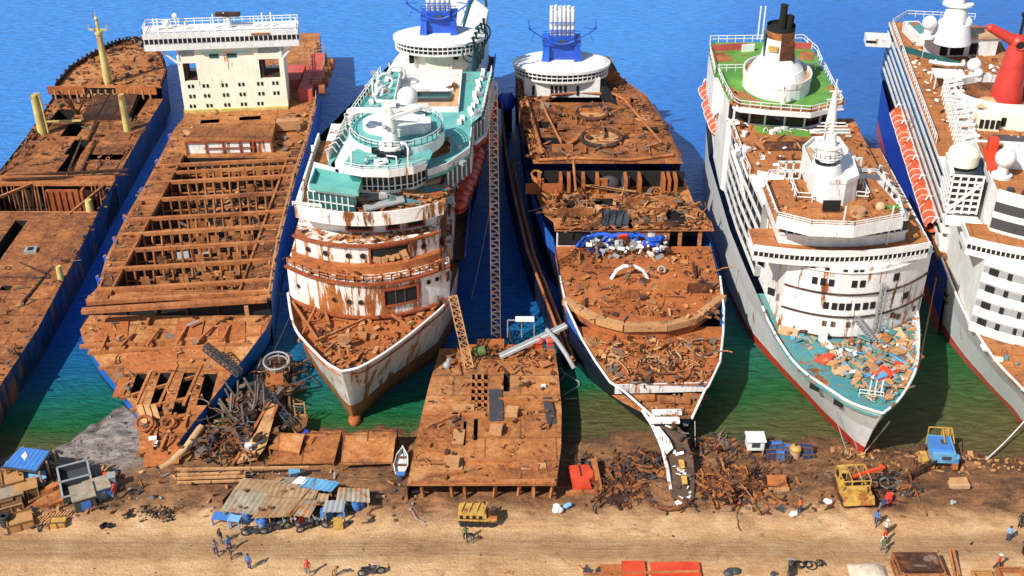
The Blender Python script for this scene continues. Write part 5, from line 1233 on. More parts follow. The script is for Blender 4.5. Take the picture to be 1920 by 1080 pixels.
    dk=[(x,y+2.2) for x,y in qa[:5]]; b=MB(); b.wall([(x,y+.6) for x,y in dk],zl,zg-.9,.2); b.build('dark_lounge_glazing','glass',s); b=MB(); mull(b,[(x,y+.6) for x,y in dk],zl,zg-.9,2.6,.14,.25); b.wall([(x,y+.35) for x,y in dk],zl,zl+.35,.15); b.build('lounge_frames','white',s)
    b=MB(); b.prism([(x,y+.9) for x,y in dk]+[(dk[-1][0]-.5,166),(dk[0][0]+.5,166)],10,zg-.6); b.build('lounge_house','white',s)
    za=24.2
    qb=P2([(1340,138),(1545,136),(1530,100),(1505,78),(1331,80),(1330,96)],za); b=MB(); b.prism(qb,za-.6,za); g2=b.build('aft_green_deck','green',s)
    b=MB(); p0,p1=at(1335,96,za),at(1400,92,za); b.wall([(p0.x,p0.y),(p1.x,p1.y)],za,za+1.0,.2); p0,p1=at(1484,92,za),at(1520,92,za); b.wall([(p0.x,p0.y),(p1.x,p1.y)],za,za+1.0,.2); b.build('windbreak','salmon',s,g2)
    b=MB(); p0,p1=at(1390,96,za),at(1413,94,za); b.wall([(p0.x,p0.y-.3),(p1.x,p1.y-.3)],za,za+1.1,.3); b.rail([(x,y,za) for x,y in [qb[1],qb[2],qb[3],qb[4],qb[5],qb[0]]],1.1,1.3,.1); b.build('aft_railing','white',s,g2)
    b=MB(); b.obox((at(1351,108,za).x,at(1351,108,za).y,za+.05),2.6,3.5,.06,.2); b.obox((at(1512,105,za).x,at(1512,105,za).y,za+.05),2,3.5,.06,-.3); each(b,'worn_patch','brown',s,g2)
    b=MB(); b.prism([(x,y) for x,y in qb][::-1],18,za-.6); b.build('aft_house','white',s)
    # oval funnel base and funnel
    zb=27.0; c=at(1458,131,zb)
    b=MB(); n=36; rx=(at(1520,131,zb).x-at(1396,131,zb).x)/2
    o=[(c.x+rx*math.cos(6.283*i/n),c.y+5.6*math.sin(6.283*i/n)) for i in range(n)]
    b.prism(o,zg,zb-.6); b.wall(o+o[:1],zb-.7,zb+.1,.2); f_=b.build('funnel_house','white',s)
    b=MB(); b.prism([(c.x+(x-c.x)*.97,c.y+(y-c.y)*.97) for x,y in o],zb-.6,zb-.5); b.build('funnel_house_deck','tan',s,f_)
    ys=c.y+.6; b=MB(); b.ellprism((c.x-.1,ys-.6),4.0,4.2,zb-.5,zb+.5,30,3.5,3.6); b.ellprism((c.x-.1,ys-.4),3.5,3.5,zb+.5,zb+2.0,30,2.4,2.4); b.build('funnel_skirt','white',s)
    zt=33.4; b=MB(); b.mi=0; b.ellprism((c.x-.1,ys),2.35,2.3,zb+1.8,zt-1.7,30,2.0,2.0,False); b.mi=1; b.ellprism((c.x-.1,ys),2.0,2.0,zt-1.7,zt-.7,30,1.95,1.95,False); b.mi=2; b.ellprism((c.x-.1,ys),1.95,1.95,zt-.7,zt,30,1.93,1.93,False); b.ellprism((c.x-.1,ys),1.9,1.9,zt-.6,zt-.5,30); b.build('funnel',['white','rust3','black'],s)
    b=MB(); b.prism([(c.x-.35,ys-2.75),(c.x+1.95,ys-2.4),(c.x+1.8,ys-1.6),(c.x-.35,ys-2.0)],zb+.8,zt-.7,o2=[(c.x-.3,ys-2.12),(c.x+1.45,ys-1.8),(c.x+1.4,ys-1.4),(c.x-.3,ys-1.6)]); b.build('sooty_panel','rustd',s)
    b=MB(); b.obox((c.x-1.3,ys-2.0,zb+3.6),1.3,.3,.7,-.45); b.build('gold_emblem','yellow',s); b=MB(); b.obox((c.x-2.3,ys-.6,zb+3.9),.2,1.0,3.4,-.2,0,-.07); b.build('teal_stripe','tglass',s)
    for dx,dy,h,r in ((.0,-.9,3.0,.5),(1.0,-.8,1.5,.42),(1.4,.2,1.0,.4),(.5,.3,1.1,.4)): b=MB(); b.cyl((c.x-.2+dx,ys+dy,zt-.8),(c.x-.2+dx,ys+dy,zt+h),r,12); b.torus((c.x-.2+dx,ys+dy,zt+h),r,.07); b.build('exhaust_pipe','black',s)
    p=at(1420,75,za); b=MB(); b.bar((p.x,p.y,za),(p.x,p.y,za+5.4),.2); b.bar((p.x+.7,p.y,za),(p.x+.7,p.y,za+5.4),.2); b.build('aft_mast','white',s)
    b=MB(); p=at(1468,180,26); b.box(p.x-.3,p.x+.3,p.y-.6,p.y-.3,25,27.5); each(b,'ladder','whitem',s)
    # stacked balconies along the left side
    yA,yB=131,190
    pl=lambda y:lerp_list([(30.9,131),(30.5,143),(30.7,165),(31.8,176),(33,184)],y)
    yB=182
    b=MB(); b.prism([(pl(y)+.10,y) for y in range(yA,yB+1,3)]+[(44,yB),(44,yA)],10,20.2); b.build('side_void_shade','glass',s)  # dark wall, nearly flush; its colour carries the shade of the balcony voids
    for z in (10.3,12.2,14.1,16.0,17.9,20.0):
        b=MB(); P=[(pl(y),y) for y in range(yA,yB+1,3)]; b.prism(P+[(34,yB),(34,yA)],z-.2,z+.42); b.build('balcony_deck','white',s)
    b=MB()
    for i in range(20): y=yA+i*(yB-yA)/19; b.box(pl(y)+.04,pl(y)+1,y-.09,y+.09,10,20)
    b.build('balcony_dividers','grey',s)
    b=MB(); b.prism([(pl(y)-.1,y) for y in range(yA+8,yB+1,3)]+[(pl(yB)+2.5,yB),(pl(yA)+2.4,yA+8)],20.3,20.5); b.build('promenade','brown',s)
    b=MB(); b.rail([(pl(y),y,20.5) for y in range(yA+8,yB+1,3)],1,1.3,.1); b.build('promenade_railing','white',s)
    # stepped wing ends left (white brackets), stair with planks
    b=MB(); 
    for k in range(8): y=133+k*1.3; b.box(pl(y)+.6,pl(y)+2.6,y-.3,y+.3,15.5+k*.55,15.7+k*.55)
    each(b,'stair_tread','tan',s)
    b=MB(); b.tube([(pl(148)-.2,148,20.4),(pl(142),142,20.2),(pl(138)+.8,138,18),(pl(133)+.6,133,17)],.3,6); b.tube([(pl(150)-.2,150,18.4),(pl(144),144,18),(pl(140)+.3,140,16)],.3,6); b.build('side_sweep','white',s)
    for k,(px,py) in enumerate(((1318,178),(1325,206),(1329,222),(1336,240))):
        z=13.4-.0*k; p=at(px+3,py,z)
        place_boat(LBO,(p.x+.5,p.y,z),.05,['orange lifeboat nearest the stern of the green-topped ship','orange lifeboat second from the stern of the green-topped ship','orange lifeboat third from the stern of the green-topped ship','orange lifeboat nearest the bow of the green-topped ship, above an empty white davit'][k],'orange lifeboats on the side of the green-topped ship')
        b=MB()
        for d in (-2.2,2.2): b.tube([(p.x+1.4,p.y+d,z-2),(p.x+1.2,p.y+d,z+1.4),(p.x+.2,p.y+d,z+1.8),(p.x,p.y+d,z+1)],.15,5)
        b.build('boat_davit','white',s)
    p=at(1341,245,12.6); b=MB(); b.obox((p.x+.3,p.y-1.5,12.4),1.0,1.6,.8,.2); b.build('davit_cradle','white',s)
    b=MB(); 
    for px,py in ((1372,155),(1378,178),(1365,170)): p=at(px,py,22); b.prism([(p.x-.9,p.y-1.5),(p.x+.9,p.y-1.5),(p.x+.9,p.y+1.5),(p.x-.9,p.y+1.5)],21,23.2,o2=[(p.x-.5,p.y-.8),(p.x+.5,p.y-.8),(p.x+.5,p.y+.8),(p.x-.5,p.y+.8)])
    each(b,'vent_hood','white',s)
    b=MB(); p=at(1665,345,23)
    for k in range(5): q=at(1650+k*9,322+k*14,22.5); b.tube([(q.x,q.y,20),(q.x+.6,q.y,23),(q.x-.3,q.y-.3,23.6),(q.x-.5,q.y-.4,22)],.2,5)
    each(b,'davit_arm','white',s)
    # hanging gear on the front: mast crane on forecastle
    a,c_=at(1590,540,16),at(1640,640,9.6); b=MB(); b.lattice((at(1600,590,12).x,f(at(1600,590,12).x)-.6,12.4),(c_.x,c_.y,9.6),.6,9,.07); b.build('fallen_boom','grey',s)
    p=at(1604,560,9); y=f(p.x)-.5; b=MB(); b.lattice((p.x,y,9.2),(p.x,y,16.6),.5,8,.06); b.build('lattice_post','grey',s)
    p=at(1650,770,9.4); b=MB(); 
    for dx in (-.6,0,.7): b.bar((p.x+dx,p.y+2.6,9.2),(p.x+dx,p.y+2.6,11.6),.13)
    b.rail([(p.x-1.6,p.y+2.8,9.2),(p.x+.9,p.y+2.2,9.2)],1,.8,.08); b.build('bow_staff','white',s)
    p=at(1553,652,9.2); b=MB(); b.obox((p.x+.2,p.y-.8,9.5),.8,4.6,.35,.35,.06); b.obox((p.x-.4,p.y+1.4,10.1),.8,.7,.8,.2); b.build('white_slab','white',s)
    mb=MB()
    smp=area(P2([(1470,620),(1652,768),(1700,720),(1718,660),(1716,600),(1640,632),(1560,645)],9.3),9.25)
    for k in range(430):
        x,y,z=smp(); mb.mi=R.choice((0,0,0,0,0,1,2,2,2,4,2,3,4,4,4,6,6)) if k%40 else 5; S=R.uniform(.25,1.0) if k%9 else R.uniform(1.2,2.4); mb.obox((x,y,z+R.uniform(.05,.4)),S,S*R.uniform(.3,.8),S*R.uniform(.05,.4 if k%9 else .12),R.random()*6,R.uniform(-.4,.4),R.uniform(-.4,.4))
    for k in range(40): x,y,z=smp(); mb.mi=R.choice((0,1,4)); mb.torus((x,y,z+.3),R.uniform(.2,.5),.1,R.random(),R.random()*3,10,5)
    solo('deck_clutter',mb,['teald','bblue','tan','white','scrapl','orangered','grey'],'heaps of teal, blue, tan and white clutter on the bow deck of the green-topped ship','clutter',kind='stuff')
ship5()
# ------------------------------------------------------------------ right-hand cruise ship with red winged funnel
def ship6():
    s=thing('cruise_ship','blue-hulled white cruise ship with a red winged funnel, cut by the right edge','ship',(62,104,0),math.radians(-8.0))
    c8,s8=math.cos(math.radians(8)),math.sin(math.radians(8)); LO=s.location
    def U(p):
        dx,dy=p[0]-LO.x,p[1]-LO.y; return (LO.x+dx*c8-dy*s8,LO.y+dx*s8+dy*c8)+tuple(p[2:])
    A=lambda px,py,z:Vector(U(tuple(at(px,py,z)))); B2=lambda px,py,z:U(tuple(at(px,py,z)))[:2]
    x0=A(1700,320,9).x; 
    # author frame: ship axis runs along +Y, x0 = left side of the hull
    print('ship6 left x',x0,[tuple(round(v,1) for v in A(*a)) for a in ((1655,60,15),(1648,140,9),(1680,260,9),(1740,440,9),(1800,600,9),(1920,742,9))])
    W=19.5; xr=x0+W; xc=x0+W/2
    yt=at(1920,742,9).y
    P=[A(*a) for a in ((1920,742,9),(1870,690,9),(1835,640,9),(1805,590,9),(1775,520,9),(1745,440,9))]
    bowtip=(xc-.5,P[0].y-9,9.6)
    Ls=spline([bowtip,((bowtip[0]+P[0].x)/2-.8,P[0].y-4.5,9.6)]+[(p.x,p.y,9.6) for p in P],3)
    ym=Ls[-1][1]; Ls+= [(x0,ym+12,9.3),(x0-.1,ym+36,9.3),(x0+.3,ym+54,9.3),(x0+2.4,ym+62,9.3)]
    Rs=[bowtip]+[(2*xc-p[0],p[1],p[2]) for p in Ls[1:]]
    k=[p for p in Ls if p[1]<ym-4]; 
    b=MB(); hullsides(b,[p for p in Ls if p[1]<ym-8],[p for p in Rs if p[1]<ym-8],foot=(bowtip[0]+.5,bowtip[1]+15),zb=-2,kb=.93,fl=44,close=False); b.build('bow_hull','hull6w',s)
    yj=max(p[1] for p in Ls if p[1]<ym-8)
    b=MB(); hullsides(b,[p for p in Ls if p[1]>=yj],[p for p in Rs if p[1]>=yj],zb=-2,kb=.95); b.build('aft_hull','hull6',s)
    b=MB(); b.strip([(x0-.03,ym-8,3.5),(x0-.0,ym-3,6.5),(x0-.03,ym+2,9.2)],[(p[0]-.06,p[1],9.3) for p in (Ls[-5],Ls[-5],Ls[-4])]) if 0 else None
    b=MB(); deck(b,[p[:2] for p in Ls],[p[:2] for p in Rs],Ls[0][1]+.4,ym,9.0,inset=.15); b.build('forecastle_deck','brown',s)
    b=MB(); b.tube(Ls[:20],.16,6); b.tube(Rs[:20],.16,6); b.build('bow_rail','white',s)
    # ports on the white bow side
    for i in range(16):
        y=ym-13+i*1.15; x=lerp_list(Ls,y)
        for z in (7.4,6.2): 
            o=port(s,(x-.35+(7.4-z)*.22,y,z),0,.2); o.location=Matrix.Identity(3)@(Vector((x-.12+(9-z)*.1,y,z))-Vector(s.location)); o.rotation_euler=(0,0,-math.pi/2+.25)
    # curved front
    fl=(A(1838,520,19)); 
    lx=A(1836,560,14).x; yl=A(1836,580,12).y
    f,pt=arc3((lx,yl),(xc,yl-3.0),(2*xc-lx,yl),18)
    b=MB(); tierprism(b,pt,yl+26,9,18.6); h=b.build('front_house','white',s)
    for z in (9.2,11.5,13.8,16.1,18.4):
        b=MB(); bandwall(b,pt,z-.1,z+.1,.1,.35); b.build('deck_ledge','white',s,h)
        if z<18: b=MB(); bandwall(b,pt,z+.1,z+1.15,.32,.14); b.build('deck_parapet','white',s,h)
        if z<18: b=MB(); bandwall(b,pt,z+1.15,z+1.9,.03,.08); b.build('gallery_shade_strip','grey',s,h)  # grey strip on the wall, recess shade put into its colour
        if z<18: b=MB(); bandwall(b,pt[1:9],z+.1+.0,z+.16,.25,.1); b.build('brown_line','rustred',s,h)  # thin red-brown line along the parapet foot, left half
    for z in (10.75,13.05,15.35,17.65):
        for dx,wd in ((1.0,1.1),(2.6,.5),(4.4,.4),(5.6,.7),(7.6,.5)): wins(s,f,[lx+dx],z,wd,.75,'black',None,o=.1)
    # bridge
    wx=A(1808,440,20).x; wy=A(1808,455,20).y
    fb,pb=arc3((wx,wy),(xc,wy-2.4),(2*xc-wx,wy),20)
    o=pb+[(pb[-1][0],pb[-1][1]+4),(pb[0][0],pb[0][1]+4)]
    b=MB(); b.prism(o,18.5,19.3); B=b.build('bridge','white',s)
    b=MB(); bandwall(b,off(pb,-.1),19.3,20.0,0,.2); b.build('bridge_windows','black',s,B); b=MB(); mull(b,off(pb,-.1),19.25,20.05,.62,.14,.12); b.build('bridge_mullions','white',s,B)
    b=MB(); b.prism(o,20.0,20.4); bandwall(b,pb,20.0,20.9,.1,.2); b.bar((pb[0][0],pb[0][1],20.5),(pb[0][0],pb[0][1]+4,20.5),.2,.8); b.build('bridge_roof','white',s,B); b=MB(); b.prism([(x,y+.3) for x,y in pb]+o[len(pb):],20.4,20.5); b.build('bridge_roof_deck','brown',s,B)
    ux=A(1855,400,22).x; uy=A(1855,432,20.5).y
    f2,p2=arc3((ux,uy),(xc,uy-2.4),(2*xc-ux,uy),18)
    b=MB(); tierprism(b,p2,uy+15,18.2,25.4); h2=b.build('upper_house','white',s)
    for z0,z1 in ((21.0,22.3),(23.2,24.4)): b=MB(); bandwall(b,p2,z0,z1,.05,.12); b.build('grey_glazing','dgrey',s,h2)
    b=MB(); bandwall(b,p2,25.2,26.0,.05,.15); b.build('top_parapet','white',s,h2)
    b=MB(); tierprism(b,off(p2,-.25),uy+14,25.4,25.5); b.build('sun_deck','brown',s,h2)
    b=MB()
    for i in range(8): x=ux+1.4+i*1.5; b.obox((x,f2(x)+1.2,25.8),.7,.5,.5,R.random())
    each(b,'deck_seat','dgrey',s,h2)
    # left side: striped balconies
    y0,y1=ym-1,ym+59
    b=MB(); b.box(x0+2.4,xr-2.4,y0,y1,9,18.0); b.build('main_house','white',s)
    b=MB(); b.box(x0+.72,x0+2.5,y0-2,y1,9,18.0); b.build('side_void_shade','glass',s)  # dark strip behind the balcony edges, void shade given as colour
    b=MB(); b.box(x0+1.6,x0+2.35,y0,y1,14.2,14.5) 
    for z in (10.7,12.2,13.7,15.2,16.7,18.2):
        b=MB(); b.box(x0+.6,x0+2.6,y0-4,y1,z-.18,z+.32); b.build('balcony_deck','white',s)
    b=MB(); b.box(x0+.66,x0+1.1,y0+14,y1,15.6,16.4); b.build('side_glazing','tglass',s)
    b=MB(); b.box(x0+.3,x0+1.6,y0-6,y1-18,9.2,9.6); b.build('boat_deck','rust3',s)
    bt=[at(1757,398,11.3)-at(1757,398,11.3)]
    for i in range(6):
        y=A(1758,403,11.4).y+i*6.4; 
        wl=Vector((x0+.15-LO.x,y-LO.y,0)); wx_=(LO.x+wl.x*c8+wl.y*s8,LO.y-wl.x*s8+wl.y*c8)
        nm=['first','second','third','fourth','fifth','sixth','seventh','eighth','ninth','tenth','eleventh','twelfth'][i]
        place_boat(LBF,(wx_[0],wx_[1],11.1),math.radians(-8),'orange lifeboat, '+nm+' from the bow end of the long row on the blue-hulled ship','orange lifeboats in the long row on the blue hull')
    b=MB(); 
    for i in range(7): y=A(1758,403,11.4).y-3.2+i*6.4; b.tube([(x0+1.5,y,9.6),(x0+1.5,y,12.3),(x0+.3,y,12.7),(x0,y,11.8)],.13,5)
    each(b,'boat_davit','white',s)
    p=A(1768,452,10); b=MB(); b.prism([(p.x-.8,p.y-2),(p.x+.6,p.y-2.4),(p.x+1.2,p.y+1.6),(p.x-.8,p.y+1.6)],9.5,10.6); b.mi=1; b.box(p.x-.5,p.x+.6,p.y-1.4,p.y+1,10.6,10.7); b.build('boat_platform',['white','tan'],s)
    # upper decks aft
    zt=18.6
    b=MB(); b.box(x0+.7,xr-1.6,y0+6,y1,18.0,zt); dk=b.build('lido_deck','brown',s)
    b=MB(); b.rail([(x0+.9,y0+10,zt),(x0+.9,y1-2,zt),(x0+4,y1+3,zt),(xr-4,y1+3,zt)],1.1,1.4,.1); b.rail([(x0+4.6,y0+12,zt),(x0+4.4,y0+26,zt)],1.1,1.4,.1); b.build('lido_railing','white',s)
    # aft house, pool, mast, radomes
    q=[B2(*a) for a in ((1728,108,18.6),(1866,104,18.6),(1858,90,18.6),(1740,90,18.6))]
    b=MB(); b.prism(q,zt,21.6); ah=b.build('aft_house','white',s)
    b=MB(); b.prism([(x,y) for x,y in off(q+q[:1],.4)[:4]],21.6,22.0); b.build('aft_roof','tan',s,ah)
    b=MB(); 
    for t in (.28,.42,.5,.68): x=q[0][0]+(q[1][0]-q[0][0])*t; y=q[0][1]+(q[1][1]-q[0][1])*t; b.box(x-.6,x+.6,y-.2,y+.05,18.9,20.8)
    each(b,'doorway','black',s,ah)
    b=MB(); p=A(1718,72,zt); b.obox((p.x,p.y,zt+.9),2.6,7,1.8,.2); pl=b.build('raised_pool','white',s); b=MB(); b.obox((p.x+.1,p.y,zt+1.84),1.8,5.6,.1,.2); b.build('pool_water','teald',s,pl)
    p=A(1783,74,22.0); b=MB(); b.cone((p.x,p.y,21.8),(p.x,p.y,24.9),3.2,2.4,20); b.cone((p.x,p.y,24.9),(p.x,p.y,27.9),2.0,1.5,18); b.ellprism((p.x,p.y),2.4,1.8,27.7,28.0,20); b.cone((p.x,p.y,27.9),(p.x,p.y,32.4),1.0,.5,12); b.ellprism((p.x,p.y),1.8,1.3,30.0,30.3,16); b.bar((p.x,p.y,31.4),(p.x,p.y,36.4),.3); b.bar((p.x-1.8,p.y,33.4),(p.x+1.8,p.y,33.4),.2); b.build('aft_mast','white',s)
    for px,py,z,r in ((1743,43,24.9,1.15),(1811,43,24.9,1.05),(1827,122,21.0,1.1),(1886,296,28.0,1.2)):
        p=A(px,py,z); b=MB(); b.sphere((p.x,p.y,z),r,n=18,m=10); b.cyl((p.x,p.y,z-r-2.6 if z<24 else z-r-1),(p.x,p.y,z-r*.8),r*.55,10); b.ellprism((p.x,p.y),r*1.0,r*.9,z-r-1.3,z-r-.9,16); b.build('radome','white',s)
    p=A(1652,72,17); b=MB(); b.box(p.x-2.6,p.x+1.5,p.y-1.6,p.y+1.6,16,17.4); b.build('aft_wing','white',s); b=MB(); b.box(p.x-2.65,p.x-1,p.y-1.7,p.y-1.55,16.7,17.1); b.build('wing_window','black',s)
    # red funnel with wings
    zr=21.4; c=A(1890,184,zr)
    ring=[(c.x+7*math.cos(6.283*i/36),c.y+2.5+5.6*math.sin(6.283*i/36)) for i in range(36)]
    b=MB(); b.prism(ring,18.6,zr-.9); b.wall(ring+ring[:1],zr-.9,zr+.3,.25); fb_=b.build('funnel_house','white',s); b=MB(); b.prism([(c.x+(x-c.x)*.97,c.y+2.5+(y-c.y-2.5)*.97) for x,y in ring],zr-.9,zr-.8); b.build('funnel_deck','rust',s,fb_)
    b=MB(); hz=8.0; b.ellprism((c.x,c.y+1.2),2.3,2.2,zr-.8,zr+hz,30,1.2,1.3); b.sphere((c.x,c.y+1.2,zr+hz),1.35,(1,1,.9))
    for sx in (-1,1):
        b.cone((c.x,c.y+1.2,zr+hz-.1),(c.x+sx*4.3,c.y+1.0,zr+hz+2.0),.85,.6,14); b.sphere((c.x+sx*4.3,c.y+1.0,zr+hz+2.0),.62,(1,1,.9))
    fn=b.build('winged_funnel','red',s)
    b=MB(); b.cyl((c.x,c.y-.2,zr+hz),(c.x,c.y+.2,zr+hz),.6,14); b.build('funnel_vent','black',s,fn); b=MB(); b.torus((c.x,c.y-.2,zr+hz),.66,.12,math.pi/2); b.build('vent_ring','red',s,fn)
    b=MB(); b.bar((c.x,c.y+1.2,zr+hz),(c.x,c.y+1.2,zr+hz+4),.35); b.box(c.x-.4,c.x+.4,c.y+.9,c.y+1.5,zr+hz+3.8,zr+hz+4.3); b.build('funnel_mast','black',s,fn)
    p=A(1832,150,zr-.5); b=MB(); b.sphere((p.x,p.y,22.0),.7); b.box(p.x-.5,p.x+.5,p.y-.4,p.y+.4,20.8,21.6); b.build('deck_light','white',s)
    # white water-slide frames down the lido deck
    b=MB(); 
    for k in range(16):
        q_=A(1783+k*2.4,165+k*8.2,19.9); b.bar((q_.x-1.2,q_.y,18.6),(q_.x-1.1,q_.y,22.0),.2); b.bar((q_.x+1.0,q_.y+.4,18.6),(q_.x+.9,q_.y+.4,21.6),.2); b.bar((q_.x-1.3,q_.y,21.4),(q_.x+1.1,q_.y+.4,20.6+R.random()*1.4),.35); b.bar((q_.x-1.3,q_.y,20.0),(q_.x+1.1,q_.y-1.2,20.8),.25)
    b.build('slide_frame','white',s)
    # dome kiosk and glazed white stair tower
    p=A(1808,288,26.8); b=MB(); b.sphere((p.x,p.y,26.9),1.9,(1,1,.55),18,8); b.cyl((p.x,p.y,25.6),(p.x,p.y,26.9),1.85,18); b.build('kiosk_dome','tan' if 0 else 'cream',s)
    b=MB(); p=A(1806,330,24); b.prism([(p.x-1.9,p.y-3),(p.x+1.6,p.y-3),(p.x+2.2,p.y+3),(p.x-1.6,p.y+3)],20.5,25.4); b.build('stair_tower','glass',s)
    b=MB(); 
    for k in range(7): zz=20.7+k*.8; b.bar((p.x-2,p.y-3.1,zz),(p.x+1.7,p.y-3.1,zz),.22); b.bar((p.x-2.05,p.y-3,zz),(p.x-1.7,p.y+3,zz),.22)
    for k in range(5): x=p.x-1.9+k*.88; b.bar((x,p.y-3.15,20.5),(x,p.y-3.15,25.5),.2)
    b.bar((p.x-1.9,p.y-3.2,20.8),(p.x+1.6,p.y-3.2,24.8),.3); b.bar((p.x-2,p.y-2.6,25.4),(p.x-1.6,p.y+3,25.4),.5); b.prism([(p.x-2.2,p.y-5),(p.x+2.2,p.y-5.5),(p.x+1.8,p.y-3.2),(p.x-2,p.y-3.2)],19.8,20.2); b.build('stair_frame','white',s)
    # kiosks, awnings
    b=MB()
    for k,(px,py,wd,h_) in enumerate(((1848,240,3.2,2.2),(1880,236,4,2.6),(1916,240,5,2.2),(1910,222,6,1.6))): p=A(px,py,zt); b.box(p.x-wd/2,p.x+wd/2,p.y-1,p.y+1.2,zt,zt+h_)
    each(b,'bar_kiosk','cream',s)
    b=MB()
    for px,py,wd in ((1848,236,3.0),(1880,232,3.6),(1910,225,5)):
        p=A(px,py,zt)
        for t in range(4): b.box(p.x-wd/2+t*wd/4+.12,p.x-wd/2+(t+1)*wd/4-.12,p.y-1.9,p.y-1.75,zt+.4,zt+1.7)
    each(b,'kiosk_window','black',s)
    b=MB(); p=A(1846,222,zt); b.prism([(p.x-1.7,p.y-1.4),(p.x+1.7,p.y-1.4),(p.x+1.7,p.y+1.4),(p.x-1.7,p.y+1.4)],20.8,21.8,o2=[(p.x-.6,p.y-.4),(p.x+.6,p.y-.4),(p.x+.6,p.y+.4),(p.x-.6,p.y+.4)]); b.build('kiosk_roof','tan',s)
    b=MB(); p=A(1908,270,zt); b.box(p.x-3,p.x+5,p.y-2,p.y+2.2,zt,zt+.3); b.build('grey_pad','dgrey',s)
    b=MB(); p=A(1905,310,25.4); b.box(p.x-1.6,p.x+3.2,p.y-1.4,p.y+1.4,25.4,27.6); b.build('deck_cabin','white',s)
    b=MB(); p=A(1862,300,25.4); b.prism([(p.x-1.3,p.y-3.2),(p.x+1.0,p.y-3.2),(p.x+1.4,p.y+3),(p.x-.6,p.y+3)],25.4,25.7); b.box(p.x-.4,p.x+.7,p.y+1.5,p.y+2.8,25.7,27.4); b.build('red_slide_pad','orangered',s)
    b=MB(); p=A(1770,128,zt); b.tube([(p.x-2.4,p.y,zt+1),(p.x,p.y-1.4,zt+1.2),(p.x+2.6,p.y-1,zt+1),(p.x+3,p.y+1,zt+.9)],.35,6); b.build('pool_ring','white',s)
    b=MB(); p=A(1775,160,zt); b.box(p.x-2.4,p.x+2.2,p.y-2,p.y+1.5,zt+1.9,zt+2.1); [b.bar((p.x+u,p.y+w_,zt),(p.x+u,p.y+w_,zt+1.9),.18) for u in (-2.2,2) for w_ in (-1.8,1.3)]; b.build('deck_pavilion','white',s)
    b=MB(); q=[B2(*a) for a in ((1712,130,19.6),(1800,128,19.6),(1800,116,19.6),(1690,85,19.6))]; b.wall(q[2:],zt,zt+1.0,.15); b.build('glass_screen','tglass',s)
    mb=MB()
    def inv(p): return (LO.x+(p[0]-LO.x)*c8+(p[1]-LO.y)*s8,LO.y-(p[0]-LO.x)*s8+(p[1]-LO.y)*c8)
    smp=area([inv((x0+2,y0+12)),inv((xr-4,y0+12)),inv((xr-4,y1)),inv((x0+2,y1))],zt)
    scrap(mb,smp,260,.25,1.1,'xpbrc',5)
    sm2=area([inv(p[:2]) for p in Ls[1:17]]+[inv(p[:2]) for p in Rs[1:17]][::-1],9.05); mb.mi=0
    for k in range(120):
        x,y,z=sm2(); mb.mi=R.choice((1,2,3,4,5)); S=R.uniform(.3,1.1); mb.obox((x,y,z+.2),S,S*.5,S*.35,R.random()*6,R.uniform(-.3,.3))
    solo('deck_litter',mb,['rustd','tan','brown','white','cream','teald'],'loose fittings and rubbish lying on the decks of the red-funnelled ship','rubbish',kind='stuff')
ship6()
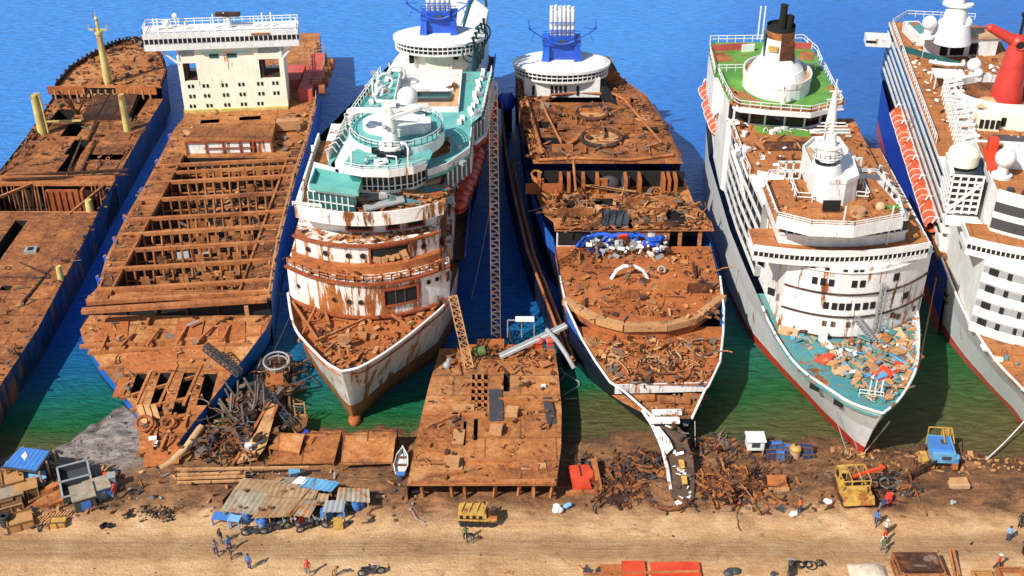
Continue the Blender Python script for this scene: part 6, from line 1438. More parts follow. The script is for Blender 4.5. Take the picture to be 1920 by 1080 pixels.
# ------------------------------------------------------------------ barge section, tower, gangway, beams
def pile(name,label,cat,samp,n,s0,s1,mats,kinds='xpbtcr',lift=.5,group=None):
    mb=MB(); scrap(mb,samp,n,s0,s1,kinds,len(mats),lift); return solo(name,mb,mats,label,cat,kind='stuff',group=group)
gzf=lambda x,y:gz(x,y)
def gpoly(l): return [tuple(G(x,y))[:2] for x,y in l]
def barge():
    z=3.4; s=thing('hull_section','flat rusty cut hull section lying between the teal-decked ship and the half-scrapped ship','hull section',(-3,98.5,0))
    L=[tuple(at(*p,z)) for p in ((763,912),(775,850),(790,780),(806,715),(823,662))]; Rr=[tuple(at(*p,z)) for p in ((1043,908),(1052,840),(1053,770),(1047,700),(1040,652))]
    H=[rect(884,702,914,770,z),rect(888,785,896,825,z),rect(944,700,956,734,z),rect(868,790,874,835,z)]
    b=MB(); deck(b,L,Rr,98.35,124.2,z,H,.8,inset=0); b.build('deck',['rust3','hold'],s)
    b=MB(); 
    for E in (L,Rr): b.strip(E,[(x,y,-1) for x,y,_ in E])
    each(b,'side_plate','rustd',s)
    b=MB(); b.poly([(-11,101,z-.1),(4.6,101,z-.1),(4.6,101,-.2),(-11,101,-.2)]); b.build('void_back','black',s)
    b=MB()
    for x in (-9.6,-6.4,-5.0,-2.0,.6,2.4,4.2): b.bar((x,99.2,.3),(x+R.uniform(-.3,.3),98.9,z),.35,.25)
    each(b,'support_leg','rustbar',s)
    b=MB()
    for a,c in (((893,702),(893,772)),((905,702),(905,772)),((884,715),(914,715)),((884,728),(914,728)),((884,741),(914,741)),((884,754),(914,754)),((884,766),(914,766))): b.bar(at(*a,z-.1),at(*c,z-.1),.28,.3)
    b.build('hatch_grid','rustbar',s)
    b=MB()
    for a,c,w_ in (((795,775),(910,778),.35),((800,800),(870,770),.5),((865,862),(1020,866),.4),((960,870),(1010,876),.8),((800,845),(835,845),.25),((800,893),(870,885),.3),((935,748),(1040,752),.2),((950,775),(1000,772),.25),((770,905),(1040,900),.2)):
        b.bar(at(*a,z+.15),at(*c,z+.15),w_,.3)
    each(b,'deck_beam','rustbar',s)
    b=MB()
    for px,py,wd,dp,m in ((840,822,1.0,1.2,0),(930,760,1.6,6,1),(1030,770,1.1,5,1),(850,870,2.2,2.2,2),(1000,875,2.8,1.0,2),(870,765,2.4,1.2,2),(860,820,1.3,2.6,2)):
        p=at(px,py,z); b.mi=m; b.obox((p.x,p.y,z+.06+.02*m),wd,dp,.12,R.uniform(-.1,.1))
    for px,py in ((850,872),(960,778),(930,812)): p=at(px,py,z); b.mi=2; b.obox((p.x,p.y,z+.5),1.4,1.2,.8,R.uniform(-.2,.2))
    each(b,'deck_plate',['rustor','dgrey','scrapl'],s)
    b=MB(); b.tube([tuple(at(x,y,z+.1)) for x,y in ((1010,750),(1035,755),(1040,775),(1030,800),(1015,805))],.14,5); b.build('bent_pipe','rustd',s)
    mb=MB(); scrap(mb,between([p[:2] for p in L],[p[:2] for p in Rr],99,121,z,.5,H),120,.2,.9,'xprbtc',3); scrap(mb,between([p[:2] for p in L],[p[:2] for p in Rr],120,124,z,.4),70,.4,1.8,'xptrbc',3)
    solo('scrap_metal',mb,['rustd','rustbar','rust2'],'small scrap lying on the flat rusty hull section','scrap',kind='stuff')
    p=at(1019,727,z); b=MB(); b.obox((p.x,p.y,z+.2),.5,.4,.4,.2); b.mi=1; b.obox((p.x-.1,p.y-.4,z+.15),.4,.3,.3,.8); solo('white_drum',b,['white','dgrey'],'small white and black bundle on the flat rusty hull section','bundle')
    p=at(898,668,z); b=MB(); b.cyl((p.x-.6,p.y,z+.5),(p.x+.7,p.y+.4,z+.6),.65,14); b.torus((p.x+.7,p.y+.4,z+.6),.65,.12,math.pi/2,1.3); solo('green_tank',b,'cl_green','green rusty tank at the far edge of the flat hull section','tank')
    p=at(838,690,z); b=MB(); b.sphere((p.x,p.y,z+.4),.5); b.cyl((p.x,p.y,z),(p.x+.3,p.y+.2,z+1.3),.3,8); solo('mooring_buoy',b,['grey'],'grey buoy on the far left corner of the flat hull section','buoy')
    # wheelhouse skeleton, red winch
    p=at(975,632,3); b=MB()
    for x in (-1.6,.2,1.8): b.bar((p.x+x,p.y,3),(p.x+x,p.y,5.6),.14)
    b.bar((p.x-1.6,p.y,5.6),(p.x+1.8,p.y,5.6),.14); b.mi=1; b.box(p.x-.6,p.x+1.8,p.y-.4,p.y+.6,5.6,5.8); solo('pipe_frame',b,['grey','white'],'white-topped pipe frame beside the lattice tower','frame')
    for px,py in ((1008,650),(1030,648)):
        p=at(px,py,z); b=MB(); b.obox((p.x,p.y,z+.5),.9,1.0,.9,.3); b.cyl((p.x-.4,p.y-.3,z+.8),(p.x+.5,p.y-.1,z+1.1),.4,10); b.torus((p.x+.2,p.y-.4,z+1.2),.35,.1,1.2); solo('winch',b,['orangered' if px<1020 else 'salmon'],'red winch, '+('the redder left' if px<1020 else 'the paler right')+' one at the far right corner of the flat hull section','winch')
    b=MB(); b.box(-6.5,3.4,124.3,125.7,1.5,3.0); b.box(-4.5,-1,124.8,126.2,3.0,3.5); solo('rusty_pontoon',b,['rustor'],'rusty pontoon under the foot of the lattice tower','pontoon')
barge()
b=MB(); p=at(930,632,3); t=at(924,215,40); b.lattice((p.x,p.y,3),(p.x-.15,p.y+3,36.5),1.15,34,.06,(1,0,0),.95); solo('lattice_tower',b,['scrapm'],'tall grey lattice tower standing between the teal-decked ship and the half-scrapped ship','tower',(p.x,p.y,3))
b=MB(); b.lattice(at(880,690,3.4),at(849,556,10.2),1.0,11,.08,(1,0,0)); solo('boarding_ladder',b,['scrapl'],'rusty lattice ladder leaning from the flat hull section to the teal-decked ship','ladder')
b=MB(); a,c=at(938,668,3.8),at(1062,610,5.2); b.bar(a,c,.9,.35); b.mi=1; b.bar(a+Vector((0,-.5,.1)),c+Vector((0,-.5,.1)),.15,.4); solo('steel_walkway',b,['grey','white'],'grey steel walkway lying across the gap beside the half-scrapped ship','walkway')
b=MB(); b.tube([tuple(at(*q)) for q in ((1025,618,5.4),(1045,640,5),(1062,665,4.4),(1076,690,3))],.32,6); solo('bent_pipe',b,['grey'],'bent grey pipe hanging from the end of the steel walkway','pipe')
b=MB(); b.tube([tuple(at(*q)) for q in ((1050,690,3),(1062,700,.5),(1052,712,.3),(1060,698,.2))],.09,5); b.tube([tuple(at(*q)) for q in ((1054,698,.2),(1086,716,.12),(1086,724,.12),(1054,742,.12),(1060,748,.12),(1082,747,.12))],.10,5); solo('floating_hose',b,['grey'],'white zigzag hose floating on the water by the flat hull section','hose')
def rope(label,pts,r=.07,m='grey'):
    b=MB(); P=[]
    for (a,c) in zip(pts,pts[1:]):
        for k in range(8): t=k/8; q=a.lerp(c,t); q.z-=math.sin(math.pi*t)*(c-a).length*.03; P.append(q)
    P.append(pts[-1]); b.tube(P,r,4); return solo('mooring_rope',b,[m],label,'rope')
rope('pale mooring rope down from the teal-decked ship to the water',[at(921,380,9),at(884,560,.2)])
rope('long mooring rope from the red-funnelled ship down to the sea between the two white bows',[at(1756,520,8),at(1722,690,.1)],.09,'scrapl')
rope('bow rope of the green-topped ship running down to the left',[at(1562,765,6),at(1590,852,.8)],.07)
rope('short bow rope crossing the red foot of the green-topped ship',[at(1588,790,4),at(1608,842,.9)],.06)
rope('bow rope of the green-topped ship running down to the right',[at(1668,790,6),at(1622,846,.9)],.08,'white')
rope('mooring rope from the right edge down to the shore beside the blue crane',[at(1925,785,2),at(1849,862,.6)],.09,'white')
rope('dark rope between the container ship and the wreck heap',[at(545,590,5),at(480,720,2)],.06,'dgrey')
rope('thin rope hanging beside the cut bow of the half-scrapped ship',[at(1303,790,4.5),at(1304,838,.6)],.05,'white')
# ------------------------------------------------------------------ wreck heap between container ship and teal-decked ship
def wreck():
    mb=MB()
    hp=P2([(345,855),(430,760),(490,680),(545,665),(560,720),(545,800),(470,860)],1.5)
    def zz(x,y): return max(.2,gz(x,y))+R.random()**2*2.0
    scrap(mb,area(hp,zz),520,.3,2.2,'xpbtcrbt',5); solo('wreck_heap',mb,['rustd','rust','woodd','scrapm','dgrey'],'heap of twisted rusty wreckage between the container ship and the teal-decked bow','wreckage',kind='stuff')
    s=thing('wrecked_barge','dark half-sunk wrecked barge with a rusty bow in the scrap heap','barge',tuple(at(520,760,0)))
    b=MB(); q=P2([(548,668),(500,668),(455,750),(440,815),(480,835),(530,760)],1.5); b.prism(q,-1,1.6); b.build('hull','rustd',s)
    b=MB(); q2=P2([(530,690),(500,700),(495,740),(515,760),(532,730)],2); b.prism(q2,1.6,2.2); b.build('rusty_deck','rustor',s)
    b=MB(); p=at(525,700,2); b.torus((p.x-.5,p.y+1,3.2),1.6,.12,.15); b.torus((p.x-.5,p.y+1,2.8),1.4,.1,.15)
    for k in range(8): a=k*.785; b.bar((p.x-.5+1.5*math.cos(a),p.y+1+1.5*math.sin(a),1.8),(p.x-.5+1.5*math.cos(a),p.y+1+1.5*math.sin(a),3.2),.1)
    b.build('ring_frame','grey',s)
    b=MB()
    for k in range(22): a=at(R.uniform(430,500),R.uniform(740,800),R.uniform(1,2)); b.bar(a,a+Vector((R.uniform(-2,1),R.uniform(-.5,1.5),R.uniform(1.5,4.5))),R.uniform(.1,.22))
    each(b,'bent_rib','scrapm',s)
    b=MB(); b.lattice(at(385,650,6.2),at(450,700,4.0),.8,8,.09); b.lattice(at(480,718,3.6),at(548,800,1.4),.9,10,.09); solo('crane_boom',b,['dgrey'],'fallen dark lattice crane boom lying over the bow of the container ship','crane boom')
    # ochre triangular bow fragment
    s=thing('ship_bow_fragment','ochre triangular ship bow fragment pointing to the beach','bow fragment',tuple(at(470,840,0)))
    b=MB(); q=[at(437,872,1.2),at(483,800,2.2),at(512,700,2.6),at(505,690,3.0)]
    b.strip([tuple(at(435,872,1.0)),tuple(at(480,810,2.4)),tuple(at(505,755,3.0))],[tuple(at(480,862,1.0)),tuple(at(498,838,2.0)),tuple(at(520,760,3))]); b.strip([tuple(at(435,872,1.0)),tuple(at(480,810,2.4))],[tuple(at(440,875,.2)),tuple(at(498,850,.2))]); b.build('shell','scrapl',s)
    b=MB(); b.bar(at(505,755,3.1),at(437,872,1.1),.3); b.bar(at(520,760,3.1),at(480,862,1.1),.3); p=at(468,838,2.2); b.mi=1; b.box(p.x-.5,p.x+.3,p.y-.3,p.y+.3,2.0,2.6); b.build('rim',['rustor','white'],s)
    # plates, lean-to sheets
    for k,(q,z,m,lb) in enumerate((([(575,812),(640,808),(625,868),(500,870),(515,845)],1.7,'rust2','rusty orange plate sloping off the wreck heap'),([(645,815),(742,808),(735,868),(640,872)],1.9,'rust3','large brown plate beside the small white boat'),([(525,812),(570,815),(560,850),(505,840)],2.2,'rust3','torn rusty plate lying on top of the wreck heap'),([(690,808),(745,806),(738,838),(688,842)],2.1,'rust','brown plate lapped over the large plate'))):
        b=MB(); pts=[at(x,y,z+(.5 if y<830 else -.3)) for x,y in q]; b.poly([tuple(p) for p in pts]); b.poly([tuple(p-Vector((0,0,.12))) for p in pts]); 
        for a,c in zip(pts,pts[1:]+pts[:1]): b.bar(a,c,.12)
        for a in pts: b.bar(a,(a.x,a.y,gz(a.x,a.y)-.2),.15)
        solo('steel_plate',b,[m],lb,'plate')
    # yellow boat by the heap
    s=thing('wooden_boat','ochre wooden boat hull half buried near the teal-decked bow','boat',tuple(at(565,800,1)))
    b=MB(); p=at(562,800,1.2); hullsides(b,[(p.x,p.y-2,1.9),(p.x-.9,p.y-.5,1.7),(p.x-.8,p.y+1.8,1.7)],[(p.x,p.y-2,1.9),(p.x+.9,p.y-.5,1.7),(p.x+.8,p.y+1.8,1.7)],zb=.3,kb=.6); b.build('hull','yellow',s)
    b=MB(); b.poly([(p.x,p.y-1.8,1.5),(p.x-.8,p.y-.4,1.4),(p.x-.7,p.y+1.7,1.4),(p.x+.7,p.y+1.7,1.4),(p.x+.8,p.y-.4,1.4)]); b.build('deck','woodd',s)
    b=MB(); b.bar((p.x-.7,p.y+1.5,1.4),(p.x-.7,p.y+1.5,4),.14); b.bar((p.x+.5,p.y+1.5,1.4),(p.x+.5,p.y+1.5,3.6),.14); b.bar((p.x-.7,p.y+1.5,3.4),(p.x+.5,p.y+1.5,3.4),.12); b.build('gallows','scrapl',s)
    b=MB(); p=at(585,830,1.2); b.obox((p.x,p.y,1.6),.9,2.2,.9,-.25); b.mi=1; b.obox((p.x-1.0,p.y+.2,1.7),.5,2.2,.8,-.3); solo('cut_tank',b,['rustor','blue'],'rust and blue cut tank beside the ochre boat','tank')
    # tan gutter strips at the container ship's foot
    b=MB(); b.tube([tuple(at(*q)) for q in ((378,800,2.4),(350,840,1.8),(320,868,1.3),(300,880,1.1))],.45,5); b.tube([tuple(at(*q)) for q in ((372,800,2.6),(345,838,1.9),(315,866,1.5))],.18,5); solo('bent_gutter',b,['tan'],'long pale bent gutter lying beside the foot of the container ship','gutter')
    # wooden rail platform
    s=thing('log_platform','long rusty pole platform with two rails in front of the wreck heap','platform',tuple(at(395,905,1)))
    b=MB(); z=1.4
    for py,zz_ in ((880,2.4),(890,2.2),(905,1.5),(897,1.9)): b.bar(at(332,py,zz_),at(460 if py!=880 else 580,py-4,zz_),.24)
    each(b,'long_pole','scrapl',s)
    b=MB()
    for px in (335,376,412,452): p=at(px,885,2.4); b.bar((p.x,p.y,.6),(p.x,p.y,2.6),.2)
    each(b,'post','woodd',s)
    b=MB(); p=at(552,885,1.8); b.obox((p.x,p.y,1.6),1.2,.8,1.3,.3,.3); b.mi=1; b.obox((p.x+.7,p.y,1.5),.9,.6,1.1,.4,.2); solo('blue_tarp',b,['bblue','dgrey'],'crumpled blue tarpaulin under the edge of the brown plates','tarpaulin')
    s=thing('small_boat','small grey rowing boat pulled up beside the flat hull section','boat',tuple(G(752,875)))
    p=G(752,872); b=MB(); E=[(p.x+.1,p.y+2.3,p.z+.9),(p.x-.6,p.y+1.0,p.z+.65),(p.x-.75,p.y-.6,p.z+.6),(p.x-.5,p.y-1.8,p.z+.6)]; E2=[(2*p.x+.1-x,y,z) for x,y,z in E]
    for e in (E,E2): b.strip(e,[(p.x+(x-p.x)*.5,y,p.z-.05) for x,y,z in e])
    b.poly([E[-1],E2[-1],(p.x+.25,p.y-1.8,p.z),(p.x-.25,p.y-1.8,p.z)]); b.build('hull','grey',s)
    b=MB(); b.poly([(x,y,p.z+.25) for x,y,_ in E]+[(x,y,p.z+.25) for x,y,_ in E2[::-1]]); b.build('floor','white',s)
    b=MB(); b.tube(E,.08,5); b.tube(E2,.08,5); b.build('gunwale','white',s)
    for dy in (.8,-.5): b=MB(); b.box(p.x-.65,p.x+.65,p.y+dy-.15,p.y+dy+.15,p.z+.45,p.z+.52); b.build('thwart','woodd',s)
    p=G(752,900); b=MB(); b.cyl((p.x,p.y,p.z),(p.x,p.y,p.z+.8),.4,10); b.mi=1; b.obox((p.x,p.y,p.z+.9),.9,.6,.12,.1); solo('blue_drum',b,['dgrey','cl_blue'],'dark drum with blue lid below the small grey boat','drum')
wreck()
# ------------------------------------------------------------------ beach scrap
def heap(name,label,px,py,rx,ry,h,mat,n,mats,s0=.4,s1=1.7,kinds='bbtcpxr'):
    c=G(px,py); s=thing(name,label,'scrap heap',tuple(c)); b=MB(); b.smooth=True; N=26; K=7; vs=[];fs=[]
    for k in range(K+1):
        for i in range(N):
            a=6.283*i/N; r=k/K; wob=1+.16*math.sin(a*3+px)+.1*math.sin(a*7+py)
            hh=h*(1-r)**1.1*(1+.25*math.sin(a*4+k))*(1 if k else 1)
            vs.append((c.x+rx*r*wob*math.cos(a),c.y+ry*r*wob*math.sin(a),c.z-.25+hh))
    for k in range(K):
        for i in range(N): fs.append((k*N+i,k*N+(i+1)%N,(k+1)*N+(i+1)%N,(k+1)*N+i))
    b.add(vs,fs,True); b.build('mound',mat,s)
    m=MB()
    def smp():
        a=R.random()*6.283; r=R.random()**.6; return c.x+rx*r*math.cos(a),c.y+ry*r*math.sin(a),c.z-.1+h*max(0,(1-r))**1.1
    scrap(m,smp,n,s0,s1,kinds,len(mats),.25); o=m.build('scrap',mats,s); o['kind']='stuff'; return s
heap('scrap_heap','tangled rusty bar heap just right of the hanging bow plate',1372,915,4.2,3.2,1.2,'rustd',420,['rust','rustd','rustd','rust3'],.2,1.6)
heap('scrap_heap','dark burnt scrap heap left of the hanging bow plate',1205,880,3.6,2.6,.6,'rustd',260,['rustd','rust','dgrey','rustd'],.2,1.3)
heap('scrap_heap','low brown scrap heap between the red slab and the hanging bow plate',1160,925,3.2,2.0,.5,'rustd',260,['rustd','rust','rustd'],.2,1.2)
heap('scrap_heap','low scrap heap around the grapple of the yellow excavator',1680,915,2.6,1.8,.6,'rustd',160,['rustd','dgrey','scrapm','rust'],.2,1.2)
heap('scrap_heap','small scrap heap on the shore beside the white cabin',1350,840,3.0,1.6,.8,'rust',180,['rustd','scrapm','rust','dgrey'],.2,1.2)
pile('beach_debris','rusty debris strewn along the upper beach near the bows','debris',area(gpoly([(1060,850),(1300,850),(1560,850),(1700,880),(1700,940),(1440,965),(1100,950)]),lambda x,y:gz(x,y)),620,.1,.9,['rustd','rust','scrapm','dgrey','rustd','rust3','soot','woodd'],'xpbtcr',.05)
pile('beach_debris','rubbish and wood scraps strewn around the tin shelter','debris',area(gpoly([(230,880),(760,880),(840,985),(700,985),(420,985),(200,960)]),lambda x,y:gz(x,y)),200,.12,.7,['rustd','woodd','scrapl','dgrey','rustbar','grey'],'xpbt',.05)
pile('beach_debris','debris around the workshop boxes in the left corner','debris',area(gpoly([(0,900),(110,860),(230,880),(210,950),(60,1000),(0,990)]),lambda x,y:gz(x,y)),240,.15,.9,['rustd','woodd','scrapl','dgrey','rustor','wood'],'xpbtr',.1)
pile('beach_debris','small litter scattered along the sandy track','debris',area(gpoly([(0,1000),(1920,960),(1920,1078),(0,1078)]),lambda x,y:gz(x,y)),110,.05,.22,['rustd','woodd','scrapm','dgrey'],'xp',0)
pile('shore_rocks','grey stones and mud clods along the creek bank at the left','stones',area(gpoly([(95,848),(225,765),(262,800),(250,850),(130,875)]),lambda x,y:gz(x,y)-.05),80,.1,.4,['dgrey','grey','woodd'],'xp',.0)
pile('beach_debris','driftwood and scrap along the waterline by the blue crane','debris',area(gpoly([(1560,835),(1730,850),(1810,850),(1920,868),(1920,885),(1700,890),(1560,860)]),lambda x,y:gz(x,y)),170,.15,.9,['scrapl','woodd','rustd','wood'],'xpbt',.05)
# burnt patches are soot on the ground sheet: low charred heaps
heap('charred_heap','flat black charred heap on the sand left of the tin shelter',285,965,3.2,1.3,.18,'woodd',110,['black','woodd','rubber'],.08,.3,'xpb')
# ------------------------------------------------------------------ tin shelter, shed, huts
def sheet(b,pts,th=.07,waves=True):
    """one roofing sheet between four points a b (eave) c d (ridge)"""
    a,b2,c,d=[Vector(p) for p in pts]; n=(b2-a).cross(d-a).normalized()
    if n.z<0: n=-n
    W=(b2-a).length; k=max(4,int(W/.28)); lo=[];hi=[]
    for i in range(k+1):
        t=i/k; o=n*(.05 if i%2 else -.05) if waves else n*0
        lo.append(a.lerp(b2,t)+o); hi.append(d.lerp(c,t)+o)
    b.strip(lo,hi); b.strip([p-n*th for p in lo],[p-n*th for p in hi])
def shelter():
    s=thing('tin_shelter','patchwork tin-roofed shelter of rusty, grey and blue sheets beside the sandy track','shelter',tuple(G(550,950)))
    z=gz(-22,97)
    def Q(l,zs): return [tuple(at(x,y,zz)) for (x,y),zz in zip(l,zs)]
    SH=[([(412,958),(485,966),(512,925),(438,916)],(2.5,2.5,2.9,2.9),'roofg'),([(470,972),(545,968),(580,930),(505,925)],(2.6,2.6,3.0,3.0),'rooft'),([(540,965),(580,970),(598,938),(560,935)],(2.5,2.5,2.8,2.8),'roofg'),
        ([(438,918),(500,924),(524,902),(455,896)],(2.95,2.95,3.1,3.1),'rooft'),([(500,930),(590,936),(600,912),(510,905)],(3.05,3.05,3.2,3.2),'rooft'),([(508,912),(612,914),(614,898),(520,895)],(3.2,3.2,3.1,3.1),'rooft'),([(515,905),(560,908),(570,896),(528,894)],(3.25,3.25,3.15,3.15),'roofg'),
        ([(568,914),(622,922),(638,904),(585,896)],(3.3,3.3,3.3,3.3),'bblue'),([(560,912),(582,914),(592,896),(572,896)],(3.42,3.42,3.42,3.42),'bblue'),([(546,906),(570,908),(582,895),(560,893)],(3.5,3.5,3.4,3.4),'whitem'),
        ([(604,960),(644,960),(648,938),(610,938)],(2.6,2.6,2.85,2.85),'grey'),([(630,938),(694,942),(692,916),(634,914)],(2.7,2.7,3.0,3.0),'roofg'),([(586,945),(612,948),(618,926),(594,924)],(2.7,2.7,2.9,2.9),'rooft')]
    for q,zs,m in SH: b=MB(); sheet(b,Q(q,zs)); b.build('roof_sheet',m,s)
    b=MB()
    for px,py in ((420,960),(455,966),(505,970),(545,968),(580,970),(610,962),(645,962),(690,944),(640,944),(500,915),(440,912),(620,920)):
        p=at(px,py,2.5); b.bar((p.x,p.y,gz(p.x,p.y)-.2),(p.x,p.y,2.55),.13)
    each(b,'post','wood',s)
    b=MB(); b.wall([at(440,925,1.5)[:2],at(600,930,1.5)[:2],at(690,930,1.5)[:2]],.6,2.7,.1); b.wall([at(418,950,1.5)[:2],at(440,925,1.5)[:2]],.6,2.4,.1); b.build('back_wall','woodd',s)
    b=MB(); 
    for a,c in (((540,962),(590,905)),((500,925),(530,896))): b.bar(at(*a,2.9),at(*c,3.4),.1)
    b.build('roof_batten','wood',s)
    b=MB()
    for k in range(7): p=at(R.uniform(440,600),R.uniform(915,955),3.1); b.obox((p.x,p.y,3.15),.4,.3,.18,R.random())
    each(b,'roof_stone','woodd',s)
shelter()
def barrel(mat): 
    s=thing('barrel','x','barrel',(0,0,0)); b=MB(); b.cone((0,0,0),(0,0,.5),.36,.42,14); b.cone((0,0,.5),(0,0,1.0),.42,.36,14); b.build('shell',mat,parent=s)
    b=MB(); b.torus((0,0,.32),.405,.03); b.torus((0,0,.68),.405,.03); b.torus((0,0,1.0),.34,.04); b.build('hoop',mat,parent=s); return s
BB=barrel('cl_blue'); n=0
for px,py,lb in ((494,984,'blue barrel on the track side of the tin shelter, beside the wide table'),(487,979,'blue barrel tucked just under the tin eave'),(462,978,'blue barrel under the left half of the tin shelter'),(610,972,'tall blue barrel under the small grey roof sheet'),(618,968,'blue barrel behind the tall one under the small tin sheet'),(642,968,'blue barrel at the right post of the small grey roof sheet'),(668,955,'blue barrel under the right end of the tin shelter'),(676,950,'blue barrel at the far right post of the tin shelter')):
    p=G(px,py); 
    if n==0: o=BB; o.location=p; o['label']=lb
    else: o=copytree(BB,p,R.random(),lb)
    o['group']='blue barrels under the tin shelter'; o.scale=(1.2,1.2,1.25); n+=1
OB=barrel('cl_red'); OB.location=G(1665,940); OB['label']='red barrel standing on the sand right of the yellow excavator'
def table(px,py,lb,mat,w_=2.4,d_=1.0,h=.9,rz=.0):
    p=G(px,py); s=thing('work_table',lb,'table',tuple(p),rz); b=MB(); b.box(-w_/2,w_/2,-d_/2,d_/2,h,h+.08); b.build('table_top',mat,parent=s)
    for x in (-1,1):
        for y in (-1,1): b=MB(); b.box(x*(w_/2-.1)-.06,x*(w_/2-.1)+.06,y*(d_/2-.1)-.06,y*(d_/2-.1)+.06,-.1,h); b.build('leg',mat,parent=s)
    return s
table(420,980,'blue table at the left end of the tin shelter','cl_blue',2.2,1.2,.9,-.1); table(442,988,'smaller blue and brown table in front of the tin shelter','cl_lblue',1.3,1.0,1.2,-.15)
def motorbike():
    s=thing('motorcycle','x','motorcycle',(0,0,0))
    for x in (-.75,.75): 
        b=MB(); b.torus((x,0,.36),.33,.07,math.pi/2,0,18,6); w_=b.build('wheel','rubber',parent=s)
        b=MB(); b.cyl((x,-.05,.36),(x,.05,.36),.08,8)
        for k in range(8): a=k*.785; b.bar((x,0,.36),(x+.3*math.cos(a),0,.36+.3*math.sin(a)),.025)
        o=b.build('rim','grey',parent=s); o.parent=w_
    b=MB(); b.bar((-.75,0,.36),(-.2,0,.62),.08); b.bar((-.2,0,.62),(.45,0,.8),.1); b.bar((.75,0,.36),(.5,0,1.05),.08); b.box(-.25,.25,-.14,.14,.3,.62); b.bar((-.1,.15,.35),(-.85,.17,.38),.09); b.build('frame','dgrey',parent=s)
    b=MB(); b.sphere((.22,0,.85),.24,(1.2,.7,.7),12,8); b.build('fuel_tank','dgrey',parent=s)
    b=MB(); b.box(-.75,.02,-.14,.14,.78,.9); b.sphere((-.7,0,.86),.14); b.build('seat','rubber',parent=s)
    b=MB(); b.bar((.5,-.36,1.1),(.5,.36,1.1),.05); b.sphere((.62,0,.95),.13); b.build('handlebar','grey',parent=s)
    return s
MBk=motorbike(); n=0
for px,py,rz,lb in ((522,995,.3,'motorcycle parked nearest the track, front of the tin shelter'),(545,984,-.5,'motorcycle behind the nearest one in front of the tin shelter'),(580,992,.5,'motorcycle on the right in the row before the tin shelter'),(594,986,-.3,'motorcycle next to the red sack and table of the tin shelter'),(478,1003,.1,'dark motorcycle lying low left of the parked row'),(1480,1075,1.4,'motorcycle at the bottom edge left of the black hoses'),(697,1078,.2,'dark motorcycle at the bottom edge below the tin shelter')):
    p=G(px,py)
    if n==0: o=MBk; o.location=p; o.rotation_euler=(0,0,rz); o['label']=lb
    else: o=copytree(MBk,p,rz,lb)
    o['group']='motorcycles parked on the beach'; o.scale=(1.25,)*3; n+=1
def sack(px,py,mat,lb,sc=1,name='sack',cat='sack'):
    p=G(px,py); b=MB(); b.smooth=True
    for k in range(5): b.sphere((p.x+R.uniform(-.35,.35)*sc,p.y+R.uniform(-.25,.25)*sc,p.z+.25*sc+R.uniform(0,.3)*sc),.42*sc,(1,.8,.75),10,6)
    return solo(name,b,[mat],lb,cat,tuple(p))
sack(561,981,'cl_red','red sack under the front eave of the tin shelter',.8)
sack(1488,968,'white','white bag lying on the sand below the scrap heap',.8); sack(1553,945,'white','pile of white bags left of the yellow excavator',.9); sack(1048,960,'white','crumpled white and blue plastic below the flat hull section',1.1,'plastic_sheet','plastic'); sack(1065,953,'cl_lblue','blue plastic sheet beside the crumpled white one',.8,'plastic_sheet','plastic'); sack(1787,945,'grey','grey bag near the right end of the rusty ground',.6)
p=G(635,992); b=MB(); b.obox((p.x,p.y,p.z+.75),1.0,.45,1.5,.15); b.cyl((p.x,p.y,p.z+1.5),(p.x,p.y,p.z+1.65),.14,8); b.bar((p.x-.2,p.y,p.z+1.6),(p.x+.35,p.y,p.z+1.6),.08); solo('fuel_can',b,['yellow'],'tall yellow jerrycan standing in front of the tin shelter','jerrycan',tuple(p))
def shed():
    p=at(48,878,1); s=thing('open_shed','open-sided shed with a blue corrugated roof and a white strip at the creek','shed',tuple(p))
    q=[(3,876),(68,885),(95,846),(38,838)]; z=(3.3,3.3,3.7,3.7)
    P=[at(x,y,zz) for (x,y),zz in zip(q,z)]
    b=MB(); sheet(b,P); rf=b.build('roof','cl_blue',s)
    b=MB(); sheet(b,[P[0].lerp(P[3],.55)+Vector((1.0,0,.06)),P[1].lerp(P[2],.55)+Vector((-2.2,0,.06)),P[1].lerp(P[2],.78)+Vector((-2.2,0,.06)),P[0].lerp(P[3],.78)+Vector((1.0,0,.06))]); b.build('skylight','white',s,rf)
    b=MB()
    for v in P+[P[0].lerp(P[1],.35),P[1].lerp(P[2],.5)]: b.bar((v.x*.995,v.y+.1,gz(v.x,v.y)-.2),(v.x*.995,v.y+.1,v.z-.05),.18)
    each(b,'post','wood',s)
    b=MB(); b.bar(P[0],P[1],.15,.2); b.bar(P[1],P[2],.15,.2); b.build('eave_beam','dgrey',s)
    b=MB(); b.wall([(P[3].x+.3,P[3].y-.3),(P[2].x-.3,P[2].y-.3),(P[1].x-.2,P[1].y+1.6)],.5,2.9,.1); b.build('back_wall','dgrey',s)
    b=MB(); b.obox((P[0].x+2.2,P[0].y+1.2,1.6),1.2,.8,1.6,.1); solo('yellow_machine',b,['yellow'],'yellow machine under the blue-roofed shed','machine')
shed()
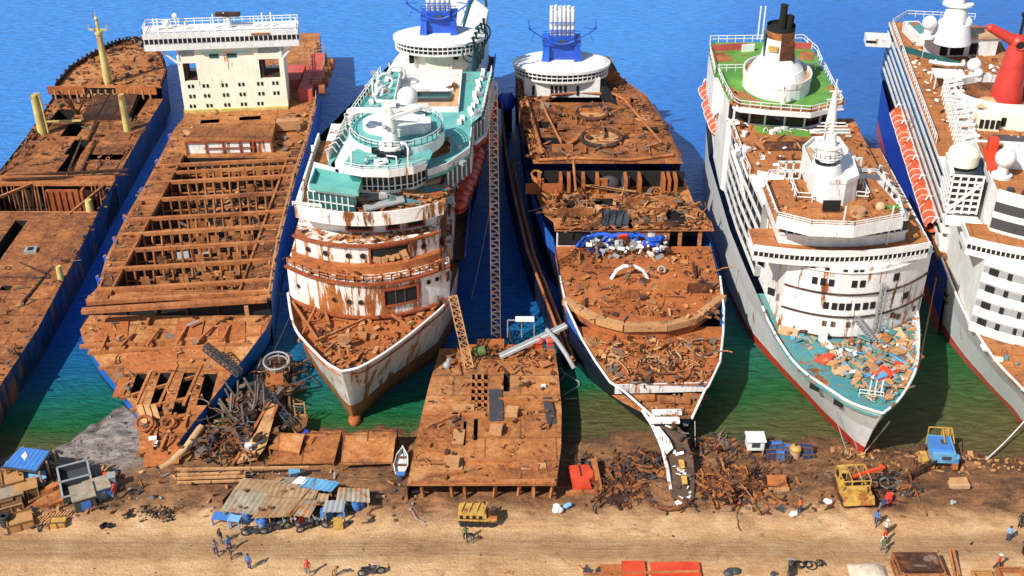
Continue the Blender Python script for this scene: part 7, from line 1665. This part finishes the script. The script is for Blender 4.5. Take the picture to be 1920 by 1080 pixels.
def crate(px,py,w_,d_,h,rz,mat,lb,top=None,name='crate',cat='crate'):
    p=G(px,py); s=thing(name,lb,cat,(p.x,p.y,p.z-.05),rz); b=MB(); t=.08
    b.box(-w_/2,w_/2,-d_/2,-d_/2+t,0,h); b.box(-w_/2,w_/2,d_/2-t,d_/2,0,h); b.box(-w_/2,-w_/2+t,-d_/2+t,d_/2-t,0,h); b.box(w_/2-t,w_/2,-d_/2+t,d_/2-t,0,h); b.box(-w_/2+t,w_/2-t,-d_/2+t,d_/2-t,h*.82,h*.86)
    b.build('body',mat,parent=s); b=MB()
    for x in (-w_/2,0,w_/2):
        b.box(x-.07,x+.07,-d_/2-.05,-d_/2-.003,0,h+.02)
    b.box(-w_/2-.06,w_/2+.06,-d_/2-.06,-d_/2+.08,h,h+.08); b.box(-w_/2-.06,w_/2+.06,d_/2-.08,d_/2+.06,h,h+.08); b.build('trim','woodd' if mat!='woodd' else 'wood',parent=s)
    if top: b=MB(); b.box(-w_/2-.1,w_/2+.1,-d_/2-.1,d_/2+.1,h+.085,h+.15); b.build('lid',top,parent=s)
    return s
C1=.42
for a in ((28,912,2.3,2.6,1.5,C1,'wood','large tan crate just below the blue-roofed shed'),(52,925,2.2,1.8,1.2,C1,'woodd','brown crate under the blue tarp edge left of the plate stack','wood'),(68,905,2.2,2.2,1.1,C1,'grey','grey tin box behind the brown crates','cl_lblue'),(22,952,2.4,2.0,1.0,C1,'woodd','low brown crate above the tyre stack'),(40,985,2.6,2.0,1.1,C1,'wood','front wooden crate nearest the track at the left corner'),(12,940,1.4,2.2,.8,C1,'wood','narrow crate at the left edge','woodd'),(25,935,2.2,1.6,1.0,C1,'woodd','brown lidded crate between the tan crate and the low crate','roofg')): crate(*a[:8],top=a[8] if len(a)>8 else None)
crate(110,985,1.7,1.0,.8,.1,'yellow','small yellow slatted box by the track',name='slatted_box',cat='box')
def hut(px,py,lb,mat,w_,d_,h,rz):
    p=G(px,py); s=thing('metal_hut',lb,'hut',(p.x,p.y,p.z-.1),rz); b=MB(); b.box(-w_/2,w_/2,-d_/2,d_/2,0,h); b.build('wall',mat,parent=s)
    b=MB(); b.box(-w_/2-.15,w_/2+.15,-d_/2-.15,d_/2+.15,h,h+.12); b.build('roof','roofg',parent=s); b=MB(); b.box(-w_*.2,w_*.25,-d_/2-.05,-d_/2+.05,.05,h*.8); b.build('door','cl_blue' if mat!='cl_blue' else 'grey',parent=s)
    return s
hut(160,946,'small dark blue hut with a tin roof, left one of two at the rusty plates','dgrey',2.2,2.4,1.9,.45); hut(186,930,'grey-blue hut, right one of two at the rusty plates','cl_blue',2.4,2.0,1.7,.5)
p=G(214,915); b=MB(); b.obox((p.x,p.y,p.z+.9),.7,.9,1.8,.3); b.obox((p.x,p.y,p.z+1.85),.85,1.05,.1,.3); b.mi=1; b.obox((p.x-.8,p.y+.6,p.z+1.3),.7,.6,.5,.3); solo('metal_locker',b,['grey','orangered'],'upright grey locker with a red cap at the right end of the workshop','locker',tuple(p))
def frame_table():
    p=G(145,915); s=thing('steel_skip','long open grey steel skip in two halves beside the huts','skip',(p.x,p.y,p.z),.42)
    for dx in (0,):
        b=MB(); W,D=3.2,5.4
        b.box(-W/2,W/2,-D/2,D/2,.5,.6); b.box(-W/2,-W/2+.12,-D/2,D/2,.6,1.3); b.box(W/2-.12,W/2,-D/2,D/2,.6,1.3); b.box(-W/2,W/2,-D/2,-D/2+.12,.6,1.3); b.box(-W/2,W/2,D/2-.12,D/2,.6,1.3); b.box(-W/2,W/2,-.1,.1,.6,1.35); b.build('body','dgrey',parent=s)
        b=MB(); 
        for a,c in (((-W/2,-D/2),(W/2,-D/2)),((-W/2,D/2),(W/2,D/2)),((-W/2,-D/2),(-W/2,D/2)),((W/2,-D/2),(W/2,D/2)),((-W/2,0),(W/2,0))): b.bar((*a,1.38),(*c,1.38),.22,.1)
        b.build('rim','grey',parent=s)
        for x in (-1,1):
            for y in (-1,1): b=MB(); b.box(x*W/2-.1,x*W/2+.1,y*D/2-.1,y*D/2+.1,-.2,.5); b.build('leg','woodd',parent=s)
frame_table()
for q,lb in (([(70,930),(100,922),(132,908),(98,915)],'rusty sheet stack sloping beside the grey tin box'),([(45,962),(90,950),(128,930),(86,938)],'second rusty sheet stack below the first'),([(92,955),(128,940),(120,925),(88,938)],'orange sheet on top of the rusty stacks')):
    b=MB(); P=[G(x,y)+Vector((0,0,.5 if k<2 else .7)) for k,(x,y) in enumerate(q)]; 
    for k in range(3): b.poly([tuple(p-Vector((0,0,.15*k))) for p in P])
    for p,qv in zip(P,P[1:]+P[:1]): b.poly([tuple(p),tuple(qv),tuple(qv-Vector((0,0,.8))),tuple(p-Vector((0,0,.8)))])
    solo('sheet_stack',b,['rustor' if 'orange' in lb or 'first' not in lb else 'rust2'],lb,'sheet stack')
b=MB()
for k in range(9): p=G(72+k*7,985-k*1.5); b.bar((p.x-.5,p.y-.4,p.z+.15),(p.x+.3,p.y+1.1,p.z+.4),.14)
solo('plank_pile',b,['scrapl'],'row of loose pale planks beside the front crate','planks')
p=G(13,985); b=MB(); 
for k in range(4): b.torus((p.x,p.y,p.z+.2+k*.36),.42,.19)
solo('tyre_stack',b,['rubber'],'stack of black tyres at the left edge by the track','tyres',tuple(p))
for px,py,lb in ((92,862,'rubber tyre loop beside the blue-roofed shed'),(105,858,'second rubber tyre loop right of the blue-roofed shed'),(210,892,'tyre lying above the grey locker')):
    p=G(px,py); b=MB(); b.torus((p.x,p.y,p.z+.2),.7,.16,.3,.4); solo('tyre',b,['rubber'],lb,'tyre',tuple(p))
p=G(198,990); b=MB()
for k in range(6): b.obox((p.x+R.uniform(-.5,.6),p.y+R.uniform(-.2,.4),p.z+.2),.5,.3,.35,R.random()*3)
solo('dark_bundle',b,['rubber'],'small dark bundle alone on the sand left of the charred heap','bundle',tuple(p))
# white cabin, picnic set on the shore
p=G(1413,850); s=thing('white_cabin','small white cabin with a white roof on posts at the waterline','cabin',tuple(p))
b=MB(); b.box(-.95,.95,-.7,.9,1.0,2.3); b.build('wall','white',parent=s); b=MB(); b.box(-1.1,1.1,-.9,1.05,2.3,2.42); b.build('roof','white',parent=s); b=MB(); b.box(-.5,.4,-.78,-.69,1.5,2.1); b.build('window','dgrey',parent=s)
for x in (-.85,.85):
    for y in (-.6,.8): b=MB(); b.bar((x,y,-.3),(x,y,1.0),.14); b.build('leg','wood',parent=s)
for k,(px,py,lb,w_,h) in enumerate(((1452,846,'blue box, tallest of the blue crates by the white cabin',1.5,1.3),(1446,858,'navy box below the tallest blue crate',1.1,.9),(1462,860,'round-topped blue drum crate in the blue group',.9,1.0),(1474,850,'blue crate just left of the yellow dome tank',.8,1.2),(1474,860,'navy crate at the foot of the yellow dome tank',.7,.8),(1508,848,'dark blue crate right of the yellow dome tank',1.6,1.0),(1514,858,'low dark crate right of the yellow dome tank',1.3,.7))):
    c=crate(px,py,w_,.8,h,R.uniform(-.2,.2),'cl_navy' if ('navy' in lb or 'dark' in lb) else 'cl_blue',lb); c['group']='blue crates by the white cabin'
p=G(1489,858); s=thing('dome_tank','yellow dome-topped tank standing among the blue crates','tank',tuple(p)); b=MB(); b.cyl((0,0,0),(0,0,1.3),.65,14); b.build('shell','tan',parent=s); b=MB(); b.sphere((0,0,1.35),.72,(1,1,.7)); b.build('dome','yellow',parent=s); b=MB(); b.sphere((0,0,1.9),.18); b.build('cap','rustd',parent=s)
# red slab and beam, box, bins
p=G(1090,905); s=thing('red_slab','red-orange painted slab of ship plating lying on the beach beside the flat hull section','plate',tuple(p),.04)
b=MB(); b.prism([(-1.5,2.2),(1.0,2.3),(1.6,1.0),(1.5,.1),(1.0,-.3),(1.1,-1.4),(-1.0,-1.6),(-1.1,-.2)],.2,.75,o2=[(-1.4,2.1),(.9,2.2),(1.4,1.0),(1.3,.2),(.8,-.3),(.9,-1.3),(-.9,-1.5),(-1.0,-.2)]); b.build('plate','orangered',parent=s)
b=MB(); b.box(-1.9,1.5,-2.1,-1.6,.0,.4); b.build('lower_rim','rustor',parent=s); b=MB(); b.bar((-.4,2.2,.6),(-.3,3.4,1.0),.3); b.bar((-.1,2,.8),(-.05,.2,.85),.12); b.build('stem','rustd',parent=s)
a,c=G(1112,872)+Vector((0,0,.9)),G(1124,922)+Vector((0,0,.3)); b=MB(); b.bar(a,c,.55,.18); b.bar(a+Vector((.2,0,.2)),c+Vector((.2,0,.2)),.15,.4); solo('steel_beam',b,['rustbar'],'rusty steel beam lying beside the red-orange slab','beam')
p=G(1457,915); s=thing('rusty_trough','small orange-brown rusty box lying open on the dark ground','box',tuple(p)); b=MB(); b.box(-1.1,1.1,-.7,.1,.1,.6); b.build('body','rustor',parent=s); b=MB(); b.obox((0,.65,.65),2.1,1.2,.1,0,.25); b.build('lid','rustor',parent=s); b=MB(); b.box(-1.15,1.15,-.8,-.65,.1,.65); b.build('pale_edge','scrapl',parent=s)
p=G(1797,912); s=thing('wooden_trough','pale plank box lying on the bright sand below the blue crane','box',tuple(p)); b=MB(); b.box(-1.1,1.1,-.45,.45,.0,.5); b.build('body','tan',parent=s); b=MB(); b.obox((0,.3,.62),2.0,.8,.08,.05,.15); b.build('lid','scrapl',parent=s)
# ------------------------------------------------------------------ machines
def track(b,x,L_,w_,h,z=0):
    o=[(-L_/2+h/2,0),(L_/2-h/2,0)]; n=8; pts=[]
    for k in range(n+1): a=math.pi/2+math.pi*k/n; pts.append((-L_/2+h/2+h/2*math.cos(a),h/2+h/2*math.sin(a)))
    for k in range(n+1): a=-math.pi/2+math.pi*k/n; pts.append((L_/2-h/2+h/2*math.cos(a),h/2+h/2*math.sin(a)))
    m=len(pts); vs=[(x-w_/2,y,z+zz) for y,zz in pts]+[(x+w_/2,y,z+zz) for y,zz in pts]
    b.add(vs,[(i,(i+1)%m,m+(i+1)%m,m+i) for i in range(m)]+[list(range(m)),list(range(m,2*m))])
    for k in range(int(L_/.35)): y=-L_/2+.2+k*.35; b.box(x-w_/2-.03,x+w_/2+.03,y,y+.16,z+h-.02,z+h+.06)
p=G(1603,945); s=thing('excavator','old yellow excavator seen from behind with an open engine bay and a red boom','excavator',(p.x,p.y+1.4,p.z-.05),.06); s.scale=(.97,.97,.97)
for x in (-1.3,1.3): b=MB(); track(b,x,4.2,.6,.9); b.build('track','rustd',parent=s)
b=MB(); b.prism([(-1.6,-2.1),(1.6,-2.1),(1.7,-.4),(1.6,2.0),(-1.4,2.0),(-1.7,-.4)],.95,1.5,o2=[(-1.6,-1.9),(1.6,-1.9),(1.7,-.4),(1.6,2.0),(-1.4,2.0),(-1.7,-.4)]); b.box(-1.2,1.0,-1.5,-.9,1.5,2.2); b.build('body','yellow',parent=s)
b=MB(); b.prism([(-1.75,-2.5),(1.75,-2.5),(1.75,-2.0),(-1.75,-2.0)],.75,1.75,o2=[(-1.6,-2.3),(1.6,-2.3),(1.6,-2.0),(-1.6,-2.0)]); b.build('counterweight','yellow',parent=s)
b=MB(); b.box(-1.0,1.0,-.8,1.0,1.5,1.9); b.box(-.7,-.2,-.6,.8,1.9,2.3); b.cyl((.3,-.3,1.9),(.3,-.3,2.6),.2,8); b.build('engine','rustd',parent=s)
b=MB()
for x in (-1.6,-.6,.5,1.5):
    b.bar((x,-.9,1.5),(x,-.9,2.9),.1); b.bar((x,1.7,1.5),(x,1.7,3.0),.1); b.bar((x,-.9,2.9),(x,1.7,3.0),.1)
b.bar((-1.6,-.9,2.9),(1.5,-.9,2.9),.12); b.bar((-1.6,1.7,3.0),(1.5,1.7,3.0),.14); b.bar((-1.6,-.9,2.2),(1.5,-.9,2.2),.08); b.build('frame','yellow',parent=s)
b=MB(); b.box(-1.6,-.7,.6,1.9,1.5,2.95); cb=b.build('cab','yellow',parent=s); b=MB(); b.box(-1.45,-.85,.57,.62,2.0,2.8); b.box(-1.63,-1.58,.75,1.7,2.0,2.8); o=b.build('window','glass',parent=s); o.parent=cb
b=MB(); b.bar((-.2,.2,2.6),(3.6,1.0,3.2),.3,.3); b.bar((3.6,1.0,3.2),(3.2,1.4,3.1),.3); b.build('boom','orangered',parent=s)
b=MB(); b.bar((3.5,1.2,3.5),(4.3,1.4,1.3),.35,.4); b.build('stick','rustd',parent=s)
b=MB(); b.cyl((.6,.3,2.3),(2.2,.8,3.0),.12,8); b.build('hydraulic_ram','grey',parent=s)
b=MB()
for a in (0,1.57,3.14,4.71): b.tube([(4.3,1.4,1.3),(4.3+.7*math.cos(a),1.4+.7*math.sin(a),1.0),(4.3+.8*math.cos(a),1.4+.8*math.sin(a),.5),(4.3+.3*math.cos(a),1.4+.3*math.sin(a),.1)],.16,6)
b.build('grapple','dgrey',parent=s)
p=G(1766,878); s=thing('crawler_crane','blue-roofed crawler crane on rusty tracks at the shore','crane',(p.x+.1,p.y+1.2,p.z),-.08); s.scale=(.8,.8,.8)
for x in (-1.6,1.6): b=MB(); track(b,x,4.4,.7,1.0); b.build('track','rustor',parent=s)
b=MB(); b.box(-1.2,1.2,-1.4,1.4,.6,1.1); b.build('carriage','rustd',parent=s)
b=MB(); b.prism([(-1.7,-1.7),(1.5,-1.7),(1.6,2.6),(-1.6,2.6)],1.1,2.7); b.build('house','bblue',parent=s)
b=MB(); b.prism([(-1.85,-1.2),(1.2,-1.2),(1.3,2.2),(-1.75,2.2)],2.7,3.0,o2=[(-1.7,-1.0),(1.0,-1.0),(1.1,2.0),(-1.6,2.0)]); b.build('roof','cl_blue',parent=s); 
b=MB(); b.box(-.4,.9,-1.75,-1.66,1.7,2.3); b.box(-.2,.6,.2,1.2,3.0,3.05); b.build('grille','dgrey',parent=s)
b=MB(); b.sphere((1.8,-1.2,1.9),.5); b.cyl((1.7,-1.6,1.2),(1.9,-.8,1.3),.4,10); b.build('drum','bblue',parent=s)
b=MB()
for x in (-1.6,.3,1.6): b.bar((x,2.5,1.1),(x,2.7,4.0),.14)
b.bar((-1.6,2.7,4.0),(1.6,2.7,4.0),.14); b.bar((.3,2.7,4.0),(.3,.4,3.0),.12); b.bar((1.6,2.7,4.0),(1.6,.4,3.0),.12); b.box(.5,1.3,2.3,2.7,2.7,3.8); b.build('gantry','yellow',parent=s)
b=MB(); b.lattice((-1.2,-1.6,1.4),(-5.4,-4.4,.6),.55,9,.07); b.build('boom','rustd',parent=s)
b=MB(); b.box(-2.9,-2.0,-1.6,.6,.7,1.3); b.mi=1; b.box(-2.8,-2.1,.6,1.6,.9,2.0); b.build('side_box',['yellow','rustd'],parent=s)
p=G(897,985); s=thing('tracked_truck','yellow flatbed tracked truck with a cable roll parked on the sand','truck',(p.x,p.y+.6,p.z),-.05); s.scale=(1.0,1.0,1.0)
for y in (-.75,.75):
    b=MB(); 
    for k in range(5): b.cyl((-1.6+k*.75,y-.18,.38),(-1.6+k*.75,y+.18,.38),.38,12)
    b.build('wheels','rubber',parent=s); b=MB(); b.box(-2.1,2.0,y-.22,y+.22,.74,.8); b.build('track','rustd',parent=s)
b=MB(); b.box(-2.1,2.0,-.9,.9,.82,1.1); b.box(-2.1,.9,-.85,.85,1.1,1.7); b.build('body','yellow',parent=s)
for k in range(4): b=MB(); x=-1.75+k*.68; b.box(x-.18,x+.18,-.9,-.84,1.2,1.55); b.build('window','glass',parent=s)
b=MB(); b.box(-2.0,.8,-.8,.8,1.7,1.85); 
for k in range(4): b.bar((-1.8+k*.8,-.7,1.9),(-1.5+k*.8,.7,2.0),.15)
b.build('roof_rack','yellow',parent=s)
b=MB(); b.box(-2.12,-2.06,-.7,.7,1.2,1.6); b.build('windscreen','glass',parent=s)
b=MB(); b.cyl((.6,.6,1.8),(.6,.6,2.4),.08,8); b.bar((-1.9,-.88,1.12),(.8,-.88,1.12),.06); b.build('exhaust','rustd',parent=s)
b=MB(); b.cyl((1.5,-.5,1.5),(1.5,.5,1.5),.42,14); b.build('cable_roll','rustd',parent=s); b=MB(); b.box(1.1,2.0,-.7,.7,1.1,1.3); b.build('winch_bed','rustor',parent=s)
# ------------------------------------------------------------------ people
def body_mesh(pose):
    """one continuous skinned figure 1.75 tall; facing -Y"""
    V={};E=[]
    def v(n,p,r,parent=None): V[n]=(len(V),p,r); 
    J=[('pelvis',(0,0,.95),.13,None),('waist',(0,0,1.10),.12,'pelvis'),('chest',(0,0,1.32),.145,'waist'),('neck',(0,0,1.49),.06,'chest'),('head',(0,-.02,1.60),.085,'neck'),('crown',(0,0,1.70),.08,'head'),('nose',(0,-.1,1.61),.022,'head')]
    st={'stand':(.03,-.02),'walk':(.22,-.2),'bend':(.05,-.08)}[pose]
    for sx,n,sw in ((1,'r',st[0]),(-1,'l',st[1])):
        J+=[('hip'+n,(sx*.09,0,.90),.105,'pelvis'),('knee'+n,(sx*.1,-sw*.7-.02,.50),.068,'hip'+n),('ank'+n,(sx*.1,-sw*.9+(.12 if sw<-.1 else 0),.09),.045,'knee'+n),('toe'+n,(sx*.11,-sw*.9-.15+(.12 if sw<-.1 else 0),.035),.036,'ank'+n)]
        aw=-sw*1.0 if pose!='bend' else .45
        ay=aw if pose!='bend' else -.42; az=0 if pose!='bend' else -.0
        J+=[('sh'+n,(sx*.19,0,1.42),.065,'chest'),('elb'+n,(sx*.25,-ay*.25+.03,1.14),.045,'sh'+n),('wri'+n,(sx*.25,-ay*.7-.03,.90),.03,'elb'+n),('palm'+n,(sx*.245,-ay*.75-.05,.83),.033,'wri'+n)]
        for k,(dx,l) in enumerate(((-.028,.075),(-.01,.088),(.01,.082),(.026,.062))): J.append(('f%d'%k+n,(sx*.245+.0,-ay*.75-.05+dx,.79-l*.8),.011,'palm'+n))
        J.append(('thumb'+n,(sx*.215,-ay*.75-.09,.80),.012,'palm'+n))
    idx={}; pts=[];ed=[];rad=[]
    for n,p,r,pa in J:
        p=list(p)
        if pose=='bend' and p[2]>.97:
            a=math.radians(55); dz=p[2]-.95; dy=p[1]; p[1]=dy*math.cos(a)-dz*math.sin(a); p[2]=.95+dz*math.cos(a)+dy*math.sin(a)*.4
        elif pose=='bend' and n[:3] in('wri','pal','thu') or pose=='bend' and n[0]=='f':
            p[1]-=.35; p[2]-=.45
        if pose=='bend' and n[:3]=='elb': p[1]-=.15
        idx[n]=len(pts); pts.append(p); rad.append(r)
        if pa: ed.append((idx[pa],idx[n]))
    me=bpy.data.meshes.new('skeleton'); me.from_pydata(pts,ed,[]); ob=bpy.data.objects.new('skeleton',me); col.objects.link(ob)
    sk=ob.modifiers.new('s','SKIN'); sk.use_smooth_shade=True; ob.modifiers.new('d','SUBSURF').levels=1
    bpy.context.view_layer.update()
    for i,l in enumerate(me.skin_vertices[0].data): l.radius=(rad[i],rad[i]*(.8 if i in(1,2) else 1)); l.use_root=(i==0)
    me.update(); dg=bpy.context.evaluated_depsgraph_get(); dg.update()
    out=bpy.data.meshes.new_from_object(ob.evaluated_get(dg)); bpy.data.objects.remove(ob)
    nk=Vector(pts[idx['neck']]); hd=Vector(pts[idx['head']])
    fig=[]
    for pl in out.polygons:
        c=pl.center
        m=1
        if c.z<.07: m=4
        elif c.z<.98 and abs(c.x)<.2 and not(pose=='bend' and c.y<-.25): m=2
        if (c-hd).length<.19 and (c-nk).dot(hd-nk)>.0: m=0
        for n in('r','l'):
            if (c-Vector(pts[idx['palm'+n]])).length<.14 or (c-Vector(pts[idx['wri'+n]])).length<.17: m=0
        fig.append(m)
    return out,fig,(hd,hd-nk)
BODY={p:body_mesh(p) for p in('stand','walk','bend')}
def person(px,py,rz,pose,shirt,trous,label,hat=None,sc=1.24):
    out,fig,(hd,up)=BODY[pose]; me=out.copy(); me.materials.clear()
    for m in ('skin',shirt,trous,'hair','rubber'): me.materials.append(M[m])
    me.polygons.foreach_set('material_index',fig)
    p=G(px,py); o=bpy.data.objects.new('person',me); col.objects.link(o); o.location=(p.x,p.y,p.z-.02); o.rotation_euler=(0,0,rz); o.scale=(sc,)*3
    tag(o,label,'person')
    u=up.normalized(); b=MB(); b.sphere(hd+u*.06+Vector((0,.025,0)),.105,(1,1.08,.95),12,8)
    if hat: b.ellprism((hd.x,hd.y+.0),.15,.17,hd.z+.09,hd.z+.105,14)
    b.build('helmet' if hat else 'hair',hat or 'hair',parent=o)
    b=MB()
    for x in (-.035,.035): b.sphere(hd+Vector((x,-.082,.02)),.013,n=6,m=4)
    b.build('eyes','rubber',parent=o)
    return o
PE=[(406,1041,.4,'walk','cl_grey','cl_navy','person in a grey shirt, left one in the group of four by the shelter',None),(415,1020,2.6,'stand','cl_black','cl_grey','person in black standing behind the rest of the group of four',None),(431,1033,.8,'walk','cl_blue','cl_navy','person in a blue shirt, right one in the group of four',None),(434,1048,-.6,'bend','cl_tan','cl_black','person in a tan top bending over, front one in the group of four',None),
(468,1067,2.9,'stand','cl_blue','cl_navy','person in blue overalls standing alone on the dark track',None),(578,1079,.3,'walk','cl_red','cl_grey','person in a red shirt walking at the bottom edge','cl_red'),(1498,962,.4,'stand','cl_orange','cl_navy','person in an orange jacket beside the scrap heap',None),(1649,957,1.2,'bend','cl_navy','cl_grey','person in dark clothes bending beside the red barrel',None),
(1641,985,-.5,'walk','cl_blue','cl_navy','person in a bright blue shirt striding across the sand',None),(1659,1003,.0,'stand','cl_white','cl_tan','person in white with a pale hat on the bright sand','cl_white'),(1657,1019,.4,'walk','cl_red','cl_white','person in a red top, middle one in the file of three',None),(1655,1036,.2,'walk','cl_green','cl_grey','person in a green shirt, front one in the file of three',None),
(1911,990,2.8,'stand','cl_black','cl_black','person all in black near the right edge',None),(1889,1015,3.0,'stand','cl_lblue','cl_navy','person in a light blue shirt by the right edge',None),(1869,1068,.7,'walk','cl_red','cl_black','person in red and black with a pale cap above the wooden boxes','cl_white'),(1917,1040,2.,'stand','cl_navy','cl_black','person in navy cut by the right edge',None),
(873,1014,.2,'walk','cl_green','cl_black','person in olive, left one of two below the yellow truck',None),(885,1016,-.4,'bend','cl_black','cl_grey','person in black bending, right one of two below the yellow truck',None),(218,936,1.0,'stand','cl_red','cl_navy','person in a red top beside the grey locker','cl_red'),(626,1080,.9,'bend','cl_tan','cl_tan','person in tan crouching at the bottom edge',None)]
for a in PE: person(*a)
# ------------------------------------------------------------------ bottom edge
def panel_row():
    s=thing('painted_panels','row of red-orange painted steel panels lying at the bottom edge','panels',tuple(G(1215,1072)))
    for k,(x0_,x1_,y0_,y1_) in enumerate(((1127,1165,1062,1085),(1168,1208,1056,1085),(1222,1260,1058,1085),(1262,1310,1058,1086))):
        a,c=G(x0_,y1_),G(x1_,y0_); b=MB(); b.box(a.x,c.x,a.y,c.y,a.z,a.z+.35); b.build('panel','orangered' if k!=0 else 'rustor',s)
    b=MB(); b.bar(G(1092,1080)+Vector((0,0,.3)),G(1310,1078)+Vector((0,0,.5)),.2); b.build('rail','rustbar',s)
panel_row()
p=G(1105,1070); b=MB(); 
for k in range(9): b.obox((p.x+R.uniform(-.9,.6),p.y+R.uniform(-.4,.3),p.z+.3),.9,.3,.4,R.random()*3,R.uniform(-.4,.4)); b.mi=k%2
solo('scrap_bundle',b,['dgrey','scrapl'],'grey scrap bundle at the left end of the red-orange panels','bundle',tuple(p))
def frame_crate(px,py,lb,w_,d_,h,mat,top):
    p=G(px,py); s=thing('steel_frame_box',lb,'frame',(p.x,p.y,p.z))
    b=MB()
    for x in (-w_/2,w_/2):
        for y in (-d_/2,d_/2): b.bar((x,y,-.1),(x,y,h),.16)
    for z in (.1,h*.5,h):
        for y in (-d_/2,d_/2): b.bar((-w_/2,y,z),(w_/2,y,z),.14)
        for x in (-w_/2,w_/2): b.bar((x,-d_/2,z),(x,d_/2,z),.14)
    b.build('frame',mat,parent=s)
    if top: b=MB(); b.box(-w_/2+.05,w_/2-.05,-d_/2+.3,d_/2-.05,h-.05,h+.12); b.build('top_plate','rustd',parent=s); b=MB(); b.box(-w_/2+.3,w_/2-.3,-d_/2-.02,-d_/2+.03,.3,h*.8); b.build('front_plate','rustd',parent=s)
    return s
frame_crate(1718,1078,'rusty steel frame box with plates at the bottom edge near the right',4.4,3.0,1.6,'rustbar',True)
frame_crate(1842,1090,'low timber frame box, left one of two in the bottom right corner',1.8,1.6,.7,'wood',False); frame_crate(1895,1086,'wide timber frame box at the bottom right corner',2.4,1.8,.7,'rustbar',False)
a,c=G(1775,1045),G(1790,1085); b=MB(); b.bar(a+Vector((0,0,1.2)),c+Vector((0,0,.2)),.2); b.bar(a+Vector((.4,0,1.2)),c+Vector((.5,0,.2)),.2); b.bar(a+Vector((0,0,1.2)),a+Vector((.4,0,1.2)),.2); solo('steel_props',b,['rustbar'],'pair of leaning rusty props right of the steel frame box','props')
p=G(1628,1078); b=MB(); N=9; vs=[]
for j in range(N):
    for i in range(N): u,v=i/(N-1)*2-1,j/(N-1)*2-1; vs.append((p.x+u*1.9,p.y+v*1.4,p.z+.05+.8*(1-abs(u)**3)*(1-abs(v)**3)+R.uniform(0,.1)))
b.add(vs,[(j*N+i,j*N+i+1,(j+1)*N+i+1,(j+1)*N+i) for j in range(N-1) for i in range(N-1)]); solo('covered_load',b,['tarp'],'load under a pale grey tarpaulin at the bottom edge','tarpaulin',tuple(p))
p=G(1515,1062); b=MB()
for k in range(4): b.torus((p.x+R.uniform(-.9,.5),p.y+R.uniform(-.2,.2),p.z+.12+.06*k),.55-.06*k,.07,.1,k,18,5)
for k in range(3): b.torus((p.x+1.1+.25*k,p.y+.2,p.z+.3),.3,.07,.9,k)
solo('hose_coil',b,['rubber'],'coils of black hose at the bottom edge right of the motorcycle','hose',tuple(p))
for px,py,w_,lb in ((1372,1074,1.6,'dark cloth bundle alone at the bottom edge right of the red-orange panels'),(1452,1078,.8,'small dark bundle at the bottom edge left of the motorcycle')):
    p=G(px,py); b=MB()
    for k in range(6): b.sphere((p.x+R.uniform(-.4,.4)*w_,p.y+R.uniform(-.2,.2),p.z+.15),.35*w_,(1,.7,.5),10,6)
    solo('cloth_bundle',b,['dgrey'],lb,'bundle',tuple(p))
b=MB(); p=G(945,1076); b.bar((p.x,p.y,p.z+.1),(p.x+.6,p.y+.3,p.z+.12),.12); b.bar((p.x+.2,p.y+.4,p.z+.1),(p.x+.9,p.y+.2,p.z+.12),.1); solo('timber_scraps',b,['wood'],'two crossed timber scraps at the bottom edge near the middle','timber')
